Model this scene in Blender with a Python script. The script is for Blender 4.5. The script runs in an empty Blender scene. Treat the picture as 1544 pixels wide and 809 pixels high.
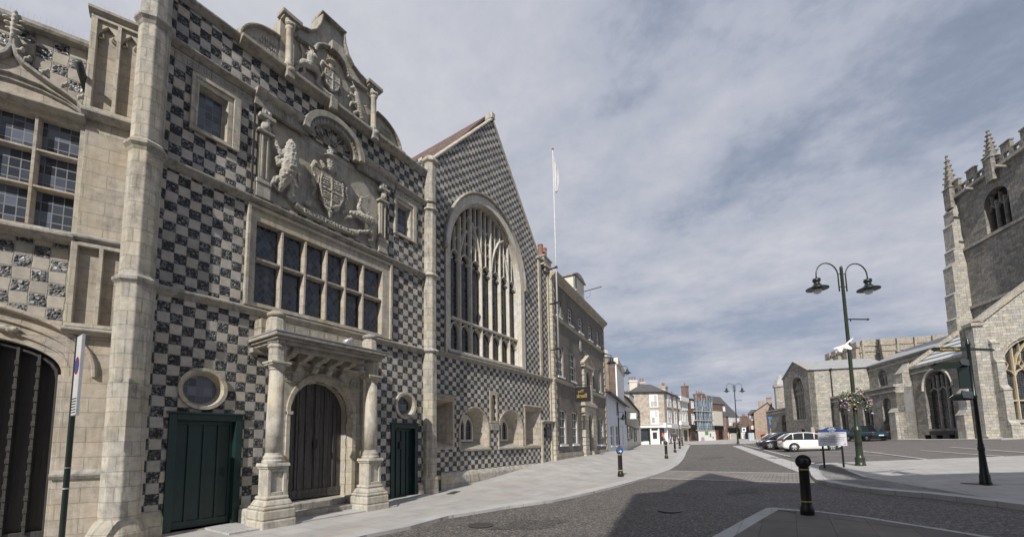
import bpy, bmesh, math, random
from mathutils import Vector, Matrix, noise as mnoise
from mathutils.geometry import tessellate_polygon
R = math.radians
random.seed(7)
sc = bpy.context.scene
col = sc.collection
# ------------------------------------------------------------------ camera
FPX, CX, CY, EYE = 620.0, 772.0, 606.0, 1.55
_u = Vector((660 - CX, -5700 - CY, FPX)).normalized()
_y = Vector((1190 - CX, -((660 - CX) * (1190 - CX) + FPX * FPX) / (-5700 - CY), FPX)).normalized()
_x = _y.cross(_u)
def ray(px, py):
    c = Vector((px - CX, py - CY, FPX))
    return Vector((_x.dot(c), _y.dot(c), _u.dot(c)))
cam_d = bpy.data.cameras.new('camera'); cam = bpy.data.objects.new('camera', cam_d); col.objects.link(cam)
cam_d.sensor_width = 36.0; cam_d.lens = FPX / 1544 * 36.0
cam_d.shift_y = (CY - 404.5) / 1544; cam_d.clip_end = 5000; cam_d.clip_start = 0.05
cam.matrix_world = Matrix(((_x.x, -_x.y, -_x.z, 0), (_y.x, -_y.y, -_y.z, 0), (_u.x, -_u.y, -_u.z, EYE), (0, 0, 0, 1)))
sc.camera = cam
# ------------------------------------------------------------------ light
SUN_AZ, SUN_EL = 13.6, 38.0            # the light travels SUN_AZ degrees left of +Y
w = bpy.data.worlds.new('World'); sc.world = w; w.use_nodes = True
wt = w.node_tree; wt.nodes.clear()
def WN(t, **k):
    n = wt.nodes.new(t)
    for a, v in k.items(): setattr(n, a, v)
    return n
wo = WN('ShaderNodeOutputWorld'); bg = WN('ShaderNodeBackground'); bg.inputs[1].default_value = 0.079
sky = WN('ShaderNodeTexSky', sky_type='NISHITA', sun_disc=False)
sky.sun_elevation = R(SUN_EL); sky.sun_rotation = R(180 - SUN_AZ); sky.air_density = 1.0; sky.dust_density = 1.4
tc = WN('ShaderNodeTexCoord'); sep = WN('ShaderNodeSeparateXYZ')
wt.links.new(tc.outputs['Generated'], sep.inputs[0])
mx = WN('ShaderNodeMath', operation='MAXIMUM'); wt.links.new(sep.outputs[2], mx.inputs[0]); mx.inputs[1].default_value = 0.0
ad = WN('ShaderNodeMath', operation='ADD'); wt.links.new(mx.outputs[0], ad.inputs[0]); ad.inputs[1].default_value = 0.16
dx = WN('ShaderNodeMath', operation='DIVIDE'); dy = WN('ShaderNodeMath', operation='DIVIDE')
wt.links.new(sep.outputs[0], dx.inputs[0]); wt.links.new(ad.outputs[0], dx.inputs[1])
wt.links.new(sep.outputs[1], dy.inputs[0]); wt.links.new(ad.outputs[0], dy.inputs[1])
cb = WN('ShaderNodeCombineXYZ'); wt.links.new(dx.outputs[0], cb.inputs[0]); wt.links.new(dy.outputs[0], cb.inputs[1])
mp = WN('ShaderNodeMapping'); mp.inputs['Rotation'].default_value = (0, 0, R(-38)); mp.inputs['Scale'].default_value = (0.62, 1.0, 1)
mp.inputs['Location'].default_value = (0.4, 6.2, 0)
wt.links.new(cb.outputs[0], mp.inputs[0])
n1 = WN('ShaderNodeTexNoise'); n1.inputs['Scale'].default_value = 1.15; n1.inputs['Detail'].default_value = 7; n1.inputs['Roughness'].default_value = 0.5; n1.inputs['Distortion'].default_value = 0.35
n2 = WN('ShaderNodeTexNoise'); n2.inputs['Scale'].default_value = 4.5; n2.inputs['Detail'].default_value = 6; n2.inputs['Roughness'].default_value = 0.6
wt.links.new(mp.outputs[0], n1.inputs['Vector']); wt.links.new(cb.outputs[0], n2.inputs['Vector'])
mm = WN('ShaderNodeMath', operation='MULTIPLY_ADD'); wt.links.new(n2.outputs[0], mm.inputs[0]); mm.inputs[1].default_value = 0.36; wt.links.new(n1.outputs[0], mm.inputs[2])
n3 = WN('ShaderNodeTexNoise'); n3.inputs['Scale'].default_value = 24.; n3.inputs['Detail'].default_value = 5; n3.inputs['Roughness'].default_value = 0.65
wt.links.new(cb.outputs[0], n3.inputs['Vector'])
m3 = WN('ShaderNodeMath', operation='MULTIPLY_ADD'); wt.links.new(n3.outputs[0], m3.inputs[0]); m3.inputs[1].default_value = 0.10; wt.links.new(mm.outputs[0], m3.inputs[2]); mm = m3
rp = WN('ShaderNodeValToRGB'); rp.color_ramp.elements[0].position = 0.42; rp.color_ramp.elements[0].color = (0.30, 0.30, 0.30, 1)
rp.color_ramp.elements[1].position = 0.72; rp.color_ramp.elements[1].color = (1, 1, 1, 1)
wt.links.new(mm.outputs[0], rp.inputs[0])
rc = WN('ShaderNodeValToRGB'); e = rc.color_ramp.elements
e[0].position = 0.60; e[0].color = (3.6, 4.4, 6.2, 1); e[1].position = 0.90; e[1].color = (7.3, 7.45, 8.35, 1)
wt.links.new(mm.outputs[0], rc.inputs[0])
mc = WN('ShaderNodeMix', data_type='RGBA')
wt.links.new(rp.outputs[0], mc.inputs[0]); wt.links.new(sky.outputs[0], mc.inputs[6]); wt.links.new(rc.outputs[0], mc.inputs[7])
hs = WN('ShaderNodeHueSaturation'); hs.inputs['Saturation'].default_value = 0.8
wt.links.new(mc.outputs[2], hs.inputs['Color']); wt.links.new(hs.outputs[0], bg.inputs[0]); wt.links.new(bg.outputs[0], wo.inputs[0])
sd = bpy.data.lights.new('sun', 'SUN'); sd.energy = 5.0; sd.angle = R(0.53); sd.color = (1.0, 0.95, 0.87)
so = bpy.data.objects.new('sun', sd); col.objects.link(so)
_L = Vector((-math.sin(R(SUN_AZ)) * math.cos(R(SUN_EL)), math.cos(R(SUN_AZ)) * math.cos(R(SUN_EL)), -math.sin(R(SUN_EL))))
so.rotation_euler = _L.to_track_quat('-Z', 'Y').to_euler(); so.location = (0, -20, 30)
sc.view_settings.view_transform = 'Standard'; sc.view_settings.look = 'None'; sc.view_settings.gamma = 1
sc.view_settings.exposure = 0.0
sc.render.engine = 'CYCLES'

# ------------------------------------------------------------------ terrain height and pixel helpers
def ss(t):
    t = max(0.0, min(1.0, t)); return t * t * (3 - 2 * t)
def g(X, Y):
    return (.0145 * max(0, min(Y, 110) - 7.5) + .035 * max(0, min(X, 25)) * ss(Y / 10)
            + .47 * ss((Y - 9.5) / 8.5) * ss((-X - 6) / 3.4) * ss((45 - Y) / 18))
def gp(px, py):                       # where the street surface is seen
    r = ray(px, py); z = 0
    for i in range(60):
        t = (z - EYE) / r.z; p = r * t; z = .5 * z + .5 * g(p.x, p.y)
    return (p.x, p.y)
def W(px, cz):                        # ground point at pixel column px and depth cz
    r = ray(px, 655) * (cz / FPX); return (r.x, r.y)
def zat(X, Y, py):                    # height above datum seen at row py over (X, Y)
    lo, hi = -5.0, 60.0
    for i in range(50):
        m = (lo + hi) / 2; P = Vector((X, Y, m - EYE))
        c = Vector((_x.x * P.x + _y.x * P.y + _u.x * P.z, _x.y * P.x + _y.y * P.y + _u.y * P.z, _x.z * P.x + _y.z * P.y + _u.z * P.z))
        v = CY + FPX * c.y / c.z
        if v > py: lo = m
        else: hi = m
    return lo
class Face:                           # a vertical wall plane: s along it, z up
    def __init__(s, P0, P1=None, rot=None):
        s.P = Vector((P0[0], P0[1], 0))
        s.rot = rot if rot is not None else math.atan2(P1[1] - P0[1], P1[0] - P0[0])
        s.L = (Vector((P1[0], P1[1], 0)) - s.P).length if P1 is not None else 0
        s.d = Vector((math.cos(s.rot), math.sin(s.rot), 0)); s.n = Vector((-math.sin(s.rot), math.cos(s.rot), 0))
    def __call__(s, px, py, y=0.0):
        r = ray(px, py); o = Vector((0, 0, EYE)); P = s.P + s.n * y
        t = (P - o).dot(s.n) / r.dot(s.n); q = o + r * t
        return ((q - s.P).dot(s.d), q.z)
    def w(s, a, y, z=0): return tuple(s.P + s.d * a + s.n * y + Vector((0, 0, z)))

# ------------------------------------------------------------------ materials
MATS = {}
class NT:
    def __init__(s, name):
        s.m = bpy.data.materials.new(name); s.m.use_nodes = True; s.t = s.m.node_tree
        s.b = s.t.nodes['Principled BSDF']; s.b.inputs['Roughness'].default_value = 0.85
        MATS[name] = s.m
    def n(s, typ, ins=None, **k):
        n = s.t.nodes.new(typ)
        for a, v in k.items(): setattr(n, a, v)
        for a, v in (ins or {}).items(): s.set(n.inputs[a], v)
        return n
    def set(s, i, v):
        if hasattr(v, 'bl_idname') or hasattr(v, 'is_output'): s.t.links.new(v, i)
        else:
            if isinstance(v, tuple) and len(v) == 3 and i.type == 'RGBA': v = v + (1,)
            i.default_value = v
    def m_(s, op, a, b=None, c=None):
        ins = {0: a}
        if b is not None: ins[1] = b
        if c is not None: ins[2] = c
        return s.n('ShaderNodeMath', ins, operation=op).outputs[0]
    def uv(s): return s.n('ShaderNodeTexCoord').outputs['UV']
    def obj(s): return s.n('ShaderNodeTexCoord').outputs['Object']
    def sep(s, v): n = s.n('ShaderNodeSeparateXYZ', {0: v}); return n.outputs
    def comb(s, a, b, c=0.0): return s.n('ShaderNodeCombineXYZ', {0: a, 1: b, 2: c}).outputs[0]
    def noise(s, v, sc_, det=4, rough=.55, dist=0.0):
        return s.n('ShaderNodeTexNoise', {'Vector': v, 'Scale': sc_, 'Detail': det, 'Roughness': rough, 'Distortion': dist}).outputs[0]
    def ramp(s, f, els):
        n = s.n('ShaderNodeValToRGB', {0: f}); r = n.color_ramp
        while len(r.elements) < len(els): r.elements.new(0.5)
        for e_, (p, c) in zip(r.elements, els):
            e_.position = p; e_.color = (c if isinstance(c, tuple) else (c, c, c)) + (1,)
        return n.outputs[0]
    def mix(s, f, a, b, blend='MIX'):
        n = s.n('ShaderNodeMix', data_type='RGBA', blend_type=blend)
        s.set(n.inputs[0], f); s.set(n.inputs[6], a); s.set(n.inputs[7], b); return n.outputs[2]
    def out(s, c, bump=None, dist=.01, strength=1.0, rough=None):
        s.set(s.b.inputs['Base Color'], c)
        if bump is not None:
            s.set(s.b.inputs['Normal'], s.n('ShaderNodeBump', {'Height': bump, 'Distance': dist, 'Strength': strength}).outputs[0])
        if rough is not None: s.set(s.b.inputs['Roughness'], rough)
        return s.m

def stone(name, c, var=.24, joints=None, jcol=.75, dirt=.5, bumpd=.012, warm=.06, cvr=.07):
    t = NT(name); o = t.obj()
    big = t.noise(o, 1.3, 5, .6); mid = t.noise(o, 7, 5, .65); fine = t.noise(o, 60, 4, .7)
    d = tuple(x * (1 - var) for x in c); l = tuple(min(1, x * (1 + var)) for x in c)
    base = t.ramp(mid, [(.3, d), (.7, l)])
    wv = tuple(x * k for x, k in zip(c, (1 + warm, 1.0, 1 - warm * 2.2)))
    base = t.mix(t.ramp(big, [(.42, 0.0), (.62, .8)]), base, wv)
    if joints:
        bw, bh, ms = joints
        br = t.n('ShaderNodeTexBrick', {'Vector': t.uv(), 'Scale': 1.0, 'Mortar Size': ms, 'Mortar Smooth': .3, 'Brick Width': bw, 'Row Height': bh,
             'Color1': (1 - cvr, 1 - cvr, 1 - cvr, 1), 'Color2': (1 + cvr * .7, 1 + cvr * .6, 1 + cvr * .4, 1), 'Mortar': (jcol, jcol, jcol, 1), 'Bias': 0.0})
        base = t.mix(1.0, base, br.outputs['Color'], 'MULTIPLY')
    so = t.sep(o); sv = t.comb(t.m_('MULTIPLY', so[0], 5.5), t.m_('MULTIPLY', so[1], 5.5), t.m_('MULTIPLY', so[2], .55))
    base = t.mix(1.0, base, t.ramp(t.noise(sv, 1.6, 6, .65, .5), [(.34, 1 - dirt * .55), (.50, 1.0), (.66, 1.05)]), 'MULTIPLY')
    cr = t.m_('MULTIPLY', t.ramp(t.noise(o, 2.2, 8, .75), [(.56, 0.0), (.66, 1.0)]), t.ramp(t.noise(o, 16, 6, .75), [(.46, 0.0), (.58, dirt * .9)]))
    base = t.mix(cr, base, (.085, .08, .072))
    # lichen and soot: patches with a shape of their own
    st = t.ramp(t.noise(o, 3.1, 8, .72, .4), [(.50, 1.0), (.66, 1 - dirt * .55), (.8, 1 - dirt)])
    base = t.mix(1.0, base, st, 'MULTIPLY')
    base = t.mix(1.0, base, t.ramp(fine, [(.3, .86), (.7, 1.1)]), 'MULTIPLY')
    h = t.m_('ADD', t.m_('MULTIPLY', mid, .6), t.m_('MULTIPLY', fine, .35))
    if joints: h = t.m_('SUBTRACT', h, t.m_('MULTIPLY', br.outputs['Fac'], .5))
    return t.out(base, h, bumpd, 1.0, .9)

def chequer(name, cu=.205, cv=.2, ou=0.0, ov=0.0, white=.5, stones=None, inset=.05, fscale=24., dark=1.0, bigf=False):
    t = NT(name); uv = t.uv(); o = t.sep(uv)
    nz = t.noise(uv, 2.6, 2, .5); nz2 = t.noise(t.comb(t.m_('ADD', o[0], 31.7), o[1]), 3.1, 2, .5)
    # per row stagger
    v = t.m_('ADD', t.m_('DIVIDE', t.m_('SUBTRACT', o[1], ov), cv), t.m_('MULTIPLY', t.m_('SUBTRACT', nz, .5), .2))
    iv = t.m_('FLOOR', v)
    u = t.m_('ADD', t.m_('DIVIDE', t.m_('SUBTRACT', o[0], ou), cu), t.m_('MULTIPLY', t.m_('SUBTRACT', nz2, .5), .26))
    iu = t.m_('FLOOR', u)
    fu = t.m_('FRACT', u); fv = t.m_('FRACT', v)
    par = t.m_('MULTIPLY', t.m_('FRACT', t.m_('MULTIPLY', t.m_('ADD', iu, iv), .5)), 2.0)
    par = t.m_('GREATER_THAN', par, .5)
    eg = t.m_('MINIMUM', t.m_('MINIMUM', fu, t.m_('SUBTRACT', 1.0, fu)), t.m_('MINIMUM', fv, t.m_('SUBTRACT', 1.0, fv)))
    en = t.noise(uv, 38, 3, .6)
    eg2 = t.m_('ADD', eg, t.m_('MULTIPLY', t.m_('SUBTRACT', en, .5), .13))
    wn = t.n('ShaderNodeTexWhiteNoise', {'Vector': t.comb(iu, iv, 0.0)}, noise_dimensions='3D')
    stones = stones or [(.48, .455, .405), (.54, .505, .445), (.43, .41, .375), (.55, .485, .40), (.51, .49, .46), (.40, .38, .35)]
    n_ = len(stones)
    sc_ = t.ramp(wn.outputs['Value'], [(i / n_, c) for i, c in enumerate(stones)])
    fine = t.noise(uv, 70, 4, .7); mid = t.noise(uv, 9, 4, .6)
    sc_ = t.mix(1.0, sc_, t.ramp(mid, [(.3, .84), (.7, 1.12)]), 'MULTIPLY')
    sc_ = t.mix(1.0, sc_, t.ramp(fine, [(.3, .88), (.7, 1.08)]), 'MULTIPLY')
    # knapped flints
    vo = t.n('ShaderNodeTexVoronoi', {'Vector': uv, 'Scale': fscale, 'Randomness': .95})
    ve = t.n('ShaderNodeTexVoronoi', {'Vector': uv, 'Scale': fscale, 'Randomness': .95}, feature='DISTANCE_TO_EDGE')
    vc = t.sep(vo.outputs['Color'])[0]
    a = t.m_('ADD', t.m_('MULTIPLY', vc, .62), t.m_('MULTIPLY', t.noise(uv, fscale * 3.2, 4, .7, 1.2), .5))
    k = dark
    fc = t.ramp(a, [(.30, (.012 * k, .014 * k, .018 * k)), (.60, (.045 * k, .05 * k, .06 * k)), (.74, (.11, .115, .13)), (.84, (white * .8, white * .82, white * .86))])
    fc = t.mix(t.ramp(ve.outputs['Distance'], [(.012, .7 if bigf else .18), (.06 if bigf else .04, 0.0)]), fc, (.34, .315, .28))
    isf = t.m_('MULTIPLY', par, t.m_('GREATER_THAN', eg2, inset))
    # joint round the stones
    sc_ = t.mix(t.ramp(eg2, [(.0, .55), (.055, 0.0)]), sc_, (.20, .185, .165))
    sta = t.ramp(t.noise(uv, 1.1, 6, .65), [(.40, .78), (.65, 1.08)])
    base = t.mix(isf, sc_, fc)
    base = t.mix(1.0, base, sta, 'MULTIPLY')
    hf = t.m_('ADD', t.m_('MULTIPLY', vc, .8), t.m_('MULTIPLY', ve.outputs['Distance'], 3.0))
    hs_ = t.m_('ADD', .9, t.m_('MULTIPLY', fine, .18))
    h = t.m_('ADD', t.m_('MULTIPLY', hf, isf), t.m_('MULTIPLY', hs_, t.m_('SUBTRACT', 1.0, isf)))
    h = t.m_('MULTIPLY', h, t.ramp(eg2, [(0.0, .3), (.05, 1.0)]))
    return t.out(base, h, .014, .8, t.mix(isf, (.9, .9, .9), (.45, .45, .45)))

def brick(name, c1, c2, mort, bw=.225, bh=.075, var=.25):
    t = NT(name)
    br = t.n('ShaderNodeTexBrick', {'Vector': t.uv(), 'Scale': 1.0, 'Mortar Size': .010, 'Mortar Smooth': .2, 'Brick Width': bw, 'Row Height': bh,
         'Color1': c1 + (1,), 'Color2': c2 + (1,), 'Mortar': mort + (1,), 'Bias': 0.0})
    o = t.uv()
    b = t.mix(1.0, br.outputs['Color'], t.ramp(t.noise(o, 1.6, 7, .65), [(.35, 1 - var), (.65, 1 + var * .6)]), 'MULTIPLY')
    b = t.mix(1.0, b, t.ramp(t.noise(o, 22, 4, .7), [(.3, .74), (.7, 1.22)]), 'MULTIPLY')
    return t.out(b, t.m_('SUBTRACT', t.noise(o, 45, 3), t.m_('MULTIPLY', br.outputs['Fac'], .8)), .008, .7, .9)

def paint(name, c, rough=.6, metal=0.0, var=.12, sc_=6., bumpd=.0):
    t = NT(name); o = t.obj()
    b = t.mix(1.0, c, t.ramp(t.noise(o, sc_, 6, .65), [(.3, 1 - var), (.7, 1 + var)]), 'MULTIPLY')
    t.b.inputs['Metallic'].default_value = metal
    return t.out(b, t.noise(o, 30, 4) if bumpd else None, bumpd or .01, 1.0, rough)

def glass(name, kind, a=.12, b=.12, base=(.02, .025, .032), lead=(.10, .105, .11), lw=.07, rough=.12, tilt=.25):
    t = NT(name); o = t.sep(t.uv())
    if kind == 'diamond':
        u = t.m_('ADD', t.m_('DIVIDE', o[0], a), t.m_('DIVIDE', o[1], b)); v = t.m_('SUBTRACT', t.m_('DIVIDE', o[0], a), t.m_('DIVIDE', o[1], b))
    else:
        u = t.m_('DIVIDE', o[0], a); v = t.m_('DIVIDE', o[1], b)
    fu = t.m_('FRACT', u); fv = t.m_('FRACT', v)
    eg = t.m_('MINIMUM', t.m_('MINIMUM', fu, t.m_('SUBTRACT', 1.0, fu)), t.m_('MINIMUM', fv, t.m_('SUBTRACT', 1.0, fv)))
    wn = t.n('ShaderNodeTexWhiteNoise', {'Vector': t.comb(t.m_('FLOOR', u), t.m_('FLOOR', v), 0.0)}, noise_dimensions='3D')
    isl = t.m_('LESS_THAN', eg, lw)
    c = t.mix(1.0, base, t.ramp(wn.outputs['Value'], [(0., .5), (.7, 1.4), (.95, 2.6)]), 'MULTIPLY')
    c = t.mix(isl, c, lead)
    g_ = t.n('ShaderNodeNewGeometry')
    wc = t.n('ShaderNodeVectorMath', {0: wn.outputs['Color'], 1: (.5, .5, .5)}, operation='SUBTRACT')
    sc2 = t.n('ShaderNodeVectorMath', {0: wc.outputs[0], 'Scale': tilt * .2}, operation='SCALE')
    nn = t.n('ShaderNodeVectorMath', {0: g_.outputs['Normal'], 1: sc2.outputs[0]}, operation='ADD')
    nn = t.n('ShaderNodeVectorMath', {0: nn.outputs[0]}, operation='NORMALIZE')
    bp = t.n('ShaderNodeBump', {'Height': t.noise(t.uv(), 9, 2), 'Distance': .01, 'Strength': .5, 'Normal': nn.outputs[0]})
    t.set(t.b.inputs['Normal'], bp.outputs[0]); t.set(t.b.inputs['Base Color'], c)
    t.set(t.b.inputs['Roughness'], t.mix(isl, (rough,) * 3, (.6, .6, .6)))
    return t.m

def planks(name, c, wid, rough=.6, var=.35, ax=0):
    t = NT(name); o = t.sep(t.obj())
    s_ = t.comb(t.m_('MULTIPLY', o[0], 14.), t.m_('MULTIPLY', o[1], 14.), t.m_('MULTIPLY', o[2], .9))
    gr = t.noise(s_, 2.2, 7, .7, .3)
    b = t.mix(1.0, c, t.ramp(gr, [(.3, 1 - var), (.7, 1 + var)]), 'MULTIPLY')
    return t.out(b, gr, .006, 1.0, rough)

ST = stone('limestone', (.455, .425, .37), joints=(.62, .30, .006), dirt=.45, jcol=.78, cvr=.09)
STPL = stone('plain_weathered_limestone', (.46, .435, .385), dirt=.55, bumpd=.02)
STP = stone('weathered_limestone', (.43, .41, .375), joints=(.33, .24, .008), dirt=.6, jcol=.80, cvr=.14, bumpd=.018)
STC = stone('carved_limestone', (.41, .395, .36), dirt=.50, bumpd=.02)
STW = stone('warm_limestone', (.42, .38, .33), joints=(.55, .24, .006), dirt=.42, jcol=.78, cvr=.09)
STG = stone('grey_moulded_stone', (.34, .325, .30), dirt=.65)
STT = stone('tracery_stone', (.54, .52, .48), dirt=.35, bumpd=.008)
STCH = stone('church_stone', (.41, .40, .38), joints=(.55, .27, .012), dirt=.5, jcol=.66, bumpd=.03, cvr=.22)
STCD = stone('shaded_church_stone', (.27, .262, .25), joints=(.6, .27, .014), dirt=.6, jcol=.62, bumpd=.03, cvr=.3)  # darker church stone: shade of the left-facing walls put into the colour
STRUF = stone('brown_rubble_stone', (.42, .39, .345), joints=(.35, .2, .02), dirt=.5, jcol=.65, bumpd=.03, cvr=.15)
CH1 = chequer('chequered_flint_and_stone', .188, .19, ou=2.42, ov=.02, inset=.005, white=.34, dark=.7, fscale=30.)
CH2 = chequer('fine_chequered_flint_and_stone', .195, .16, ou=9.3, ov=.0, inset=.008, white=.25, dark=.7)
CH3 = chequer('large_knapped_flint_chequer', .2, .2, ou=0, ov=.05, white=.5, inset=.05, fscale=19., bigf=True,
              stones=[(.44, .40, .34), (.47, .43, .365), (.41, .38, .335), (.50, .46, .40)])
BRG = brick('grey_brown_brick', (.15, .13, .115), (.21, .185, .16), (.19, .175, .16))
BRB = brick('buff_brick', (.52, .45, .38), (.40, .34, .29), (.46, .42, .38), var=.3)
BRR = brick('red_brick', (.23, .15, .12), (.18, .11, .09), (.26, .23, .21), var=.35)
BRD = brick('dark_brown_brick', (.15, .095, .075), (.19, .12, .09), (.17, .14, .12))
BRN = brick('orange_brick', (.36, .28, .225), (.30, .215, .17), (.40, .34, .29))  # the brick's own orange tones
TILE = brick('plain_clay_roof_tiles', (.13, .080, .066), (.17, .11, .09), (.06, .04, .035), .17, .10, .4)
SLATE = brick('slate_roof', (.085, .088, .095), (.12, .12, .128), (.05, .05, .055), .3, .2)
LEAD = paint('lead_sheet', (.31, .315, .325), .5, .0, .18, 2.)
LEADS = (lambda t: t.out(t.mix(t.m_('GREATER_THAN', t.m_('FRACT', t.m_('MULTIPLY', t.sep(t.uv())[0], 1.25)), .6), (.52, .53, .56), (.13, .14, .12)), None, .01, 1, .5))(NT('striped_lead_roof'))
REND = paint('white_render', (.62, .65, .72), .8, 0, .08, 1.5, .004)
WHITE = paint('white_paint', (.78, .78, .77), .5, 0, .05, 3.)
CREAM = paint('cream_render', (.62, .59, .52), .8, 0, .1, 2.)
BLACK = paint('black_paint', (.013, .013, .015), .38, 0, .2)
GREEN = paint('dark_green_paint', (.012, .033, .032), .4, 0, .22, 4., .002)
GREENL = paint('green_metal_paint', (.026, .036, .021), .35, .0, .2)
GREEND = paint('deep_green_metal_paint', (.010, .018, .015), .3, .0, .2)
OAK = planks('weathered_oak', (.082, .076, .074), .16, .75, .6)
GATE = planks('black_painted_gate', (.040, .037, .036), .2, .5, .3)
YEL = paint('yellow_band', (.45, .33, .07), .5)
BLUE = paint('blue_sign_face', (.03, .08, .26), .4)
SKYB = paint('blue_debris_netting', (.15, .23, .31), .8, 0, .5, 1.2)
RED = paint('red_lamp_lens', (.35, .012, .02), .2)
TERRA = paint('terracotta', (.25, .13, .10), .8, 0, .2)
WOODB = paint('brown_shop_timber', (.14, .07, .045), .6, 0, .3)
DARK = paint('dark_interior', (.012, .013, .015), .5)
ALU = paint('pale_metal', (.55, .56, .58), .35, .6, .1)
TYRE = paint('rubber', (.018, .018, .019), .85)
GLD = glass('diamond_leaded_glass', 'diamond', .13, .19, base=(.028, .035, .05), lw=.065, tilt=.5)
GLR = glass('square_leaded_glass', 'rect', .13, .16, base=(.055, .065, .085), lead=(.17, .175, .18), lw=.05)  # blue-grey base lifted: sky reflection put into the pane colour
GLC = glass('church_leaded_glass', 'rect', .16, .2, base=(.015, .017, .02), lead=(.10, .10, .10), lw=.05, tilt=.5)
GLP = glass('window_pane', 'rect', 3., 3., base=(.03, .035, .04), lw=.0, rough=.05, tilt=.1)
GLN = glass('curtained_window_pane', 'rect', .9, 1.3, base=(.42, .42, .43), lw=.0, rough=.15, tilt=.1)
GLCAR = glass('car_glass', 'rect', 3., 3., base=(.015, .018, .02), lw=.0, rough=.03, tilt=.0)

# ------------------------------------------------------------------ mesh helpers
SPLIT = set('string_course turret_ring panel_frame parapet_coping sill coping plinth pilaster capital carved_roundel parapet_column casement scaffold_deck quoin chimney_pot downpipe niche battlement buttress_cap inscription_band carved_head inscription crocket'.split())
LASTSPLIT = []
class MB:
    def __init__(s): s.v = []; s.f = []
    def add(s, vs, fs):
        o = len(s.v); s.v += [tuple(v) for v in vs]; s.f += [tuple(i + o for i in f) for f in fs]; return s
    def box(s, x0, x1, y0, y1, z0, z1, top=None):
        t = top or 0                                   # top: inset of the top face
        v = [(x0, y0, z0), (x1, y0, z0), (x1, y1, z0), (x0, y1, z0), (x0 + t, y0 + t, z1), (x1 - t, y0 + t, z1), (x1 - t, y1 - t, z1), (x0 + t, y1 - t, z1)]
        return s.add(v, [(0, 3, 2, 1), (4, 5, 6, 7), (0, 1, 5, 4), (1, 2, 6, 5), (2, 3, 7, 6), (3, 0, 4, 7)])
    def slab(s, outer, holes=(), y0=0., y1=.2, back=True, sides=True):       # polygon in x-z, thick in y
        loops = [list(outer)] + [list(h) for h in holes]
        tri = tessellate_polygon([[Vector((p[0], p[1], 0)) for p in l] for l in loops])
        flat = [p for l in loops for p in l]; n = len(flat)
        vs = [(p[0], y0, p[1]) for p in flat] + [(p[0], y1, p[1]) for p in flat]
        fs = []
        for a, b, c in tri:
            A, B, C = flat[a], flat[b], flat[c]
            cr = (B[0] - A[0]) * (C[1] - A[1]) - (B[1] - A[1]) * (C[0] - A[0])
            if abs(cr) < 1e-12: continue
            if cr < 0: b, c = c, b                     # ccw in x-z seen from -y
            fs.append((a, b, c))
            if back: fs.append((a + n, c + n, b + n))
        o = 0
        for li, l in enumerate(loops):
            k = len(l); ar = sum(l[i][0] * l[(i + 1) % k][1] - l[(i + 1) % k][0] * l[i][1] for i in range(k))
            ccw = (ar > 0) == (li == 0)
            if sides or li > 0:
                for i in range(k):
                    a, b = o + i, o + (i + 1) % k
                    fs.append((b, a, a + n, b + n) if ccw else (a, b, b + n, a + n))
            o += k
        return s.add(vs, fs)
    def splay(s, A, yA, B, yB):
        n = len(A); vs = [(p[0], yA, p[1]) for p in A] + [(p[0], yB, p[1]) for p in B]
        return s.add(vs, [(i, (i + 1) % n, (i + 1) % n + n, i + n) for i in range(n)])
    def plate(s, A, y):
        tri = tessellate_polygon([[Vector((p[0], p[1], 0)) for p in A]]); fs = []
        for a, b, c in tri:
            P, Q, T = A[a], A[b], A[c]
            if (Q[0] - P[0]) * (T[1] - P[1]) - (Q[1] - P[1]) * (T[0] - P[0]) < 0: b, c = c, b
            fs.append((a, b, c))
        return s.add([(p[0], y, p[1]) for p in A], fs)
    def bar(s, pts, wd, y0, y1):                        # a moulded bar along a polyline in x-z
        n = len(pts); L = []; Rr = []
        for i, p in enumerate(pts):
            a = pts[max(0, i - 1)]; b = pts[min(n - 1, i + 1)]
            dx_, dz = b[0] - a[0], b[1] - a[1]; l = math.hypot(dx_, dz) or 1
            nx, nz = -dz / l * wd / 2, dx_ / l * wd / 2
            L.append((p[0] + nx, p[1] + nz)); Rr.append((p[0] - nx, p[1] - nz))
        f = .35; ym = y0
        for i in range(n - 1):
            a, b, c, d = L[i], L[i + 1], Rr[i + 1], Rr[i]
            def mid(p, q, k): return (p[0] + (q[0] - p[0]) * k, p[1] + (q[1] - p[1]) * k)
            a2, d2 = mid(a, d, .28), mid(d, a, .28); b2, c2 = mid(b, c, .28), mid(c, b, .28)
            yb = y0 + (y1 - y0) * .45
            v = [(a[0], yb, a[1]), (b[0], yb, b[1]), (c[0], yb, c[1]), (d[0], yb, d[1]), (a2[0], y0, a2[1]), (b2[0], y0, b2[1]), (c2[0], y0, c2[1]), (d2[0], y0, d2[1]),
                 (a[0], y1, a[1]), (b[0], y1, b[1]), (c[0], y1, c[1]), (d[0], y1, d[1])]
            s.add(v, [(4, 7, 6, 5), (0, 4, 5, 1), (7, 3, 2, 6), (8, 0, 1, 9), (3, 11, 10, 2), (0, 3, 7, 4), (0, 8, 11, 3), (1, 5, 6, 2), (1, 2, 10, 9)])
        return s
    def lathe(s, prof, cx=0, cy=0, n=16, a0=0.0, cap=True, sx=1, sy=1):
        vs = []; fs = []; m = len(prof)
        for r, z in prof:
            for k in range(n):
                t = a0 + 2 * math.pi * k / n; vs.append((cx + r * sx * math.cos(t), cy + r * sy * math.sin(t), z))
        for i in range(m - 1):
            for k in range(n):
                a = i * n + k; b = i * n + (k + 1) % n; fs.append((a, b, b + n, a + n))
        if cap:
            fs.append(tuple(range((m - 1) * n, m * n))); fs.append(tuple(reversed(range(n))))
        return s.add(vs, fs)
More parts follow.
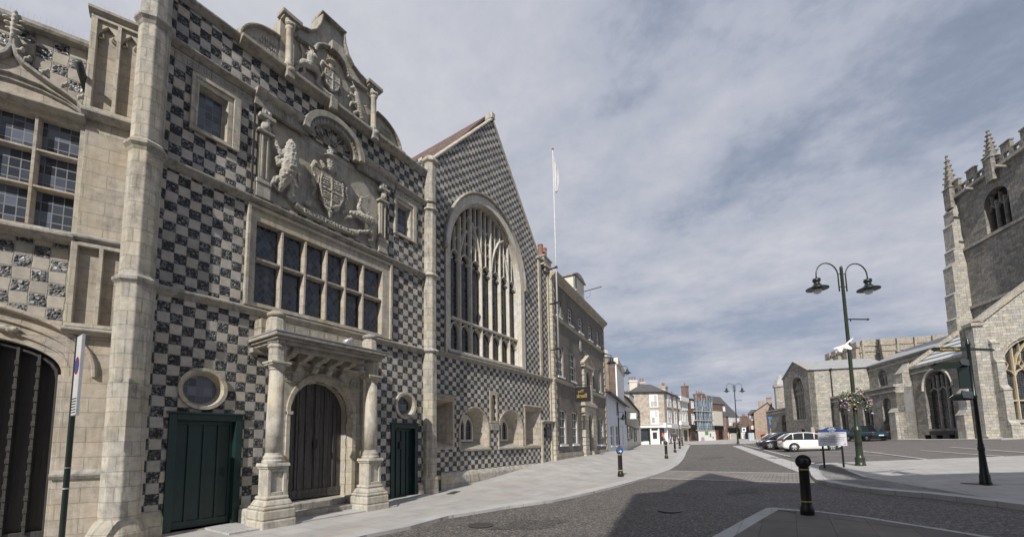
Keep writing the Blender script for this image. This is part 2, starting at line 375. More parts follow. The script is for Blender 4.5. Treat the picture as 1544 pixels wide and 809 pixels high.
    def tube(s, pts, r, n=8, r2=None):
        pts = [Vector(p) for p in pts]; vs = []; fs = []; m = len(pts)
        ref = None
        for i, p in enumerate(pts):
            d = (pts[min(m - 1, i + 1)] - pts[max(0, i - 1)]).normalized()
            if ref is None:
                ref = d.orthogonal().normalized()
            ref = (ref - d * ref.dot(d)).normalized(); bi = d.cross(ref)
            rr = r if r2 is None else r + (r2 - r) * i / (m - 1)
            for k in range(n):
                t = 2 * math.pi * k / n; vs.append(p + ref * (rr * math.cos(t)) + bi * (rr * math.sin(t)))
        for i in range(m - 1):
            for k in range(n):
                a = i * n + k; b = i * n + (k + 1) % n; fs.append((a, b, b + n, a + n))
        fs.append(tuple(reversed(range(n)))); fs.append(tuple(range((m - 1) * n, m * n)))
        return s.add(vs, fs)
    def ball(s, c, r, n=8):
        if not isinstance(r, tuple): r = (r, r, r)
        vs = []; fs = []
        for i in range(n + 1):
            t = math.pi * i / n
            for k in range(n * 2):
                a = math.pi * k / n; vs.append((c[0] + r[0] * math.sin(t) * math.cos(a), c[1] + r[1] * math.sin(t) * math.sin(a), c[2] - r[2] * math.cos(t)))
        for i in range(n):
            for k in range(n * 2):
                a = i * n * 2 + k; b = i * n * 2 + (k + 1) % (n * 2); fs.append((a, b, b + n * 2, a + n * 2))
        return s.add(vs, fs)
    def mould(s, x0, x1, prof, e0=True, e1=True, mit0=0, mit1=0):  # prof: (out, z) from the wall outwards; runs along x
        n = len(prof); vs = []
        for p in prof: vs.append((x0 - (p[0] if mit0 else 0), -p[0], p[1]))
        for p in prof: vs.append((x1 + (p[0] if mit1 else 0), -p[0], p[1]))
        fs = [(i, i + 1, i + 1 + n, i + n) for i in range(n - 1)] + [(n - 1, 0, n, 2 * n - 1)]
        fs += [tuple(reversed(range(n))), tuple(range(n, 2 * n))]
        return s.add(vs, fs)
    def build(s, name, mat, parent=None, bevel=0, smooth=False, mods=None):
        if name in SPLIT:
            n = len(s.v); up = list(range(n))
            def fd(a):
                while up[a] != a: up[a] = up[up[a]]; a = up[a]
                return a
            for f in s.f:
                for i in f[1:]: up[fd(i)] = fd(f[0])
            isl = {}
            for i in range(n): isl.setdefault(fd(i), []).append(i)
            cl = []
            for vs in isl.values():
                lo = [min(s.v[i][k] for i in vs) - .02 for k in range(3)]; hi = [max(s.v[i][k] for i in vs) + .02 for k in range(3)]; vs = set(vs)
                hit = [c for c in cl if all(c[0][k] <= hi[k] and lo[k] <= c[1][k] for k in range(3))]
                for c in hit:
                    lo = [min(lo[k], c[0][k]) for k in range(3)]; hi = [max(hi[k], c[1][k]) for k in range(3)]; vs |= c[2]; cl.remove(c)
                cl.append([lo, hi, vs])
            if len(cl) > 1:
                out = []
                for c in cl:
                    ids = sorted(c[2]); mp_ = {v: i for i, v in enumerate(ids)}; m = MB(); m.v = [s.v[i] for i in ids]; m.f = [tuple(mp_[i] for i in f) for f in s.f if f[0] in c[2]]
                    out.append(m._build(name, mat, parent, bevel, smooth))
                global LASTSPLIT
                LASTSPLIT = out
                return out[0]
        return s._build(name, mat, parent, bevel, smooth)
    def _build(s, name, mat, parent=None, bevel=0, smooth=False):
        me = bpy.data.meshes.new(name); me.from_pydata(s.v, [], s.f); me.validate()
        uvl = me.uv_layers.new(name='UVMap')
        for p in me.polygons:
            nx, ny, nz = abs(p.normal.x), abs(p.normal.y), abs(p.normal.z)
            for li in p.loop_indices:
                c = me.vertices[me.loops[li].vertex_index].co
                if nz > .8: uvl.data[li].uv = (c.x, c.y)
                elif ny >= nx * .95: uvl.data[li].uv = (c.x, c.z)
                else: uvl.data[li].uv = (c.y, c.z)
            p.use_smooth = smooth
        me.materials.append(mat)
        o = bpy.data.objects.new(name, me); col.objects.link(o)
        if parent is not None: o.parent = parent
        if bevel:
            m = o.modifiers.new('bevel', 'BEVEL'); m.width = bevel; m.segments = 2; m.limit_method = 'ANGLE'; m.angle_limit = R(40)
        return o
def tag(o, label=None, cat=None, group=None, kind=None):
    if label: o['label'] = label
    if cat: o['category'] = cat
    if group: o['group'] = group
    if kind: o['kind'] = kind
    return o
def thing(name, label, cat, loc=(0, 0, 0), rot=0.0, group=None):
    o = bpy.data.objects.new(name, None); col.objects.link(o); o.empty_display_size = .2
    o.location = loc; o.rotation_euler = (0, 0, rot); return tag(o, label, cat, group)
def dup(o, parent=None):
    c = o.copy(); col.objects.link(c)
    if parent is not None: c.parent = parent
    for ch in list(o.children): dup(ch, c)
    return c
def arc(cx, cz, rx, rz, a0, a1, n=14):
    return [(cx + rx * math.cos(R(a0 + (a1 - a0) * i / n)), cz + rz * math.sin(R(a0 + (a1 - a0) * i / n))) for i in range(n + 1)]
def circle(cx, cz, r, n=28, rz=None): return [(cx + r * math.cos(2 * math.pi * i / n), cz + (rz or r) * math.sin(2 * math.pi * i / n)) for i in range(n)]
def rect(x0, x1, z0, z1): return [(x0, z0), (x1, z0), (x1, z1), (x0, z1)]
def archloop(x0, x1, z0, zs, zt, n=20, p=.5):             # opening with an arched head
    c = (x0 + x1) / 2; h = (x1 - x0) / 2; r = [(x0, z0), (x1, z0)]
    for i in range(n + 1):
        t = math.pi * i / n; x = math.cos(t); r.append((c + h * x, zs + (zt - zs) * (max(0, 1 - x * x)) ** p))
    return r
def txt(s_, size, ext=.004, bold=0.0):
    cu = bpy.data.curves.new('t', 'FONT'); cu.body = s_; cu.size = size; cu.extrude = ext; cu.align_x = 'CENTER'; cu.align_y = 'CENTER'; cu.offset = bold
    cu.resolution_u = 3
    ob = bpy.data.objects.new('t', cu); col.objects.link(ob)
    me = bpy.data.meshes.new_from_object(ob.evaluated_get(bpy.context.evaluated_depsgraph_get()))
    v = [tuple(x.co) for x in me.vertices]; f = [tuple(p.vertices) for p in me.polygons]
    bpy.data.objects.remove(ob); bpy.data.curves.remove(cu); bpy.data.meshes.remove(me)
    return v, f
def put_text(mb, s_, size, x, y, z, ext=.004, bold=0.0, sx=1., slope=0.0, rot=None, face=1):   # lettering on an x-z face looking to -y
    v, f = txt(s_, size, ext, bold)
    if face == 1: mb.add([(x + a * sx, y - c, z + b + a * sx * slope) for a, b, c in v], f)
    else: mb.add([(x - a * sx, y + c, z + b) for a, b, c in v], f)
    return mb
def relief(mb, blobs):                                     # blobs: (x, z, out, rx, rz, rd)
    for x, z, o_, rx, rz, rd in blobs: mb.ball((x, -o_, z), (rx, rd, rz), 7)
    return mb
def chain(mb, pts, f=.85):                                  # a limb: (x, z, out, r) points joined smoothly
    for i in range(len(pts) - 1):
        a, b = pts[i], pts[i + 1]; L = math.dist(a[:3], b[:3]); n = max(2, int(L / (min(a[3], b[3]) * .55)))
        for k in range(n + 1):
            t = k / n; x, z, o_, r = [a[q] + (b[q] - a[q]) * t for q in range(4)]; mb.ball((x, -o_, z), (r, r * f, r), 5)
    return mb
def sculpt(o, vox=.025, disp=.02, nscale=.12):
    for q in (LASTSPLIT if o in LASTSPLIT else [o]): _sculpt(q, vox, disp, nscale)
def _sculpt(o, vox, disp, nscale):
    m = o.modifiers.new('remesh', 'REMESH'); m.mode = 'VOXEL'; m.voxel_size = vox; m.use_smooth_shade = True
    m = o.modifiers.new('smooth', 'SMOOTH'); m.iterations = 1
    t = bpy.data.textures.get('lump%g' % nscale) or bpy.data.textures.new('lump%g' % nscale, 'CLOUDS'); t.noise_scale = nscale; t.noise_depth = 3
    m = o.modifiers.new('lumps', 'DISPLACE'); m.texture = t; m.strength = disp; m.texture_coords = 'LOCAL'

# ================================================================== GROUND
def lines(a, b, fine0, fine1, f, c):
    L = []; x = fine0
    while x < fine1 + 1e-6: L.append(round(x, 4)); x += f
    x = fine0 - c
    while x > a: L.append(round(x, 4)); x -= c
    x = fine1 + c
    while x < b: L.append(round(x, 4)); x += c
    return sorted(L)
GX = sorted(set(lines(-90, 90, -12, 12, .5, 2.5) + [-10 + .25 * i for i in range(21)])); GY = lines(-30, 140, -6, 34, .5, 2.)
def asphalt(name, c, spk=.35, sc_=120.):
    t = NT(name); o = t.obj()
    vo = t.n('ShaderNodeTexVoronoi', {'Vector': o, 'Scale': sc_ * .45})
    vc = t.sep(vo.outputs['Color'])[0]
    f = t.noise(o, sc_, 3, .6); b = t.noise(o, .6, 6, .6); m2 = t.noise(o, 5, 4)
    base = t.mix(t.ramp(vc, [(.45, 0.0), (.95, 1.0)]), tuple(x * .60 for x in c), tuple(min(1, x * 2.0 + .02) for x in c))
    base = t.mix(1.0, base, t.ramp(b, [(.35, .82), (.65, 1.15)]), 'MULTIPLY')
    v2 = t.sep(t.n('ShaderNodeTexVoronoi', {'Vector': o, 'Scale': sc_ * .28}).outputs['Color'])[1]
    base = t.mix(t.ramp(v2, [(.78, 0.0), (.84, spk)]), base, (.30, .265, .23))
    base = t.mix(t.ramp(f, [(.60, 0.0), (.68, spk)]), base, (.42, .36, .29))
    base = t.mix(1.0, base, t.ramp(m2, [(.3, .85), (.7, 1.1)]), 'MULTIPLY')
    return t.out(base, t.m_('ADD', vc, f), .006, .9, .75)
ASPH = asphalt('dark_chip_asphalt', (.082, .075, .071), .6, 125.)
def paving(name, c1, c2, mort, bw, bh, tint=(.40, .33, .28), bumpd=.004, ms=.006, amt=.5):
    t = NT(name); o = t.uv()
    v = t.n('ShaderNodeMapping', {0: o, 'Rotation': (0, 0, R(90))}).outputs[0]
    br = t.n('ShaderNodeTexBrick', {'Vector': v, 'Scale': 1.0, 'Mortar Size': ms, 'Mortar Smooth': .2, 'Brick Width': bw, 'Row Height': bh,
         'Color1': c1 + (1,), 'Color2': c2 + (1,), 'Mortar': mort + (1,)})
    st = t.n('ShaderNodeMapping', {0: o, 'Scale': (1.2, .28, 1)}).outputs[0]
    b = t.mix(t.ramp(t.noise(st, 1.3, 3, .5), [(.60, 0.0), (.68, amt)]), br.outputs['Color'], tint)
    b = t.mix(1.0, b, t.ramp(t.noise(o, 1.1, 7, .65), [(.35, .84), (.65, 1.1)]), 'MULTIPLY')
    b = t.mix(1.0, b, t.ramp(t.noise(o, 80, 3, .6), [(.3, .84), (.7, 1.12)]), 'MULTIPLY')
    return t.out(b, t.m_('SUBTRACT', t.noise(o, 50, 3), t.m_('MULTIPLY', br.outputs['Fac'], .8)), bumpd, 1.0, .82)
PAVE = paving('pale_sandstone_slabs', (.40, .387, .37), (.37, .358, .345), (.27, .26, .25), .62, .45)
PAVEG = paving('worn_grey_slabs', (.155, .135, .12), (.12, .108, .10), (.07, .065, .06), .75, .5, amt=.35, tint=(.22, .18, .15))
KERB = paving('granite_kerb_stones', (.43, .425, .42), (.40, .396, .39), (.25, .25, .25), .9, .4, amt=.0)
SETT = paving('small_paviours', (.165, .15, .14), (.145, .13, .125), (.09, .085, .08), .2, .1, amt=.0, ms=.01)
BAND = paving('pinkish_granite_setts', (.24, .215, .20), (.20, .185, .175), (.13, .12, .11), .2, .12, amt=.2, ms=.01)
DSETT = paving('dark_brick_setts', (.10, .09, .082), (.12, .105, .095), (.06, .055, .05), .22, .11, amt=.0, ms=.01)
LINE = paint('road_line_paint', (.50, .50, .48), .7, 0, .25, 12.)
def sheet(name, pts, off, mat, skirt=0.0):
    bm = bmesh.new(); bm.faces.new([bm.verts.new((x, y, 0)) for x, y in pts])
    bmesh.ops.triangulate(bm, faces=bm.faces[:])
    xs = [p[0] for p in pts]; ys = [p[1] for p in pts]
    for X in GX:
        if min(xs) < X < max(xs): bmesh.ops.bisect_plane(bm, geom=bm.verts[:] + bm.edges[:] + bm.faces[:], plane_co=(X, 0, 0), plane_no=(1, 0, 0), dist=1e-5)
    for Y in GY:
        if min(ys) < Y < max(ys): bmesh.ops.bisect_plane(bm, geom=bm.verts[:] + bm.edges[:] + bm.faces[:], plane_co=(0, Y, 0), plane_no=(0, 1, 0), dist=1e-5)
    for v in bm.verts: v.co.z = g(v.co.x, v.co.y) + off
    bmesh.ops.recalc_face_normals(bm, faces=bm.faces[:])
    if sum(f.normal.z for f in bm.faces) < 0: bmesh.ops.reverse_faces(bm, faces=bm.faces[:])
    if skirt:
        be = [e for e in bm.edges if e.is_boundary]
        r = bmesh.ops.extrude_edge_only(bm, edges=be)
        for v in r['geom']:
            if isinstance(v, bmesh.types.BMVert): v.co.z -= skirt
    uvl = bm.loops.layers.uv.new('UVMap')
    for f in bm.faces:
        for l in f.loops: l[uvl].uv = (l.vert.co.x, l.vert.co.y)
    me = bpy.data.meshes.new(name); bm.to_mesh(me); bm.free(); me.materials.append(mat)
    o = bpy.data.objects.new(name, me); col.objects.link(o); return tag(o, kind='structure')
# one sheet out to the horizon
gx = [-3000, -800, -250] + GX + [250, 800, 3000]; gy = [-3000, -800, -200] + GY + [250, 800, 3000]
vs = [(x, y, g(x, y) - .03) for y in gy for x in gx]; n = len(gx)
fs = [(j * n + i, j * n + i + 1, (j + 1) * n + i + 1, (j + 1) * n + i) for j in range(len(gy) - 1) for i in range(n - 1)]
m_ = MB().add(vs, fs).build('ground', SETT, smooth=True); tag(m_, kind='structure')
P_ = lambda L: [gp(*p) for p in L]
# carriageway
roadL = P_([(500, 822), (560, 809.5), (620, 797), (676.6, 781), (760, 767), (832, 757), (865, 750), (900, 742), (935, 733), (974, 721.5), (990, 716.5), (1010, 709.4), (1023.6, 700.8), (1031, 692), (1037, 678.5), (1041, 670.5)])
far_road = [(-12.0, 95), (1.0, 88.)]
sheet('road', [(-6.6, -14)] + roadL + [(roadL[-1][0] + .4, roadL[-1][1] + 3), gp(1145, 669.5)] + P_([(1160, 675), (1196, 692), (1207, 704), (1222, 709)]) + [(1.3, 16.5), (9, 12.2), (14, 9), (14, -14)], 0.0, ASPH)
# pavement in front of the guildhall, its kerb stones and door step
bnd = [(-9.6, -12)] + [(-9.75, 9.0), (-9.8, 17.9), (-11.5, 27.8), (-17, 45), (-24, 66), (-20, 72)] + [(roadL[-1][0] - 1.0, roadL[-1][1] + 4)]
kin = []
for i, p in enumerate(roadL):
    a = roadL[max(0, i - 1)]; b = roadL[min(len(roadL) - 1, i + 1)]; d = Vector((b[0] - a[0], b[1] - a[1])).normalized()
    wd = .36 if i < 10 else .45; kin.append((p[0] - d.y * wd, p[1] + d.x * wd))
sheet('pavement', [(-6.96, -14)] + kin + list(reversed(bnd)), .055, PAVE, .08)
kl = [(-6.6, -14)] + roadL; ki = [(-6.96, -14)] + kin
sheet('kerb', kl + list(reversed(ki)), .062, KERB, .09)
# raised crossing with its two pale lines
b0 = P_([(975, 721.2), (1010, 709.5)]); b1 = P_([(1225, 713), (1229, 727.3)])
sheet('crossing_band', [b0[0], b1[1], b1[0], b0[1]], .006, BAND)
for q, (A, B, wd) in enumerate([((981, 720.8), (1229, 727.3), .10), ((1010, 709.8), (1225, 712.9), .13)]):
    a, b = gp(*A), gp(*B); d = Vector((b[0] - a[0], b[1] - a[1])).normalized(); n_ = (-d.y * wd, d.x * wd)
    sheet('crossing_edge_line', [a, b, (b[0] + n_[0], b[1] + n_[1]), (a[0] + n_[0], a[1] + n_[1])], .011, LINE)
# pale paving island on the right
kr = P_([(1247, 700.6), (1232, 702.5), (1222, 706), (1220.5, 712), (1224, 721), (1231, 727.5), (1261, 734), (1298, 740.8), (1348, 746), (1399, 750.4), (1470, 759), (1544, 769), (1600, 777)])
topk = P_([(1247, 700.6), (1315, 698), (1440, 693.7), (1544, 689.7), (1640, 686)])
kri = []
for i, p in enumerate(kr):
    a = kr[max(0, i - 1)]; b = kr[min(len(kr) - 1, i + 1)]; d = Vector((b[0] - a[0], b[1] - a[1])).normalized(); wd = .3
    kri.append((p[0] - d.y * wd, p[1] + d.x * wd))
sheet('pavement', kri + [(topk[-1][0] + 1, kr[-1][1] + .3)] + list(reversed(topk)), .10, PAVE, .1)
sheet('kerb', kr + list(reversed(kri)), .108, KERB, .13)
dk = P_([(1229, 708), (1238, 703.6), (1252, 703), (1268, 708), (1302, 723.5), (1262, 724.2), (1243, 719)])
sheet('tactile_paving', dk, .106, DSETT)
for A, B, wd in [((1275, 712), (1303, 724), .12)]:
    a, b = gp(*A), gp(*B); d = Vector((b[0] - a[0], b[1] - a[1])).normalized(); n_ = (-d.y * wd, d.x * wd)
    sheet('pale_edge_line', [a, b, (b[0] + n_[0], b[1] + n_[1]), (a[0] + n_[0], a[1] + n_[1])], .111, LINE)
# near corner pavement
nk = P_([(1060, 822), (1083, 809), (1120, 788), (1155.7, 769), (1166, 768.2), (1227, 773), (1309, 783.5), (1354, 791), (1458, 808), (1560, 826)])
nki = []
for i, p in enumerate(nk):
    a = nk[max(0, i - 1)]; b = nk[min(len(nk) - 1, i + 1)]; d = Vector((b[0] - a[0], b[1] - a[1])).normalized(); wd = .24 if i < 5 else .1
    nki.append((p[0] + d.y * wd, p[1] - d.x * wd))
sheet('pavement', nki + [(6, -14), (nki[0][0] - .2, -14)], .05, PAVEG, .08)
sheet('kerb', nk + list(reversed(nki)), .056, KERB, .09)
# diagonal pale strip and the bay lines of the car park
for A, B, wd in [((1104, 671.6), (1203.5, 711), .95), ((1120.7, 670), (1190, 687.7), .14), ((1201, 690), (1224, 698.5), .12), ((1299, 679.7), (1413.7, 694.4), .12), ((1386, 678.5), (1544, 690), .10),
                 ((1431, 673.5), (1560, 683), .12), ((1195, 679), (1330, 681.5), .09), ((1226, 685), (1330, 686.5), .07)]:
    a, b = gp(*A), gp(*B); d = Vector((b[0] - a[0], b[1] - a[1])).normalized(); n_ = (-d.y * wd, d.x * wd)
    sheet('parking_line' if wd < .5 else 'granite_strip', [a, b, (b[0] + n_[0], b[1] + n_[1]), (a[0] + n_[0], a[1] + n_[1])], .008 if wd < .5 else .005, LINE if wd < .5 else KERB)
# far pavements
cg = R(19.7); CA = Vector((-math.sin(cg), math.cos(cg))); CB = Vector((math.cos(cg), math.sin(cg)))
def C2(r_, q_): p = CB * r_ + CA * q_; return (p.x, p.y)
sheet('pavement', [C2(29., 49), C2(29., 80), C2(45, 80), C2(45, 41.8), C2(30, 41.8)], .06, PAVE, .08)
sheet('pavement', P_([(1041, 669.6), (1075, 668.9), (1120, 668.4), (1150, 667.4)]) + [(-3, 112), (-30, 112)], .05, PAVE, .06)

# ================================================================== GUILDHALL FRONTAGE (x = street, y = into the building, z up)
def ring(mb, outer, inner, y0, y1): return mb.slab(outer, [inner], y0, y1, back=False)
def grid_window(parent, name, x0, x1, z0, z1, gmat, yg, mull=(), trans=(), mw=.09, ymf=.06, frame=None, mat=None):
    fr = MB()
    for m in mull: fr.bar([(m, z0), (m, z1)], mw, ymf, yg + .06)
    for z in trans: fr.bar([(x0, z), (x1, z)], mw, ymf + .003, yg + .06)
    f = fr.build(name, mat or ST, parent)
    MB().plate(rect(x0 - .02, x1 + .02, z0 - .02, z1 + .02), yg).build('pane', gmat, f); return f
A = thing('guildhall', 'flint and stone chequered frontage with carved royal arms between the turrets', 'building', (-9.2, 0, 0), R(90))
ov1 = circle(3.18, 2.67, .30, 28, .30); ov2 = circle(8.17, 2.68, .28, 24, .29)
ov1o = circle(3.18, 2.67, .405, 32, .40); ov2o = circle(8.17, 2.68, .40, 28, .40)
doorL = archloop(4.86, 6.25, .33, 2.32, 3.05, 20, .5)
holes = [rect(2.68, 3.86, .08, 2.17), circle(3.18, 2.67, .345, 28), doorL, circle(8.17, 2.68, .325, 28), rect(7.66, 8.62, -.02, 2.10), rect(3.95, 7.30, 4.58, 6.42), rect(2.82, 3.34, 7.78, 8.70), rect(7.78, 8.29, 7.80, 8.72), rect(3.92, 7.45, 6.98, 9.06)]
MB().slab([(2.3, -.5), (8.98, -.5), (8.98, 10.2), (2.3, 10.2)], holes, 0, .5).build('wall', CH1, A)
MB().box(2.3, 9.0, .9, 9, -.5, 9.9).box(2.3, 9.0, .5, .9, 9.2, 9.9).build('roof', LEAD, A)
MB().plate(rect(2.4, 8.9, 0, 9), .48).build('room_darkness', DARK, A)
sc_prof = lambda z, o, h: [(-.05, z), (.02, z), (o * .55, z + h * .25), (o, z + h * .55), (o, z + h * .72), (.0, z + h), (-.05, z + h)]
for z, a, b, o_, h in [(4.31, 2.3, 8.95, .11, .19), (6.72, 2.3, 8.95, .13, .20)]:
    MB().mould(a, b, sc_prof(z, o_, h)).build('string_course', STG, A)
MB().mould(2.3, 3.82, sc_prof(9.14, .13, .17)).mould(7.62, 8.95, sc_prof(9.14, .13, .17)).build('string_course', STG, A)
MB().mould(2.3, 3.5, sc_prof(10.16, .12, .2)).mould(7.9, 8.95, sc_prof(10.14, .14, .24)).box(2.3, 8.98, .02, .48, 10.2, 10.34).build('coping', STG, A)
MB().mould(2.3, 2.66, [(-.05, -.3), (.14, -.3), (.13, .38), (.0, .5), (-.05, .5)]).mould(3.9, 4.5, [(-.05, -.3), (.13, -.3), (.12, .30), (.0, .42), (-.05, .42)]).build('plinth', STP, A, .02)
MB().mould(8.64, 8.9, [(-.05, -.3), (.09, -.3), (.09, .35), (.0, .42), (-.05, .42)]).build('plinth', STP, A, .02)
# corner turrets
def turret(cx, cy, rs, label, rot, n=8):
    mb = MB()
    for r, z0, z1 in rs: mb.lathe([(r, z0), (r, z1)], cx, cy, n, R(rot))
    return mb.build('corner_turret', STP, A, .015)
T1 = turret(2.11, -.04, [(.262, -.4, 4.33), (.238, 4.4, 6.78), (.228, 6.85, 9.2), (.222, 9.28, 13.)], '', -12.5 - 90)
rg = MB()
for z, r in [(4.28, .24), (6.72, .23), (9.14, .222)]:
    rg.lathe([(r + .01, z), (r + .03, z + .05), (r + .075, z + .10), (r + .075, z + .15), (r + .0, z + .22)], 2.11, -.04, 8, R(-102.5))
rg.build('turret_ring', STG, T1)
mb = MB(); random.seed(3)
mb.lathe([(.40, -.4), (.39, .22), (.33, .36), (.262, .46)], 2.11, -.04, 8, R(-102.5))
pl = mb.build('turret_base', STP, T1, .05)
T2 = turret(9.08, -.06, [(.235, -.4, 4.36), (.215, 4.4, 6.78), (.205, 6.85, 9.2), (.20, 9.28, 10.66)], '', 0 - 22.5)
rg = MB()
for z, r in [(4.30, .22), (6.72, .21), (8.9, .20)]:
    rg.lathe([(r, z), (r + .03, z + .05), (r + .08, z + .09), (r + .08, z + .13), (r, z + .19)], 9.08, -.06, 8, R(-22.5))
rg.lathe([(.2, 10.6), (.27, 10.66), (.27, 10.74), (.16, 10.86), (.05, 10.9)], 9.08, -.06, 8, R(-22.5))
rg.lathe([(.30, -.4), (.29, .52), (.235, .62)], 9.08, -.06, 8, R(-22.5)); rg.build('turret_ring', STP, T2, .01)
# round windows
for (o, i, c, r) in [(ov1o, ov1, (3.18, 2.67), .30), (ov2o, ov2, (8.17, 2.68), .28)]:
    n_ = len(o); i2 = circle(c[0], c[1], r + .035, n_); i3 = circle(c[0], c[1], r - .0, n_)
    f = MB().slab(o, [i2], -.045, .05, back=False).splay(i2, -.045, i3, .05).splay(i3, .05, circle(c[0], c[1], r - .03, n_), .16).build('round_window', ST, A, .008)
    MB().plate(circle(c[0], c[1], r + .02, 24), .155).build('pane', GLR, f)
# green doors
def plank_door(x0, x1, z0, z1, handle_x, grille=False):
    fr = MB().box(x0 - .10, x0 + .02, -.035, .16, z0, z1 + .09).box(x1 - .02, x1 + .10, -.035, .16, z0, z1 + .09).box(x0 + .02, x1 - .02, -.034, .16, z1 - .03, z1 + .09)
    fr.box(x0 - .14, x1 + .14, -.07, .0, z1 + .09, z1 + .125)
    d = fr.build('door', GREEN, A, .006)
    lf = MB(); n_ = 4; wd = (x1 - x0 - .04) / n_
    lf.box(x0 + .02, x1 - .02, .13, .17, z0 + .02, z1 - .03)
    for i in range(1, n_): lf.box(x0 + .02 + wd * i - .022, x0 + .02 + wd * i + .022, .10, .13, z0 + .14, z1 - .09)
    lf.box(x0 + .021, x1 - .021, .095, .13, z0 + .02, z0 + .15).box(x0 + .022, x0 + .07, .098, .13, z0 + .15, z1 - .09).box(x1 - .07, x1 - .022, .098, .13, z0 + .15, z1 - .09).box(x0 + .021, x1 - .021, .096, .13, z1 - .10, z1 - .031)
    if grille: lf.box(x0 + .30, x0 + .44, .085, .13, z1 - .62, z1 - .42)
    l = lf.build('door_leaf', GREEN, d, .004)
    h = MB().tube([(handle_x, .12, 1.15), (handle_x, .05, 1.15), (handle_x, .05, 1.02), (handle_x, .12, 1.02)], .010).lathe([(.025, 0), (.025, .01)], 0, 0, 10)
    h.v = h.v; h.build('handle', BLACK, d)
    MB().box(x0 - .12, x1 + .12, -.10, .2, z0 - .14, z0).build('threshold', STG, d, .01)
    if grille: MB().box(x0 + .32, x0 + .42, .08, .09, z1 - .60, z1 - .44).build('grille', BLACK, d)
plank_door(2.78, 3.78, .08, 2.10, 3.62)
plank_door(7.74, 8.54, -.03, 2.05, 8.42, True)
# great oak door
fr2 = MB().splay(doorL, .02, archloop(4.866, 6.244, .335, 2.32, 3.044, 20, .5), .3); fr2.build('door_reveal', ST, A)
dl = MB(); x = 4.80
while x < 6.25:
    wd = random.uniform(.16, .22); dl.box(x, x + wd - .008, .20 + random.uniform(0, .012), .26, .36, 3.1); x += wd
dr = dl.build('door', OAK, A, .004)
rb = MB()
for x in [4.86 + i * .232 for i in range(1, 6)]: rb.box(x - .018, x + .018, .175, .2, .55, 3.05)
rb.box(4.84, 6.27, .17, .2, .36, .56); rb.build('cover_strip', OAK, dr, .004)
sb_ = MB()
for i in range(1, 6):
    for k in range(11): sb_.ball((4.86 + i * .232, .170, .62 + k * .21), (.012, .012, .012), 4)
for i in range(12): sb_.ball((4.9 + i * .12, .165, .46), .013, 4)
sb_.box(5.50, 5.60, .16, .19, 1.50, 1.72); sb_.build('stud', BLACK, dr)
fr = MB()
od = archloop(4.72, 6.46, .33, 2.32, 3.26, 20, .5)
fr.splay(archloop(4.80, 6.36, .33, 2.32, 3.16, 20, .5), -.10, doorL, .02)
fr.slab(od, [archloop(4.80, 6.36, .331, 2.32, 3.16, 20, .5)], -.10, .0, back=False)
fr.slab(rect(4.46, 6.95, -.1, 3.42), [archloop(4.73, 6.45, -.09, 2.32, 3.25, 20, .5)], -.055, .0, back=False)
fr.mould(4.46, 6.95, [(0, 3.38), (.07, 3.39), (.12, 3.43), (.12, 3.46), (.05, 3.5), (0, 3.5)])
fr.box(4.72, 4.84, -.14, .1, 2.26, 2.33).box(6.28, 6.5, -.13, .1, 2.26, 2.33)
fr.box(6.62, 6.90, -.16, -.055, -.1, 3.38)
fr.build('door_surround', ST, dr, .01)
cs = MB()
for cx in (4.75, 6.42):
    cs.slab(circle(cx, 3.1, .13, 16), [circle(cx, 3.1, .09, 16)], -.085, -.05); relief(cs, [(cx, 3.1, .07, .04, .04, .03)] + [(cx + .065 * math.cos(k), 3.1 + .065 * math.sin(k), .065, .03, .03, .02) for k in range(6)])
cs.build('carved_roundel', STC, dr)
st = MB().box(4.66, 6.22, -.30, .2, -.3, .33).box(4.62, 6.1, -.62, -.30, -.3, .19).box(4.60, 5.98, -1.08, -.62, -.3, .07)
st.build('door_step', STG, dr, .02)
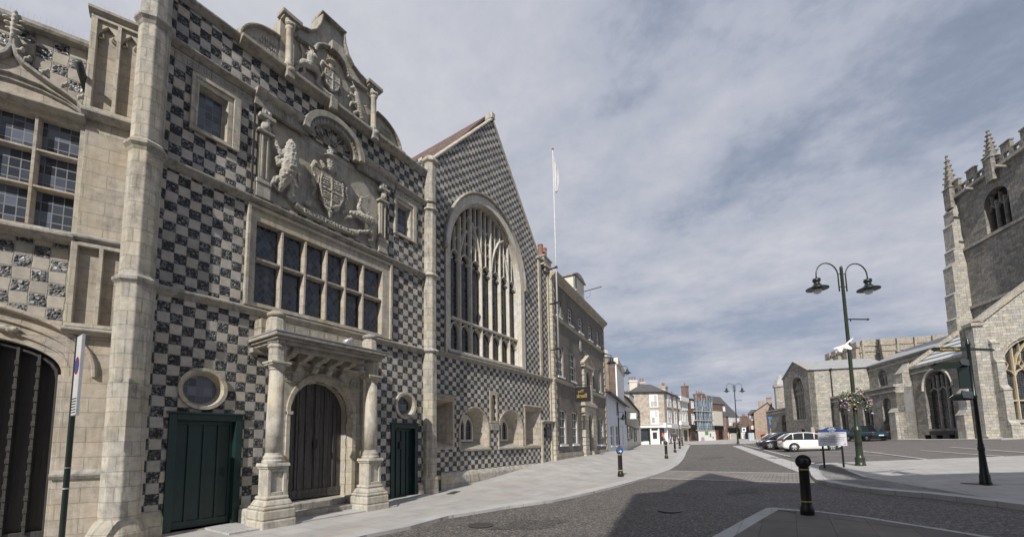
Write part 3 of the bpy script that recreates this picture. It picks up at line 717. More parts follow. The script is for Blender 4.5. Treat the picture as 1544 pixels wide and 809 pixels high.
# porch on two columns
pp = thing('entrance_porch', 'projecting stone hood on two round columns with tall pedestals before the arched oak door', 'porch', (-9.2, 0, 0), R(90))
for cx in (4.11, 6.35):
    c = MB(); yc = -.84
    c.lathe([(.150, 1.42), (.153, 2.0), (.128, 3.06)], cx, yc, 24)
    col_ = c.build('column', STPL, pp, 0, True)
    c = MB().box(cx - .32, cx + .32, yc - .32, yc + .34, -.2, .20).box(cx - .31, cx + .31, yc - .31, yc + .33, .20, .38).box(cx - .25, cx + .25, yc + .3, yc + .8, -.2, .36)
    c.box(cx - .30, cx + .30, yc - .30, yc + .31, .38, .45).box(cx - .28, cx + .28, yc - .28, yc + .29, .45, .56, .05).box(cx - .22, cx + .22, yc - .22, yc + .23, .56, .63)
    c.build('pedestal_base', STPL, col_, .03)
    c = MB()
    dz0, dz1 = .62, 1.14; hw = .18
    c.box(cx - hw + .03, cx + hw - .03, yc - hw + .03, yc + .17, dz0, dz1)
    for sx in (-1, 1):
        c.box(cx + sx * (hw - .035) - .035, cx + sx * (hw - .035) + .035, yc - hw, yc - hw + .07, dz0, dz1)
        c.box(cx + sx * (hw - .03) - .03, cx + sx * (hw - .03) + .03, yc - hw + .071, yc + .18, dz0, dz1)
    c.box(cx - hw + .07, cx + hw - .07, yc - hw + .001, yc - hw + .06, dz0, dz0 + .08).box(cx - hw + .07, cx + hw - .07, yc - hw + .001, yc - hw + .06, dz1 - .06, dz1)
    c.box(cx - .20, cx + .20, yc - .20, yc + .20, 1.14, 1.18).box(cx - .225, cx + .225, yc - .225, yc + .225, 1.18, 1.245, .01)
    c.build('pedestal', STPL, col_, .012)
    c = MB().lathe([(.20, 1.245), (.205, 1.29), (.18, 1.31), (.185, 1.36), (.16, 1.40), (.152, 1.44)], cx, yc, 24)
    c.lathe([(.129, 3.05), (.15, 3.07), (.135, 3.09), (.165, 3.15)], cx, yc, 24).box(cx - .175, cx + .175, yc - .175, yc + .175, 3.15, 3.185).box(cx - .195, cx + .195, yc - .195, yc + .195, 3.185, 3.225)
    c.build('capital', STPL, col_, .006, False)
    c = MB().lathe([(.16, 3.225), (.158, 3.48), (.19, 3.53), (.15, 3.57), (.19, 3.62)], cx, yc, 8, R(22.5)).build('impost_block', STP, pp, .015)
    c = MB().lathe([(.19, 3.80), (.175, 4.08), (.14, 4.13), (.14, 4.15)], cx, yc + .1, 8, R(22.5)).build('finial', STP, pp, .015)
    MB().lathe([(.145, 4.15), (.17, 4.18), (.17, 4.22), (.10, 4.27)], cx, yc + .1, 16).build('finial_cap', STG, c, 0, True)
hx0, hx1 = 3.92, 6.60
c = MB().box(hx0 + .10, hx1 - .10, -1.04, 0, 3.60, 3.66).box(hx0 + .05, hx1 - .05, -1.09, 0, 3.66, 3.715).box(hx0, hx1, -1.15, 0, 3.715, 3.79)
hood = c.build('hood_cornice', STG, pp, .012)
MB().box(hx0 - .01, hx1 + .01, -1.16, 0, 3.792, 3.812).build('lead_flashing', LEAD, hood)
MB().box(hx0 + .1, hx1 - .05, -.30, 0, 3.81, 4.22).build('parapet_block', STRUF, pp, .02)
MB().box(4.40, 6.1, -.9, -.75, 3.50, 3.60).box(3.95, 6.57, -.16, 0, 3.50, 3.60).build('beam', STG, pp, .01)
for cx in (4.56, 4.93, 5.30, 5.66, 6.02):
    k = [(-.03, 3.22), (-.14, 3.23), (-.22, 3.30), (-.24, 3.38), (-.36, 3.43), (-.55, 3.46), (-.66, 3.52), (-.70, 3.60), (-.03, 3.60)]
    n_ = len(k); vs = [(cx - .07, y, z) for y, z in k] + [(cx + .07, y, z) for y, z in k]
    MB().add(vs, [tuple(range(n_)), tuple(reversed(range(n_, 2 * n_)))] + [(i, i + n_, (i + 1) % n_ + n_, (i + 1) % n_) for i in range(n_)]).build('console', STP, pp, .012)
fl = thing('floodlight', 'small pale cylindrical floodlight lying on top of the porch hood', 'floodlight', (-9.2, 0, 0), R(90))
MB().tube([(5.55, -.86, 3.90), (5.72, -.95, 4.0)], .055, 12).build('lamp_body', ALU, fl, 0, True)
MB().box(5.56, 5.62, -.90, -.84, 3.81, 3.9).build('bracket', BLACK, fl)
nb = thing('notice_board', 'tiny wooden notice board with a pitched top beside the left porch column', 'notice board', (-9.2, 0, 0), R(90))
MB().slab([(4.60, .98), (4.74, .98), (4.74, 1.32), (4.67, 1.38), (4.60, 1.32)], [], -.14, -.10).build('board', paint('varnished_timber', (.25, .15, .07), .5), nb)
# main window
mwf = MB()
mwf.slab(rect(3.84, 7.53, 4.50, 6.66), [rect(3.98, 7.27, 4.60, 6.39)], -.03, .05, back=False)
mwf.slab(rect(3.78, 7.60, 4.49, 6.72), [rect(3.85, 7.52, 4.51, 6.65)], -.08, .0, back=False)
mwf.splay(rect(3.98, 7.27, 4.60, 6.39), .05, rect(4.01, 7.24, 4.62, 6.37), .20)
mw = mwf.build('window', ST, A, .012)
mb = MB()
for m in (4.53, 5.07, 5.605, 6.13, 6.66): mb.bar([(m, 4.61), (m, 6.38)], .105, -.02, .19)
mb.bar([(4.0, 5.57), (7.25, 5.57)], .10, -.012, .19); mb.build('mullion', STW, mw, .004)
MB().plate(rect(3.97, 7.28, 4.58, 6.41), .13).build('pane', GLD, mw)
cf = MB()
for x0 in (4.60, 6.74 - .56):
    cf.slab(rect(x0, x0 + .41, 4.64, 5.50), [rect(x0 + .03, x0 + .38, 4.67, 5.47)], .10, .125)
cf.build('casement', BLACK, mw)
# small upper windows
for x0, x1, z0, z1 in [(2.86, 3.27, 7.82, 8.64), (7.82, 8.22, 7.84, 8.66)]:
    f = MB().slab(rect(x0 - .10, x1 + .16, z0 - .11, z1 + .16), [rect(x0 - .03, x1 + .06, z0 - .03, z1 + .05)], -.03, .05, back=False)
    f.slab(rect(x0 - .16, x1 + .30, z0 - .13, z1 + .24), [rect(x0 - .101, x1 + .161, z0 - .111, z1 + .161)], -.06, .0, back=False)
    f.splay(rect(x0 - .03, x1 + .06, z0 - .03, z1 + .05), .0, rect(x0, x1, z0, z1), .12)
    f = f.build('window', ST, A, .01); MB().plate(rect(x0 - .02, x1 + .02, z0 - .02, z1 + .02), .13).build('pane', GLR, f)
# raised lettering band under the upper string course (worn beyond reading)
mb = MB(); x = 2.45
while x < 3.7:
    wd = random.uniform(.04, .075)
    if random.random() > .12:
        k = random.random(); z = 9.03
        mb.box(x, x + .014, -.022, 0, z - .055, z + .055)
        if k > .3: mb.box(x, x + wd * .7, -.021, 0, z + .035, z + .054)
        if k > .55: mb.box(x + wd * .7, x + wd * .7 + .013, -.0205, 0, z - .05, z + .05)
        if k < .5: mb.box(x, x + wd * .65, -.02, 0, z - .054, z - .036)
    x += wd + .02
x = 7.8
while x < 8.7: mb.box(x, x + .02, -.02, 0, 8.97, 9.07).box(x, x + .05, -.019, 0, 9.05, 9.069); x += .085
MB().box(2.42, 3.74, -.008, .0, 8.93, 9.13).box(7.72, 8.8, -.008, .0, 8.93, 9.11).build('inscription_band', STC, A)
mb.build('inscription', STC, A)
# ---- royal arms panel
pn = MB().plate(rect(3.90, 7.47, 6.95, 9.9), .06)
pn = MB().slab(rect(3.9, 7.47, 6.93, 9.12), [], .05, .12).build('arms_panel', STC, A)
cp = MB()
for s0 in (3.93, 7.12):                        # pilasters with herm heads
    cp.box(s0 + .02, s0 + .24, -.05, .05, 7.30, 8.42).box(s0 - .03, s0 + .29, -.10, .05, 7.24, 7.33).box(s0 - .02, s0 + .28, -.08, .05, 6.93, 7.24)
    for k in range(2): cp.box(s0 + .05 + k * .11, s0 + .09 + k * .11, -.085, -.06, 7.38, 8.36)
    cp.box(s0 - .04, s0 + .30, -.13, .05, 8.42, 8.47).box(s0 - .04, s0 + .30, -.16, .05, 8.74, 8.82).box(s0 + .03, s0 + .23, -.10, .05, 8.82, 8.98)
cp.build('pilaster', STC, pn, .012)
mb = MB()
for s0 in (3.93, 7.12): relief(mb, [(s0 + .13, 8.60, .08, .075, .12, .075), (s0 + .13, 8.57, .14, .02, .03, .03), (s0 + .06, 8.56, .06, .035, .11, .045), (s0 + .20, 8.56, .06, .035, .11, .045), (s0 + .13, 8.71, .09, .09, .025, .07), (s0 + .09, 8.90, .10, .03, .06, .035), (s0 + .17, 8.90, .10, .03, .06, .035)])
sculpt(mb.build('carved_head', STC, pn), .018, .012)
en = MB()
ep = lambda o: [(0, 8.98), (o * .5, 8.98), (o * .5, 9.16), (o * .8, 9.19), (o, 9.24), (o * 1.1, 9.31), (0, 9.34)]
en.mould(3.80, 4.93, ep(.20)).mould(6.40, 7.62, ep(.20))
AO = arc(5.66, 9.10, .84, .76, 0, 180, 24); AI = arc(5.66, 9.10, .70, .62, 0, 180, 24)
en.slab(AO + list(reversed(AI)), [], -.24, .03, back=False)
A2 = arc(5.66, 9.10, .70, .62, 0, 180, 24); A3 = arc(5.66, 9.10, .58, .50, 0, 180, 24)
en.slab(A2 + list(reversed(A3)), [], -.16, .03, back=False)
en.build('entablature', STG, pn, .008)
sh = MB().slab(arc(5.66, 9.1, .71, .63, 0, 180, 24) + [(4.95, 8.9), (6.37, 8.9)][::1], [], .04, .1)
for k in range(1, 12):
    a = math.pi * k / 12; sh.bar([(5.66 + .12 * math.cos(a), 9.1 + .1 * math.sin(a)), (5.66 + .54 * math.cos(a), 9.1 + .46 * math.sin(a))], .03, -.02, .05)
sh.build('shell_niche', STC, pn)
lt = MB(); k = 0
for s_, x0, x1 in (("", 4.2, 4.9), ("", 6.45, 7.1)):
    x = x0
    while x < x1: lt.box(x, x + .016, -.115, -.10, 9.02, 9.12).box(x, x + .05, -.114, -.10, 9.02 + .08 * (k % 2), 9.04 + .08 * (k % 2)); x += .09; k += 1
for i in range(15):
    a = R(22 + 136 * i / 14); lt.box(5.66 + .64 * math.cos(a) - .02, 5.66 + .64 * math.cos(a) + .02, -.175, -.16, 9.1 + .56 * math.sin(a) - .03, 9.1 + .56 * math.sin(a) + .03)
lt.build('worn_lettering', STC, pn)
# lion, shield with helm, and the right-hand supporter
li = MB()
chain(li, [(4.60, 8.56, .10, .07), (4.58, 8.40, .15, .13), (4.58, 8.15, .17, .17), (4.56, 7.90, .18, .18), (4.50, 7.68, .15, .155), (4.45, 7.48, .10, .10), (4.40, 7.32, .06, .07)])
chain(li, [(4.50, 8.25, .14, .08), (4.38, 8.12, .12, .055), (4.28, 8.30, .10, .045), (4.24, 8.48, .08, .035), (4.14, 8.46, .06, .03)])
chain(li, [(4.46, 7.98, .14, .08), (4.33, 7.86, .11, .055), (4.30, 7.98, .10, .04), (4.36, 8.06, .09, .03)])
chain(li, [(4.46, 7.56, .10, .09), (4.30, 7.50, .09, .06), (4.24, 7.36, .07, .045), (4.34, 7.30, .05, .03)])
chain(li, [(4.62, 7.62, .10, .08), (4.66, 7.42, .08, .06), (4.60, 7.26, .05, .05), (4.74, 7.22, .04, .03)])
chain(li, [(4.72, 8.0, .10, .04), (4.80, 7.86, .07, .035), (4.82, 7.70, .06, .03)])
sculpt(li.build('carved_lion', STC, pn), .014, .05, .05)
shd = MB()
shl = [(5.36, 8.22), (5.92, 8.24), (5.95, 7.85), (5.86, 7.62), (5.62, 7.46), (5.40, 7.62), (5.33, 7.9)]
shd.slab(shl, [], -.12, .06)
chain(shd, [(5.36, 8.22, .11, .03), (5.33, 7.9, .11, .03), (5.40, 7.62, .11, .03), (5.62, 7.46, .11, .035), (5.86, 7.62, .11, .03), (5.95, 7.85, .11, .03), (5.92, 8.24, .11, .03)])
chain(shd, [(5.62, 8.22, .13, .018), (5.62, 7.48, .13, .018)]); chain(shd, [(5.35, 7.88, .13, .018), (5.93, 7.88, .13, .018)])
for cx, cz in ((5.48, 8.04), (5.76, 8.06), (5.50, 7.72), (5.74, 7.72)):
    for k in range(3): chain(shd, [(cx - .07, cz + .06 - k * .06, .13, .014), (cx + .06, cz + .07 - k * .06, .13, .014)])
chain(shd, [(5.32, 8.34, .10, .05), (5.18, 8.40, .10, .06), (5.12, 8.26, .09, .055), (5.20, 8.10, .08, .045), (5.14, 7.92, .07, .04), (5.22, 7.78, .07, .045), (5.18, 7.64, .05, .03)])
chain(shd, [(5.98, 8.34, .09, .05), (6.08, 8.28, .08, .05), (6.02, 8.10, .08, .045), (6.09, 7.94, .07, .04), (6.02, 7.78, .07, .04), (6.08, 7.62, .05, .035), (5.98, 7.52, .05, .03)])
chain(shd, [(5.40, 7.58, .08, .04), (5.50, 7.44, .08, .045), (5.62, 7.36, .08, .06), (5.62, 7.24, .06, .045), (5.62, 7.20, .05, .03)]); chain(shd, [(5.84, 7.56, .08, .04), (5.74, 7.44, .08, .045)])
chain(shd, [(5.60, 8.50, .12, .10), (5.56, 8.68, .15, .11), (5.55, 8.80, .15, .08)]); shd.ball((5.55, -.16, 8.72), (.18, .15, .035), 7)
chain(shd, [(5.50, 8.86, .13, .05), (5.60, 8.92, .13, .045), (5.52, 9.0, .12, .035)]); chain(shd, [(5.42, 8.42, .10, .06), (5.34, 8.52, .09, .04)]); chain(shd, [(5.76, 8.42, .10, .06), (5.86, 8.5, .09, .04)])
relief(shd, [(5.07, 7.30, .04, .09, .07, .05), (5.12, 7.36, .05, .04, .05, .05)])
sculpt(shd.build('carved_shield', STC, pn), .0125, .035, .03)
dg = MB()
chain(dg, [(6.20, 7.60, .08, .06), (6.38, 7.64, .11, .09), (6.58, 7.62, .13, .115), (6.78, 7.62, .14, .13), (6.86, 7.50, .12, .11), (6.84, 7.34, .08, .08)])
chain(dg, [(6.30, 7.62, .09, .06), (6.22, 7.50, .07, .045), (6.10, 7.46, .05, .035), (6.04, 7.36, .04, .03)])
chain(dg, [(6.50, 7.66, .11, .07), (6.42, 7.82, .10, .06), (6.46, 8.0, .09, .055), (6.50, 8.14, .09, .06), (6.38, 8.16, .08, .035)])
chain(dg, [(6.50, 8.14, .09, .03), (6.62, 8.24, .09, .016), (6.76, 8.36, .08, .010)]); chain(dg, [(6.76, 8.34, .06, .014), (6.74, 8.05, .06, .018), (6.72, 7.76, .08, .025)])
chain(dg, [(6.80, 7.40, .09, .07), (6.66, 7.28, .07, .05), (6.50, 7.24, .05, .045), (6.40, 7.18, .04, .03)]); chain(dg, [(6.88, 7.36, .08, .06), (6.90, 7.18, .05, .05), (6.80, 7.12, .04, .04)])
sculpt(dg.build('carved_supporter', STC, pn), .013, .05, .04)
mb = MB(); pts = [(4.78, 7.17), (5.0, 7.10), (5.4, 7.06), (5.8, 7.06), (6.2, 7.10), (6.45, 7.17)]
mb.bar(pts, .17, -.09, .05); mb.build('motto_ribbon', STC, pn, .01)
mb = MB(); put_text(mb, 'DIEV ET MON DROIT', .135, 5.62, -.098, 7.075, .012, .004, 1.05); mb.build('motto', STC, pn)
# ---- shaped parapet with the second coat of arms
sg = MB()
prof = [(4.62, 10.3), (4.62, 11.62), (4.80, 11.66), (4.98, 11.74), (5.15, 11.92), (5.27, 12.22), (5.32, 12.52), (5.86, 12.52), (5.90, 12.25), (6.0, 11.98), (6.18, 11.78), (6.4, 11.70), (6.62, 11.66), (6.62, 10.3)]
sg.slab(prof, [], .0, .32); sg.slab([(4.30, 10.3), (4.66, 10.3), (4.66, 11.55), (4.30, 11.55)], [], .001, .32); sg.slab([(6.60, 10.3), (7.0, 10.3), (7.0, 11.6), (6.60, 11.6)], [], .001, .32)
qL = [(3.52, 10.3)] + [(4.32 - .80 * math.cos(R(a)), 10.32 + .66 * math.sin(R(a))) for a in range(0, 95, 9)] + [(4.32, 10.3)]
qR = [(7.86, 10.3)] + [(6.98 + .88 * math.cos(R(a)), 10.32 + .70 * math.sin(R(a))) for a in range(0, 95, 9)] + [(6.98, 10.3)]
sg.slab(qL, [], .03, .3); sg.slab(qR, [], .03, .3)
sp = sg.build('shaped_parapet', STC, A)
cc = MB(); cc.mould(3.46, 7.92, [(0, 10.08), (.08, 10.1), (.16, 10.17), (.22, 10.20), (.22, 10.28), (.0, 10.33)])
for x in (4.46, 5.55, 6.82): cc.box(x - .09, x + .09, -.26, -.1, 10.0, 10.3)
cc.build('parapet_cornice', STG, sp, .012)
cc = MB()
cc.bar([(4.30 - .82 * math.cos(R(a)), 10.33 + .68 * math.sin(R(a))) for a in range(0, 92, 9)], .10, -.07, .33)
cc.bar([(7.0 + .9 * math.cos(R(a)), 10.33 + .72 * math.sin(R(a))) for a in range(0, 92, 9)], .10, -.07, .33)
cc.bar([(4.62, 11.66), (4.80, 11.70), (4.98, 11.78), (5.13, 11.94), (5.25, 12.24), (5.29, 12.50)], .09, -.10, .36)
cc.bar([(5.24, 12.55), (5.94, 12.55)], .10, -.12, .38)
cc.bar([(5.89, 12.50), (5.93, 12.25), (6.03, 12.0), (6.2, 11.81), (6.4, 11.73), (6.64, 11.69)], .09, -.10, .36)
cc.box(4.26, 4.72, -.2, .1, 11.56, 11.66).box(6.60, 7.08, -.2, .1, 11.62, 11.72)
cc.box(4.30, 4.68, -.16, .1, 11.50, 11.56).box(6.64, 7.04, -.16, .1, 11.56, 11.62)
cc.bar([(4.66, 11.32), (5.08, 11.36)], .10, -.12, .02); cc.bar([(6.05, 11.36), (6.64, 11.42)], .10, -.12, .02)
cc.bar(arc(5.57, 11.32, .46, .42, 0, 180, 18), .10, -.14, .02); cc.box(5.48, 5.66, -.2, 0, 11.66, 11.9)
cc.build('parapet_coping', STG, sp, .012)
cl = MB()
for x in (4.46, 6.82): cl.lathe([(.10, 10.30), (.10, 10.38), (.075, 10.42), (.075, 11.28), (.10, 11.32)], x, -.12, 14)
cl.build('parapet_column', ST, sp, 0, True)
ru = MB()
for x in (4.46, 6.82): relief(ru, [(x, 11.40, .13, .12, .08, .1), (x - .07, 11.46, .14, .05, .06, .05), (x + .07, 11.46, .14, .05, .06, .05), (x, 10.20, .2, .1, .09, .1)])
chain(ru, [(4.70, 10.62, .08, .07), (4.82, 10.74, .11, .095), (4.98, 10.80, .12, .10), (5.12, 10.82, .11, .085), (5.20, 10.74, .09, .055)])
chain(ru, [(4.98, 10.86, .13, .10), (4.98, 11.00, .14, .105), (5.0, 11.10, .14, .08)]); chain(ru, [(5.03, 11.06, .20, .05), (5.07, 11.02, .22, .035)])
for a in range(9): chain(ru, [(4.98 + .09 * math.cos(a * .7), 11.0 + .11 * math.sin(a * .7), .16, .022), (4.98 + .13 * math.cos(a * .7 + .4), 11.0 + .15 * math.sin(a * .7 + .4), .13, .014)])
for q in range(4): chain(ru, [(4.93 + q * .035, 11.18, .14, .014), (4.92 + q * .04, 11.25, .14, .010)])
chain(ru, [(5.14, 10.80, .10, .05), (5.24, 10.66, .09, .035), (5.18, 10.54, .07, .03), (5.28, 10.50, .06, .025)]); chain(ru, [(4.80, 10.70, .10, .055), (4.86, 10.54, .08, .035), (4.78, 10.44, .06, .03), (4.90, 10.42, .05, .025)])
chain(ru, [(4.70, 10.60, .08, .05), (4.66, 10.46, .06, .035), (4.76, 10.40, .05, .028)])
ru.slab([(5.36, 11.02), (5.74, 11.06), (5.76, 10.86), (5.69, 10.66), (5.55, 10.55), (5.41, 10.66), (5.34, 10.85)], [], -.15, .02)
chain(ru, [(5.36, 11.02, .14, .022), (5.34, 10.85, .14, .022), (5.41, 10.66, .14, .022), (5.55, 10.55, .14, .025), (5.69, 10.66, .14, .022), (5.76, 10.86, .14, .022), (5.74, 11.06, .14, .022), (5.36, 11.02, .14, .022)])
chain(ru, [(5.55, 11.04, .16, .012), (5.55, 10.58, .16, .012)]); chain(ru, [(5.35, 10.84, .16, .012), (5.75, 10.86, .16, .012)])
chain(ru, [(5.52, 11.16, .13, .07), (5.50, 11.28, .14, .075), (5.50, 11.34, .14, .05)]); ru.ball((5.50, -.15, 11.28), (.14, .12, .03), 7)
for q in range(4): chain(ru, [(5.42 + q * .05, 11.36, .14, .018), (5.41 + q * .055, 11.44, .14, .012)])
chain(ru, [(5.42, 11.14, .11, .045), (5.30, 11.18, .10, .04), (5.25, 11.04, .09, .035), (5.29, 10.92, .07, .03)]); chain(ru, [(5.64, 11.14, .11, .045), (5.80, 11.14, .09, .04), (5.84, 10.98, .08, .035), (5.80, 10.82, .07, .03), (5.86, 10.70, .06, .025)])
chain(ru, [(5.30, 10.50, .07, .045), (5.45, 10.44, .08, .05), (5.62, 10.46, .08, .05), (5.74, 10.52, .07, .04)]); chain(ru, [(5.34, 10.38, .05, .04), (5.7, 10.38, .05, .04)])
chain(ru, [(6.46, 10.46, .09, .08), (6.40, 10.62, .11, .09), (6.32, 10.78, .12, .09), (6.27, 10.92, .13, .08), (6.24, 11.04, .13, .065), (6.16, 11.10, .14, .05), (6.10, 11.05, .13, .035)])
chain(ru, [(6.22, 11.10, .13, .025), (6.12, 11.28, .12, .010)]); chain(ru, [(6.30, 11.08, .10, .03), (6.36, 10.96, .09, .028), (6.42, 10.84, .08, .025)])
chain(ru, [(6.24, 10.88, .12, .05), (6.10, 10.90, .11, .035), (6.04, 10.78, .09, .03)]); chain(ru, [(6.28, 10.74, .11, .05), (6.14, 10.68, .09, .035), (6.10, 10.56, .07, .03)])
chain(ru, [(6.36, 10.56, .09, .06), (6.24, 10.46, .07, .04), (6.30, 10.38, .05, .03)]); chain(ru, [(6.50, 10.56, .08, .05), (6.60, 10.46, .06, .04), (6.56, 10.37, .05, .03)]); chain(ru, [(6.50, 10.64, .07, .03), (6.60, 10.74, .06, .025), (6.56, 10.88, .05, .022), (6.64, 10.96, .05, .02)])
sculpt(ru.build('carved_arms', STC, sp), .0115, .02, .03)
mb = MB().slab(arc(4.72, 10.98, .16, .28, -70, 70, 10) + list(reversed(arc(4.70, 10.98, .10, .22, -70, 70, 10))), [], -.05, .01)
for x0, x1 in ((3.86, 4.24), (7.12, 7.55)):
    for r_ in range(3):
        x = x0 + .04 * r_
        while x < x1: mb.box(x, x + .02, .005, .031, 10.46 + r_ * .12, 10.54 + r_ * .12); x += random.uniform(.03, .06)
mb.build('parapet_lettering', STC, sp)
MB().box(7.25, 7.78, 1.7, 2.6, 9.8, 12.1).build('roof_vent', paint('dull_green_sheet', (.075, .095, .085), .6), A, .01)
MB().box(8.2, 9.0, 1.4, 2.4, 9.8, 10.75).build('roof_hatch', paint('black_roof_felt', (.02, .02, .02), .6), A, .05)
dp = MB().tube([(3.83, -.05, 9.0), (3.83, -.05, 6.95)], .022).build('downpipe', BLACK, A)

# ================================================================== THE GABLED HALL WITH THE GREAT WINDOW
B_ = thing('gabled_hall', 'steep chequered gable with one huge arched traceried window', 'building', (-9.45, 0, 0), R(90))
def gl(x0, x1, z0, zs, zt, n=28, p=.55): return archloop(x0, x1, z0, zs, zt, n, p)
bw_front = gl(10.34, 14.90, 4.80, 8.35, 10.95)
lw2 = archloop(10.86, 12.46, 1.40, 2.05, 2.84, 16, .5); lw3 = archloop(13.17, 14.86, 1.38, 2.05, 2.88, 16, .5)
lw1 = rect(9.36, 10.44, 1.47, 2.98); lw4 = rect(15.12, 16.38, 1.42, 3.0)
nich = rect(12.66, 12.98, 2.42, 3.45)
outl = [(9.15, -.6), (17.60, -.6), (17.60, 10.0), (16.95, 10.0), (16.62, 10.45), (13.0, 15.0), (9.45, 11.15), (9.15, 11.15)]
MB().slab(outl, [gl(10.30, 14.94, 4.79, 8.35, 10.99), lw1, lw2, lw3, lw4, nich], 0, .6).build('wall', CH2, B_)
MB().slab([(9.2, 10.9), (16.9, 10.0), (13.0, 15.05)], [], .61, 9.5).build('attic', TILE, B_)
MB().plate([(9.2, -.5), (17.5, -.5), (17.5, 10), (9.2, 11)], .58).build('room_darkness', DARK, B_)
# tiled roof slopes
rf = MB()
for a, b in [((9.1, 10.45), (13.02, 15.32)), ((13.02, 15.32), (17.15, 10.1))]:
    nx, nz = -(b[1] - a[1]), (b[0] - a[0]); l = math.hypot(nx, nz); nx, nz = nx / l * .08, nz / l * .08
    rf.slab([a, b, (b[0] + nx, b[1] + nz), (a[0] + nx, a[1] + nz)], [], .3, 12)
rf.build('roof', TILE, B_)
MB().bar([(9.30, 10.98), (13.0, 15.10)], .13, -.05, .26).bar([(13.0, 15.10), (16.72, 10.42)], .13, -.05, .26).box(12.9, 13.12, -.07, .37, 15.1, 15.36).build('gable_coping', STP, B_, .01)
MB().mould(9.2, 17.6, sc_prof(4.46, .13, .20)).build('string_course', STG, B_)
MB().mould(9.3, 17.75, [(-.02, -.6), (.15, -.6), (.14, .46), (.05, .60), (-.02, .62)]).build('plinth', STP, B_, .02)
# narrow panelled buttress at the right
MB().box(16.50, 16.70, -.07, .01, 4.66, 10.3).box(17.38, 17.66, -.06, .3, -.6, 10.2).box(16.44, 16.60, -.071, .01, .6, 2.45).build('quoin', ST, B_, .01)
MB().box(16.42, 17.0, -.14, .3, 10.30, 10.42).box(17.0, 17.74, -.18, .3, 10.10, 10.24, .03).box(17.1, 17.64, -.1, .3, 9.9, 10.10).build('buttress_cap', STG, B_, .02)
MB().mould(16.44, 17.72, sc_prof(2.42, .2, .16)).build('ledge', STG, B_)
# great window
gf = MB()
o_ = gl(10.10, 15.20, 4.62, 8.42, 11.28); i_ = gl(10.34, 14.90, 4.80, 8.35, 10.95)
gf.slab(o_, [i_], -.05, .03, back=False)
m1 = gl(10.46, 14.92, 4.84, 8.35, 10.98); m2_ = gl(10.58, 14.95, 4.88, 8.35, 11.02)
gf.splay(i_, -.05, m1, .12).splay(m1, .12, gl(10.50, 14.88, 4.86, 8.35, 10.94), .14).splay(gl(10.50, 14.88, 4.86, 8.35, 10.94), .14, gl(10.58, 14.82, 4.88, 8.35, 10.90), .36)
ho = [p for p in gl(10.02, 15.28, 8.42, 8.42, 11.36) if p[1] > 8.40][2:]
gwin = gf.build('window', STT, B_, .006)
hm = MB().bar([p for p in gl(10.04, 15.26, 8.3, 8.42, 11.34)[2:]], .09, -.13, .02)
hm.box(9.94, 10.12, -.15, .02, 8.28, 8.44).box(15.18, 15.38, -.15, .02, 8.28, 8.44)
hm.build('hood_mould', STG, gwin, .006)
MB().plate(gl(10.5, 14.95, 4.8, 8.35, 11.0), .33).build('pane', GLC, gwin)
tr = MB(); X0, X1 = 10.60, 14.86; mx_ = [11.13, 11.76, 12.40, 13.05, 13.68, 14.30]
def archz(x): t_ = (x - (X0 + X1) / 2) / ((X1 - X0) / 2); return 8.35 + 2.58 * max(0, 1 - t_ * t_) ** .55
for m in mx_: tr.bar([(m, 4.86), (m, archz(m))], .125, .17, .37)
ls = [X0] + mx_ + [X1]
tr.bar([(X0, 6.02), (X1, 6.02)], .12, .14, .37)
HS = [8.28, 8.30, 8.32, 8.34, 8.32, 8.30, 8.26]
for k in range(7):
    a, b = ls[k], ls[k + 1]; c = (a + b) / 2; h = (b - a) / 2
    tr.bar([(a + .03, 5.60), (a + .10, 5.78), (c, 5.92), (b - .10, 5.78), (b - .03, 5.60)], .07, .20, .36)
    zt = min(8.62, archz(c) - .15)
    tr.bar([(a + .02, zt - .42), (a + h * .35, zt - .14), (c, zt), (b - h * .35, zt - .14), (b - .02, zt - .42)], .075, .19, .36)
    tr.bar([(a + .05, zt - .40), (a + h * .62, zt - .33)], .06, .21, .35).bar([(b - .05, zt - .40), (b - h * .62, zt - .33)], .06, .21, .35)
    for q in (-.5, .5):
        pass
    if archz(c) > 8.9: tr.bar([(c, zt), (c, archz(c))], .075, .20, .36)
    for zz in (9.15, 9.62, 10.1):
        for u0, u1 in ((a, c), (c, b)):
            cc_ = (u0 + u1) / 2
            if archz(u0) > zz + .1 and archz(u1) > zz + .1:
                tr.bar([(u0 + .02, zz - .16), (cc_, zz), (u1 - .02, zz - .16)], .05, .22, .36)
tr.bar([(12.40, 8.5), (12.33, 9.0), (12.14, 9.5), (11.86, 9.95), (11.6, 10.2)], .10, .155, .36)
tr.bar([(13.05, 8.5), (13.12, 9.0), (13.31, 9.5), (13.59, 9.95), (13.95, 10.2)], .10, .155, .36)
tr.bar([(11.13, 8.6), (11.3, 9.2), (11.5, 9.6)], .08, .16, .36).bar([(14.30, 8.6), (14.15, 9.2), (13.95, 9.6)], .08, .16, .36)
tr.build('tracery', STT, gwin, .004)
MB().mould(10.2, 15.2, [(-.35, 4.66), (.10, 4.66), (.10, 4.72), (-.36, 4.93)]).build('sill', STG, gwin)
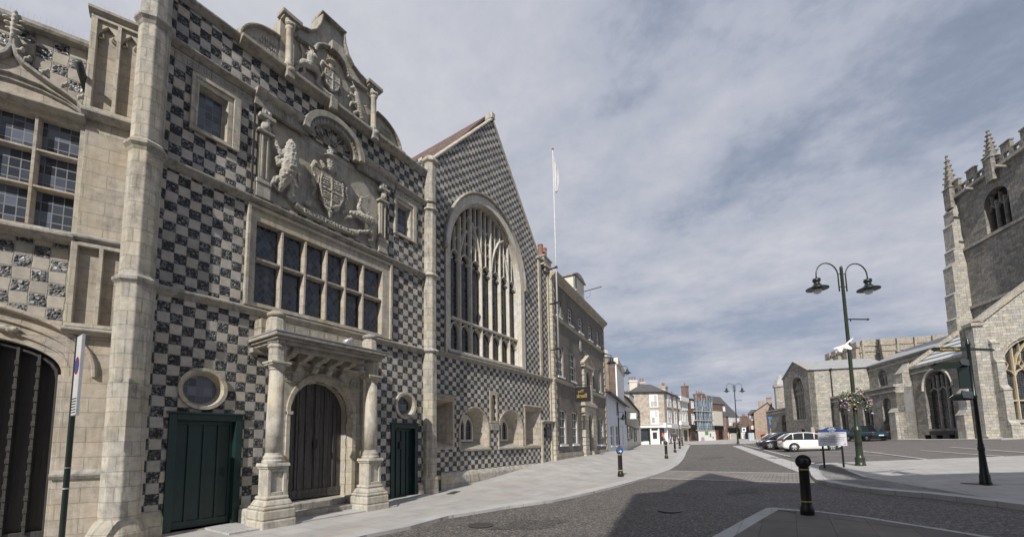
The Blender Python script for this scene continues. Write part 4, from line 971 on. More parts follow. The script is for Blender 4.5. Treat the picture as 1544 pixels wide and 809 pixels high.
# low windows
def low_arch(nm, loop, x0, x1):
    f = MB(); n = len(loop)
    big = archloop(x0 - .09, x1 + .09, 1.33, 2.05, loop[12][1] + .10, 16, .5)
    sm = archloop(x0 + .20, x0 + .20 + .95, 1.62, 2.02, 2.62, 16, .5)
    f.slab(big, [loop], -.03, .02, back=False).splay(loop, -.03, archloop(x0 + .05, x1 - .1, 1.45, 2.05, loop[12][1] - .06, 16, .5), .12)
    f.splay(archloop(x0 + .05, x1 - .1, 1.45, 2.05, loop[12][1] - .06, 16, .5), .12, sm, .46)
    o = f.build('window', STW, B_, .006)
    t_ = MB(); c = x0 + .675; a, b = x0 + .20, x0 + 1.15
    t_.slab(sm, [archloop(a + .09, c - .045, 1.70, 2.15, 2.44, 10, .6), archloop(c + .045, b - .09, 1.70, 2.15, 2.44, 10, .6)], .36, .45)
    t_.build('tracery', STT, o, .004)
    MB().plate(sm, .44).build('pane', GLC, o)
    MB().mould(x0 - .1, x1 + .1, [(-.3, 1.30), (.08, 1.30), (.08, 1.36), (-.3, 1.55)]).build('sill', STG, o)
low_arch('w', lw2, 10.86, 12.46); low_arch('w', lw3, 13.17, 14.86)
for x0, x1, z0, z1, b0, b1 in [(9.36, 10.44, 1.47, 2.98, 9.5, 10.15), (15.12, 16.38, 1.42, 3.0, 15.2, 15.75)]:
    f = MB().slab(rect(x0 - .1, x1 + .1, z0 - .1, z1 + .1), [rect(x0, x1, z0, z1)], -.03, .02, back=False)
    f.splay(rect(x0, x1, z0, z1), -.03, rect(b0, b1, z0 + .2, z1 - .15), .5).mould(x0 - .12, x1 + .12, [(0, z1 + .09), (.1, z1 + .13), (.1, z1 + .17), (0, z1 + .2)])
    o = f.build('window', STW, B_, .006)
    t_ = MB().slab(rect(b0, b1, z0 + .2, z1 - .15), [archloop(b0 + .08, b1 - .08, z0 + .28, z1 - .5, z1 - .22, 12, .6)], .42, .5).build('tracery', STT, o)
    MB().plate(rect(b0, b1, z0 + .2, z1 - .15), .49).build('pane', GLC, o)
MB().slab(rect(12.56, 13.08, 2.32, 3.56), [archloop(12.66, 12.98, 2.42, 3.2, 3.42, 10, .6)], -.03, .0, back=False).plate(rect(12.6, 13.0, 2.4, 3.5), .08).build('niche', STW, B_, .006)
MB().box(12.6, 13.1, -.05, .0, 2.05, 2.30).build('string_course', STG, B_)
pq = thing('wall_plaque', 'small dark square plaque on the chequered wall under the ledge', 'plaque', (-9.45, 0, 0), R(90))
MB().box(16.82, 17.30, -.10, -.02, 1.78, 2.2).build('plate', BLACK, pq, .01)
MB().box(16.86, 17.26, -.106, -.1, 1.82, 2.16).build('plaque_face', paint('dark_blue_grey_plaque', (.05, .06, .075), .4), pq)

# ================================================================== LEFT BUILDING (gothic extension)
LB = thing('town_hall_extension', 'gothic stone extension with panelled pier and large black gate', 'building', (-9.45, 1.7, 0), R(90 - 22.3))
gate = [(-3.6, -.4), (-.36, -.4), (-.36, 2.74)] + [(-.36 - .0 + (-1.62) * (1 - math.cos(R(a))) , 2.74 + .55 * math.sin(R(a))) for a in range(5, 91, 8)] + [(-1.98 - 1.62 * math.sin(R(a)), 3.29 - .55 * (1 - math.cos(R(a)))) for a in range(8, 91, 8)]
gate = [(-3.6, -.4), (-.36, -.4), (-.36, 2.74)] + [(-1.98 + 1.62 * math.cos(R(a)), 2.74 + .62 * math.sin(R(a)) ** .8) for a in range(6, 175, 7)] + [(-3.6, 2.74)]
winh = rect(-3.0, -.36, 5.12, 7.02)
MB().slab([(-5, -.4), (-.30, -.4), (-.30, 8.5), (-5, 8.5)], [gate, winh], .10, .5).build('wall', CH3, LB)
MB().box(-5, .3, .6, 4.2, -.4, 8.0).build('roof', LEAD, LB)
MB().mould(-5, -.3, [(-.15, 8.44), (.02, 8.46), (.04, 8.50), (.04, 8.56), (-.5, 8.64)]).build('coping', STG, LB)
pr = MB().box(-.32, .34, 0, .8, -.4, 9.05)
pr.box(-.33, .36, -.03, .8, -.4, 1.13)
pier = pr.build('pier', STW, LB, .008)
d = MB()
for z0, z1, pt in ((7.36, 9.0, True), (3.60, 4.90, False)):
    d.slab(rect(-.34, .36, z0 - .06, z1 + .06), [rect(-.26, -.005, z0, z1), rect(.045, .29, z0, z1)], -.10, -.002, back=False)
    if pt:
        for a, b in ((-.26, -.005), (.045, .29)):
            c = (a + b) / 2; d.slab([(a, z1)] + [(a, z1 - .30), (a + .04, z1 - .16), (c, z1 - .06), (b - .04, z1 - .16), (b, z1 - .30)] + [(b, z1)], [], -.06, -.003, back=False)
            d.bar([(a + .01, z1 - .30), (a + .075, z1 - .27), (a + .06, z1 - .20)], .025, -.05, -.003).bar([(b - .01, z1 - .30), (b - .075, z1 - .27), (b - .06, z1 - .20)], .025, -.05, -.003)
d.build('panel_frame', ST, pier, .005)
d = MB()
for z, o2, h in ((7.16, .16, .16), (4.96, .14, .14), (3.42, .16, .12), (1.10, .09, .12)):
    d.mould(-.36, .38, [(0, z), (.06, z), (o2, z + h * .45), (o2, z + h * .7), (.0, z + h + .03)])
d.mould(-.38, .40, [(0, 9.03), (.08, 9.05), (.16, 9.12), (.16, 9.17), (-.3, 9.24)])
d.build('string_course', STG, pier, .006)
# window frame
f = MB().slab(rect(-3.06, -.31, 5.06, 7.20), [rect(-2.96, -.38, 5.14, 7.0)], .02, .12, back=False)
f.splay(rect(-2.96, -.38, 5.14, 7.0), .02, rect(-2.96, -.39, 5.16, 6.96), .2)
f = f.build('window', ST, LB, .006)
m = MB()
for x in (-.88, -1.42, -1.96): m.bar([(x, 5.15), (x, 7.0)], .085, .03, .2)
for z in (5.80, 6.42): m.bar([(-2.96, z), (-.38, z)], .075, .035, .2)
m.build('mullion', STW, f, .004)
MB().plate(rect(-2.98, -.36, 5.12, 7.02), .15).build('pane', GLR, f)
MB().mould(-3.1, -.31, [(-.1, 4.93), (.10, 4.95), (.14, 5.0), (.14, 5.04), (-.1, 5.14)]).mould(-3.1, -.31, [(-.1, 7.04), (.06, 7.06), (.12, 7.13), (.12, 7.16), (-.1, 7.22)]).build('sill', STG, f, .006)
# ogee canopy
oc = [(-.30, 7.24), (-.42, 7.40), (-.62, 7.52), (-.85, 7.64), (-1.05, 7.76), (-1.14, 7.86), (-1.19, 8.02), (-1.20, 8.20)]
def mir(pts, c): return [(2 * c - x, z) for x, z in pts]
c = MB(); c.slab([(-.31, 7.2)] + oc + list(reversed(mir(oc, -1.2))) + [(-2.09, 7.2)], [], .02, .11)
c.build('tympanum', STW, LB)
c = MB(); c.bar(oc, .10, -.07, .12).bar(mir(oc, -1.2), .10, -.07, .12)
c.bar([(-.31, 7.20), (-.55, 7.33), (-.85, 7.42), (-1.2, 7.45), (-1.55, 7.42), (-1.85, 7.33), (-2.09, 7.2)], .05, -.02, .1)
c.bar([(-.31, 7.20), (-.55, 7.37), (-.85, 7.50), (-1.2, 7.55), (-1.55, 7.50), (-1.85, 7.37), (-2.09, 7.2)], .03, -.035, .1)
c.build('ogee_hood', STG, LB, .006)
c = MB(); relief(c, [(-1.2, 8.16 + .08 * k, .05, .035, .06, .05) for k in range(5)] + [(-1.2 + sx_ * (.05 + .02 * q), 8.26 + .09 * q, .05, .045, .025, .04) for sx_ in (-1, 1) for q in range(3)] + [(-1.2, 8.56, .05, .03, .05, .04)])
for x, z in oc[1:6]: relief(c, [(x + .03, z + .09, .05, .05, .025, .04), (x + .06, z + .12, .06, .025, .035, .04), (x, z + .07, .04, .02, .04, .03)])
for x, z in mir(oc, -1.2)[1:6]: relief(c, [(x - .03, z + .09, .05, .05, .025, .04), (x - .06, z + .12, .06, .025, .035, .04)])
sculpt(c.build('crocket', STC, LB), .012, .012, .03)
MB().tube([(-.36, .12, 7.72), (-.40, -.30, 7.95)], .055, 12).build('rainwater_spout', paint('dark_lead_spout', (.05, .052, .055), .5), LB, 0, True)
# gate arch
ao = lambda e: [(-1.98 + (1.62 + e) * math.cos(R(a)), 2.74 + (.62 + e * 1.25) * max(0, math.sin(R(a))) ** .8) for a in range(0, 181, 6)]
c = MB().slab(ao(.40) + list(reversed(ao(.01))), [], .04, .12, back=False)
c.bar(ao(.40), .09, -.06, .1).bar(ao(.25), .05, -.0, .1).bar(ao(.12), .07, .0, .2)
gt_arch = c.build('gate_arch', STW, LB, .006)
c = MB(); relief(c, [(-1.03 + .05 * k, 3.42 + .02 * math.sin(k * 2), .0, .045, .05, .06) for k in range(4)]); sculpt(c.build('leaf_carving', STC, gt_arch), .015, .02, .05)
MB().box(-.38, -.30, .02, .12, -.4, 2.76).build('gate_jamb', STW, LB, .01)
GT = MB().slab([(x, z) for x, z in gate], [], .22, .28).build('gate', GATE, LB)
for x in (-.62, -.85, -1.08, -1.31):
    zt = 2.74 + .62 * math.sin(math.acos(max(-1, min(1, (x + 1.98) / 1.62)))) ** .8
    c = MB().box(x - .018, x + .018, .10, .22, .3, zt - .05)
    for k in range(14): c.box(x - .024, x + .024, .085, .10, .42 + .19 * k, .49 + .19 * k)
    c.build('gate_rib', GATE, GT, .004)
MB().box(-3.6, -.37, .14, .22, -.3, .32).bar([(-1.98 + 1.57 * math.cos(R(a)), 2.70 + .60 * max(0, math.sin(R(a))) ** .8) for a in range(0, 181, 9)], .07, .12, .22).box(-.43, -.365, .121, .22, .3, 2.72).build('gate_frame', GATE, GT, .004)
sk = MB()
for k in range(46):
    x = -3.2 + k * .065 + random.uniform(-.01, .01); sk.tube([(x, .1, 8.6), (x + .02, .08, 8.76)], .0022, 3)
for k in range(11):
    x = -.34 + k * .065; sk.tube([(x, -.05, 9.2), (x + .01, -.06, 9.33)], .0022, 3)
sk.build('bird_spike', ALU, LB)

# ================================================================== GEORGIAN BRICK HOUSE
GEO_P = (-9.35, 17.95); GR = R(97.2)
GB = thing('georgian_house', 'three storey grey brick house with white quoins and stone doorcase', 'building', GEO_P + (0,), GR)
gwins = [(.33, 1.30, 1.42, 3.15), (2.27, 3.24, 1.42, 3.15), (6.95, 7.66, 1.35, 3.15), (8.16, 9.06, 1.32, 3.14),
         (.27, 1.13, 4.86, 6.43), (2.20, 3.08, 4.86, 6.43), (6.20, 6.95, 4.86, 6.45), (8.10, 8.84, 4.86, 6.48),
         (.26, .98, 7.99, 8.86), (2.10, 2.86, 8.0, 8.9), (4.02, 4.80, 8.0, 8.92), (6.08, 6.84, 8.0, 8.94), (7.98, 8.70, 8.0, 8.97)]
darch = archloop(4.85, 5.62, .55, 2.7, 3.15, 12, .5); aarch = archloop(4.85, 5.62, 3.95, 5.35, 5.78, 12, .5)
MB().slab(rect(-.35, 9.85, -.4, 9.85), [rect(*q) for q in gwins] + [darch, aarch], 0, .3).build('wall', BRG, GB)
MB().box(-.35, 9.85, .3, 9, -.4, 9.7).build('rear_wall', BRG, GB)
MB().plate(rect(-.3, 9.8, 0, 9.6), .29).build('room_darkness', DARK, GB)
def sash(parent, x0, x1, z0, z1, cols=2, rows=2, depth=.10, sill=True, fm=None, gm=None, surround=0, k=1.0, y0=0.0):
    f = MB().slab(rect(x0, x1, z0, z1), [rect(x0 + .05 * k, x1 - .05 * k, z0 + .05 * k, z1 - .05 * k)], y0 + depth - .03, y0 + depth + .04)
    zm = (z0 + z1) / 2
    f.box(x0 + .05 * k, x1 - .05 * k, y0 + depth - .02, y0 + depth + .03, zm - .025 * k, zm + .025 * k)
    for i in range(1, cols):
        x = x0 + (x1 - x0) * i / cols; f.box(x - .012 * k, x + .012 * k, y0 + depth - .01, y0 + depth + .02, z0 + .05 * k, zm - .026 * k); f.box(x - .012 * k, x + .012 * k, y0 + depth - .01, y0 + depth + .02, zm + .026 * k, z1 - .05 * k)
    for h0, h1 in ((z0, zm), (zm, z1)):
        for j in range(1, rows):
            z = h0 + (h1 - h0) * j / rows; f.box(x0 + .05 * k, x1 - .05 * k, y0 + depth - .008, y0 + depth + .018, z - .012 * k, z + .012 * k)
    if surround: f.slab(rect(x0 - surround, x1 + surround, z0 - surround * .5, z1 + surround), [rect(x0, x1, z0, z1)], y0 - .03, y0 + .0, back=False)
    if sill: f.box(x0 - .08, x1 + .08, y0 - .07, y0 + .05, z0 - .09, z0 - .005)
    o = f.build('window', fm or WHITE, parent)
    MB().plate(rect(x0 + .02, x1 - .02, z0 + .02, z1 - .02), y0 + depth + .012).build('pane', gm or GLP, o); return o
for q in gwins: sash(GB, *q, cols=2, rows=2)
for x0, x1 in ((-.42, -.02), (9.55, 9.92)):
    m = MB(); z = -.4; i = 0
    while z < 9.75:
        e = .0 if i % 2 else .12
        m.box(x0, x1 - (.12 - e) * (x0 < 0), -.045, .3, z, z + .21, .006) if x0 < 0 else m.box(x0 + .12 - e, x1, -.045, .3, z, z + .21, .006)
        z += .225; i += 1
    m.build('quoins', ST, GB)
for z, o2, h in ((4.50, .12, .20), (7.70, .10, .15)):
    MB().mould(-.42, 9.92, sc_prof(z, o2, h)).build('string_course', ST, GB)
MB().mould(-.5, 9.98, [(0, 9.62), (.06, 9.62), (.09, 9.72), (.2, 9.78), (.30, 9.88), (.32, 9.98), (.0, 10.02)]).build('cornice', ST, GB)
MB().box(-.38, 9.85, -.06, .0, -.4, 1.0).build('plinth', STRUF, GB, .01)
# hipped slate roof with chimneys
v = [(-.45, .15, 9.98), (9.95, .15, 9.98), (9.95, 8.6, 9.98), (-.45, 8.6, 9.98), (1.8, 4.3, 11.0), (7.6, 4.3, 11.0)]
rfo = MB().add(v, [(0, 1, 5, 4), (1, 2, 5), (2, 3, 4, 5), (3, 0, 4), (0, 3, 2, 1)]).build('roof', SLATE, GB)
c = MB().box(1.05, 2.1, .9, 1.5, 9.9, 11.6).box(1.0, 2.15, .85, 1.55, 11.6, 11.7).build('chimney', BRB, rfo, .01)
MB().lathe([(.15, 11.7), (.14, 12.3), (.16, 12.35), (.15, 12.42)], 1.3, 1.2, 12).lathe([(.15, 11.7), (.14, 12.32), (.16, 12.37), (.15, 12.44)], 1.85, 1.2, 12).build('chimney_pot', TERRA, c, 0, False)
c = MB().box(3.95, 5.75, .10, 1.3, 9.9, 11.45).build('attic_block', CREAM, rfo, .01)
MB().box(3.85, 5.9, .0, 1.4, 11.45, 11.52).slab([(3.85, 11.52), (4.1, 11.62), (4.5, 11.72), (4.9, 11.74), (5.4, 11.66), (5.7, 11.50), (5.9, 11.52)][:7], [], .0, 1.4).box(3.97, 4.08, .05, .1, 9.9, 11.45).build('attic_coping', STG, c, .01)
m = thing('roof_flagstaff', 'thin dark bare staff leaning out from the curved attic block', 'flagstaff', GEO_P + (0,), GR)
MB().tube([(5.75, .2, 11.0), (6.1, -.95, 11.25)], .025, 6).tube([(5.7, -.0, 10.55), (5.78, -.25, 10.62), (5.8, -.3, 10.95)], .012, 5).build('staff', BLACK, m)
# doorcase and the pedimented window over it
d = MB(); z = .4; i = 0
while z < 3.75:
    e = .05 if i % 2 else 0
    for a, b in ((4.0, 4.78), (5.68, 6.45)): d.box(a + (e if a < 5 else 0), b - (e if a > 5 else 0), -.20, .0, z, z + .225, .008)
    z += .235; i += 1
d.slab(rect(4.70, 5.76, .4, 3.9), [archloop(4.85, 5.62, .41, 2.7, 3.15, 12, .5)], -.15, .0, back=False)
d.box(3.9, 6.55, -.28, 0, 3.62, 3.78, .01).box(4.1, 6.35, -.2, 0, 3.4, 3.62)
z = 3.8; i = 0
while z < 5.9:
    e = .04 if i % 2 else 0
    for a, b in ((4.30, 4.78), (5.70, 6.16)): d.box(a + (e if a < 5 else 0), b - (e if a > 5 else 0), -.14, .0, z, z + .2, .008)
    z += .21; i += 1
d.slab(rect(4.72, 5.75, 3.81, 5.95), [archloop(4.85, 5.62, 3.95, 5.35, 5.78, 12, .5)], -.11, .0, back=False)
d.box(4.15, 6.3, -.24, 0, 5.95, 6.1)
d.bar([(4.05, 6.12), (5.22, 6.72), (6.4, 6.12)], .13, -.22, .0).slab([(4.2, 6.1), (6.25, 6.1), (5.22, 6.64)], [], -.1, .0)
dc = d.build('doorcase', ST, GB)
MB().slab(archloop(4.83, 5.64, .4, 2.7, 3.2, 12, .5), [], .16, .22).build('front_door', paint('near_black_door', (.02, .02, .022), .4), dc, .01)
MB().slab(archloop(4.83, 5.64, 3.95, 5.35, 5.8, 12, .5), [archloop(4.9, 5.57, 4.02, 5.35, 5.72, 12, .5)], .10, .16).box(5.2, 5.26, .105, .15, 4.0, 5.75).build('window', WHITE, dc)
MB().plate(archloop(4.85, 5.62, 3.97, 5.35, 5.78, 12, .5), .14).build('pane', GLP, dc)
s_ = MB().slab([(3.95, 7.45), (4.25, 7.40), (4.28, 6.95), (4.10, 6.75), (3.93, 6.95)], [], -.08, 0); sculpt(s_.build('wall_crest', STC, GB), .03, .03)
# hanging sign and lantern
hs_ = thing('hanging_sign', 'black square sign with gold lettering hung on a bracket from brick wall', 'sign', Face(GEO_P, rot=GR).w(2.25, -.12), GR)
MB().box(-.025, .025, -.95, -.10, 3.66, 4.46).build('sign_board', BLACK, hs_, .01)
MB().box(-.015, .015, -1.0, .12, 4.55, 4.59).box(-.01, .01, -.15, -.13, 4.46, 4.56).box(-.01, .01, -.9, -.88, 4.46, 4.56).build('bracket', BLACK, hs_)
m = MB(); v, f = txt('The', .22, .004, .006); m.add([(-.03, -.62 - a_, 4.22 + b_) for a_, b_, c_ in v], f)
v, f = txt('Bank', .30, .004, .008); m.add([(-.03, -.58 - a_, 3.98 + b_) for a_, b_, c_ in v], f)
m.v = [(x, -1.05 - y, z) for x, y, z in m.v]; m.f = [tuple(reversed(f_)) for f_ in m.f]
m.build('gold_lettering', paint('gold_leaf', (.55, .40, .12), .4), hs_)
# ---- flagpole at the junction
fp_ = Face((-9.0, 17.6), rot=0)
zt = zat(-8.98, 17.55, 223)
fp = thing('flagpole', 'tall white flagpole fixed against the corner of the brick house', 'flagpole', (-8.98, 17.55, 0))
MB().tube([(0, 0, 5.6), (0, 0, zt - .12)], .05, 10, .028).build('pole', paint('weathered_white_paint', (.50, .50, .50), .5), fp, 0, True)
MB().ball((0, 0, zt - .06), .06, 6).build('finial', paint('brass', (.4, .3, .12), .35, .8), fp)
m = MB()
for z in (6.0, 8.3, 10.1): m.box(-.45, .07, -.025, .025, z, z + .05).lathe([(.075, z - .02), (.075, z + .07)], 0, 0, 10)
m.build('bracket', BLACK, fp)
zf = zat(-8.98, 17.55, 235); zb = zat(-8.98, 17.55, 290)
nu, nv = 14, 20; vs = []
for j in range(nv + 1):
    for i in range(nu + 1):
        a = i / nu; b = j / nv; wd = (.03 + .19 * math.sin(min(1, b * 1.25) * math.pi * .7)) * (1 - .25 * max(0, b - .75) * 4 * a)
        vs.append((.05 + a * wd, .09 * math.sin(a * 9 + b * 3) * a, zf - (zf - zb) * b - .25 * a * (1 - b)))
fs = [(j * (nu + 1) + i, j * (nu + 1) + i + 1, (j + 1) * (nu + 1) + i + 1, (j + 1) * (nu + 1) + i) for j in range(nv) for i in range(nu)]
flg = MB().add(vs, fs).build('flag', paint('dull_white_cloth', (.55, .55, .56), .9), None, 0, True); flg.location = (-8.98, 17.55, 0); flg.rotation_euler = (0, 0, R(34))
mo = flg.modifiers.new('s', 'SOLIDIFY'); mo.thickness = .006
tag(flg, 'limp white flag hanging in folds near the top of the flagpole', 'flag')

# ================================================================== CHURCH (r to the right, q away, turned 19.7 degrees)
CR0, CQ0 = 37.0, 46.0
CHT = thing('church', 'grey stone church with pinnacled tower, traceried windows and lead roofs', 'church', C2(CR0, CQ0) + (0,), cg)
def cbuild(mb, name, mat, parent=None, A_=False, **k):
    if A_: mb.v = [(y, -x, z) for x, y, z in mb.v]      # x = -q, y = r
    if parent is None or parent is CHT:
        mb.v = [(x - CR0, y - CQ0, z) for x, y, z in mb.v]; return mb.build(name, mat, CHT, **k)
    mb.v = [(x - CR0, y - CQ0, z) for x, y, z in mb.v]; return mb.build(name, mat, parent, **k)
def cq(px, py, q): return Face((CA * q)[:], rot=cg)(px, py)          # (r, z) on plane q
def cr_(px, py, r): s, z = Face((CB * r)[:], rot=cg - R(90))(px, py); return (-s, z)
# transept
mb = MB(); tw = archloop(-72.9, -68.6, 4.3, 8.6, 10.7, 18, .5)
mb.slab([(-75.9, 0), (-66.77, 0), (-66.77, 11.2), (-71.3, 13.1), (-75.9, 11.2)], [tw, rect(-70.6, -69.4, 1.6, 2.8)], 26.94, 27.7)
tr_ = cbuild(mb, 'transept_gable', STCD, A_=True)
cbuild(MB().box(27.7, 36.5, 67.4, 75.9, 0, 11.1).box(26.99, 36.5, 66.77, 67.4, 0, 11.15), 'transept', STCH)
rf_ = MB().add([(26.8, 66.5, 11.1), (37, 66.5, 11.1), (37, 71.3, 13.1), (26.8, 71.3, 13.1), (37, 76.1, 11.1), (26.8, 76.1, 11.1)], [(0, 1, 2, 3), (3, 2, 4, 5)])
rt = cbuild(rf_, 'transept_roof', LEAD)
mb = MB().bar([(-76.1, 11.1), (-71.3, 13.2), (-66.55, 11.12)], .22, 26.8, 27.3); cbuild(mb, 'gable_coping', STG, tr_, A_=True)
mb = MB(); mb.plate(tw, 27.65).plate(rect(-70.7, -69.3, 1.5, 2.9), 27.65); cbuild(mb, 'pane', GLC, tr_, A_=True)
mb = MB()
for k in range(1, 5): x = -72.9 + 4.3 * k / 5; mb.bar([(x, 4.3), (x, 10.2)], .16, 27.4, 27.66)
for k in range(5):
    a = -72.9 + 4.3 * k / 5; b = a + .86; c_ = (a + b) / 2
    mb.bar([(a, 8.0), (c_, 8.5), (b, 8.0)], .1, 27.42, 27.66).bar([(a, 8.9), (c_, 9.4), (b, 8.9)], .1, 27.42, 27.66)
mb.bar([(-72.9, 6.2), (-68.6, 6.2)], .1, 27.45, 27.66)
cbuild(mb, 'tracery', STCH, tr_, A_=True)
cbuild(MB().tube([(29.7, 66.7, 10.9), (29.7, 66.7, 0.6)], .08).box(29.58, 29.82, 66.5, 66.77, 10.9, 11.2), 'downpipe', BLACK)
cbuild(MB().box(26.6, 27.0, 66.4, 66.77, 0, 3.0).box(26.75, 36.5, 66.62, 66.77, 0, 1.3), 'plinth', STCH)
# clerestory, aisle
def aw(name, r, q0, q1, ztop, mat, wins, cope=.25):
    mb = MB(); hs = [archloop(-b, -a, z0, zs, zt, 14, .52) for a, b, z0, zs, zt in wins]
    mb.slab(rect(-q1, -q0, 0, ztop), hs, r, r + .7); o = cbuild(mb, name, mat, A_=True)
    if hs:
        for h, (a, b, z0, zs, zt) in zip(hs, wins):
            m = MB(); n_ = 3 if b - a > 1.3 else 2
            for k in range(1, n_): x = -b + (b - a) * k / n_; m.bar([(x, z0), (x, zs + (zt - zs) * .8)], .12, r + .35, r + .56)
            for k in range(n_):
                u = -b + (b - a) * k / n_; v = u + (b - a) / n_; c_ = (u + v) / 2
                m.bar([(u, zs - .25), (c_, zs + .12), (v, zs - .25)], .09, r + .37, r + .56)
                m.bar([(c_, zs + .12), (c_, zs + (zt - zs) * .75)], .08, r + .38, r + .56)
            m = cbuild(m, 'window', STCH, o, A_=True); cbuild(MB().plate(h, r + .55), 'pane', GLC, m, A_=True)
    if cope: cbuild(MB().slab(rect(-q1, -q0, ztop, ztop + cope), [], r - .15, r + .7).slab(rect(-q1, -q0, ztop - .55, ztop - .4), [], r - .1, r), 'parapet', STCH, o, A_=True)
    return o
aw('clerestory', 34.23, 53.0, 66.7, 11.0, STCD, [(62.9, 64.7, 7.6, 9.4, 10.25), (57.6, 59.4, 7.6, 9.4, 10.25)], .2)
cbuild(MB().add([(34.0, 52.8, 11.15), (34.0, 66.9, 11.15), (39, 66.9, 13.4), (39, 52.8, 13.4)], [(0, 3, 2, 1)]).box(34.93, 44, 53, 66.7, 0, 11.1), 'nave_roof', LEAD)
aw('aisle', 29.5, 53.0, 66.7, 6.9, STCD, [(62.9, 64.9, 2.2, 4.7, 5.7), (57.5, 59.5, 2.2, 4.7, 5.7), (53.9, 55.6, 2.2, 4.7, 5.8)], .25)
cbuild(MB().add([(29.6, 53, 6.9), (29.6, 66.7, 6.9), (34.2, 66.7, 7.7), (34.2, 53, 7.7)], [(0, 3, 2, 1)]).box(30.2, 34.2, 53, 66.7, 0, 6.85), 'aisle_roof', LEAD)
cbuild(MB().tube([(29.4, 66.4, 6.7), (29.4, 66.4, .7)], .07).box(29.3, 29.6, 66.2, 66.5, 5.9, 6.1), 'downpipe', BLACK)
# chapel with the big dark window and the striped lean-to roof
o = aw('chapel', 30.98, 45.6, 52.8, 8.6, STCD, [(47.7, 51.2, 2.2, 6.2, 7.9)], .28)
cbuild(MB().bar([(-51.4 + 0, 6.1)] + [(-49.45 - 1.95 * math.cos(R(a)), 6.2 + 1.95 * math.sin(R(a))) for a in range(0, 181, 12)], .2, 30.85, 31.0), 'hood_mould', STT, o, A_=True)
st_ = MB().add([(31.1, 45.8, 8.8), (31.1, 53.0, 8.8), (37.05, 53.4, 13.1), (37.05, 45.8, 13.1)], [(0, 3, 2, 1)]); cbuild(st_, 'lean_to_roof', LEADS)
cbuild(MB().box(31.7, 37.0, 45.8, 52.9, 0, 8.7), 'chapel_body', STCD)
v = [(30.9, 52.9, 8.7), (37.05, 52.9, 13.2), (37.05, 53.3, 13.2), (30.9, 53.3, 8.7), (30.9, 52.9, 9.1), (37.05, 52.9, 13.7), (37.05, 53.3, 13.7), (30.9, 53.3, 9.1)]
cbuild(MB().add(v, [(0, 1, 5, 4), (2, 3, 7, 6), (4, 5, 6, 7), (3, 0, 4, 7)]).box(30.98, 37, 52.92, 53.28, 0, 8.9), 'raking_coping', STRUF)
def buttress(r0, r1, q0, q1, st, nm='buttress', mat=None, out='r'):
    mb = MB(); z = 0
    for i, (zt, p) in enumerate(st):
        if out == 'r': a = (r0 - p, r1, q0, q1)
        else: a = (r0, r1, q0 - p, q1)
        mb.box(*a, z, zt)
        if out == 'r':
            pn_ = st[i + 1][1] if i + 1 < len(st) else 0
            mb.add([(r0 - p - .06, q0 - .03, zt), (r0 - p - .06, q1 + .03, zt), (r0 - pn_, q1, zt + (p - pn_) * 1.3 + .1), (r0 - pn_, q0, zt + (p - pn_) * 1.3 + .1), (r0 - pn_, q0 - .03, zt), (r0 - pn_, q1 + .03, zt)], [(0, 3, 2, 1), (0, 4, 3), (1, 2, 5)])
        else:
            pn_ = st[i + 1][1] if i + 1 < len(st) else 0
            mb.add([(r0 - .03, q0 - p - .06, zt), (r1 + .03, q0 - p - .06, zt), (r1, q0 - pn_, zt + (p - pn_) * 1.3 + .1), (r0, q0 - pn_, zt + (p - pn_) * 1.3 + .1), (r0 - .03, q0 - pn_, zt), (r1 + .03, q0 - pn_, zt)], [(0, 1, 2, 3), (0, 3, 4), (1, 5, 2)])
        z = zt
    return cbuild(mb, nm, mat or STCH)
buttress(30.98, 31.1, 53.0, 54.1, [(4.1, 1.75), (6.2, 1.45), (8.3, .75)])
buttress(30.98, 31.1, 45.3, 46.2, [(3.3, .9), (5.3, .6), (7.4, .3)])
# west gable of the nave aisle, with the wide traceried window
gw = archloop(32.2, 37.6, 2.75, 6.9, 9.7, 22, .52)
mb = MB().slab([(30.6, 0), (47, 0), (47, 10.9), (38.8, 17.2), (31.2, 11.15), (30.6, 11.15)], [gw], 44.0, 44.8)
ng = cbuild(mb, 'west_gable', STCH)
cbuild(MB().bar([(31.1, 11.3), (38.8, 17.45), (47, 11.1)], .42, 43.8, 44.9).box(30.4, 31.3, 43.85, 44.9, 10.95, 11.25), 'gable_coping', STRUF, ng)
cbuild(MB().box(30.7, 46, 44.8, 45.6, 0, 11), 'gable_body', STCD, ng)
m = MB(); n_ = 5; wdt = 5.4 / n_
def ga(x): t_ = (x - 34.9) / 2.7; return 6.9 + 2.8 * max(0, 1 - t_ * t_) ** .52
for k in range(1, n_): x = 32.2 + wdt * k; m.bar([(x, 2.8), (x, ga(x) - .02)], .15, 44.25, 44.55)
m.bar([(32.2, 4.35), (37.6, 4.35)], .15, 44.25, 44.55)
for k in range(n_):
    a = 32.2 + wdt * k; b = a + wdt; c_ = (a + b) / 2; zt = 6.95
    m.bar([(a, zt - .5), (a + .2, zt - .1), (c_, zt + .12), (b - .2, zt - .1), (b, zt - .5)], .11, 44.27, 44.55)
    if ga(c_) > 8: m.bar([(c_, zt + .1), (c_ - .18, zt + .5), (c_, zt + .9), (c_ + .18, zt + .5), (c_, zt + .1)], .09, 44.28, 44.55).bar([(c_, zt + .9), (c_, ga(c_))], .09, 44.28, 44.55)
m.bar([(33.28, 6.9), (33.6, 8.2), (34.3, 9.3)], .12, 44.26, 44.55).bar([(36.52, 6.9), (36.2, 8.2), (35.5, 9.3)], .12, 44.26, 44.55)
gwo = cbuild(m, 'window', stone('yellow_tracery_stone', (.50, .43, .31), dirt=.3), ng); cbuild(MB().plate(gw, 44.52), 'pane', GLC, gwo)
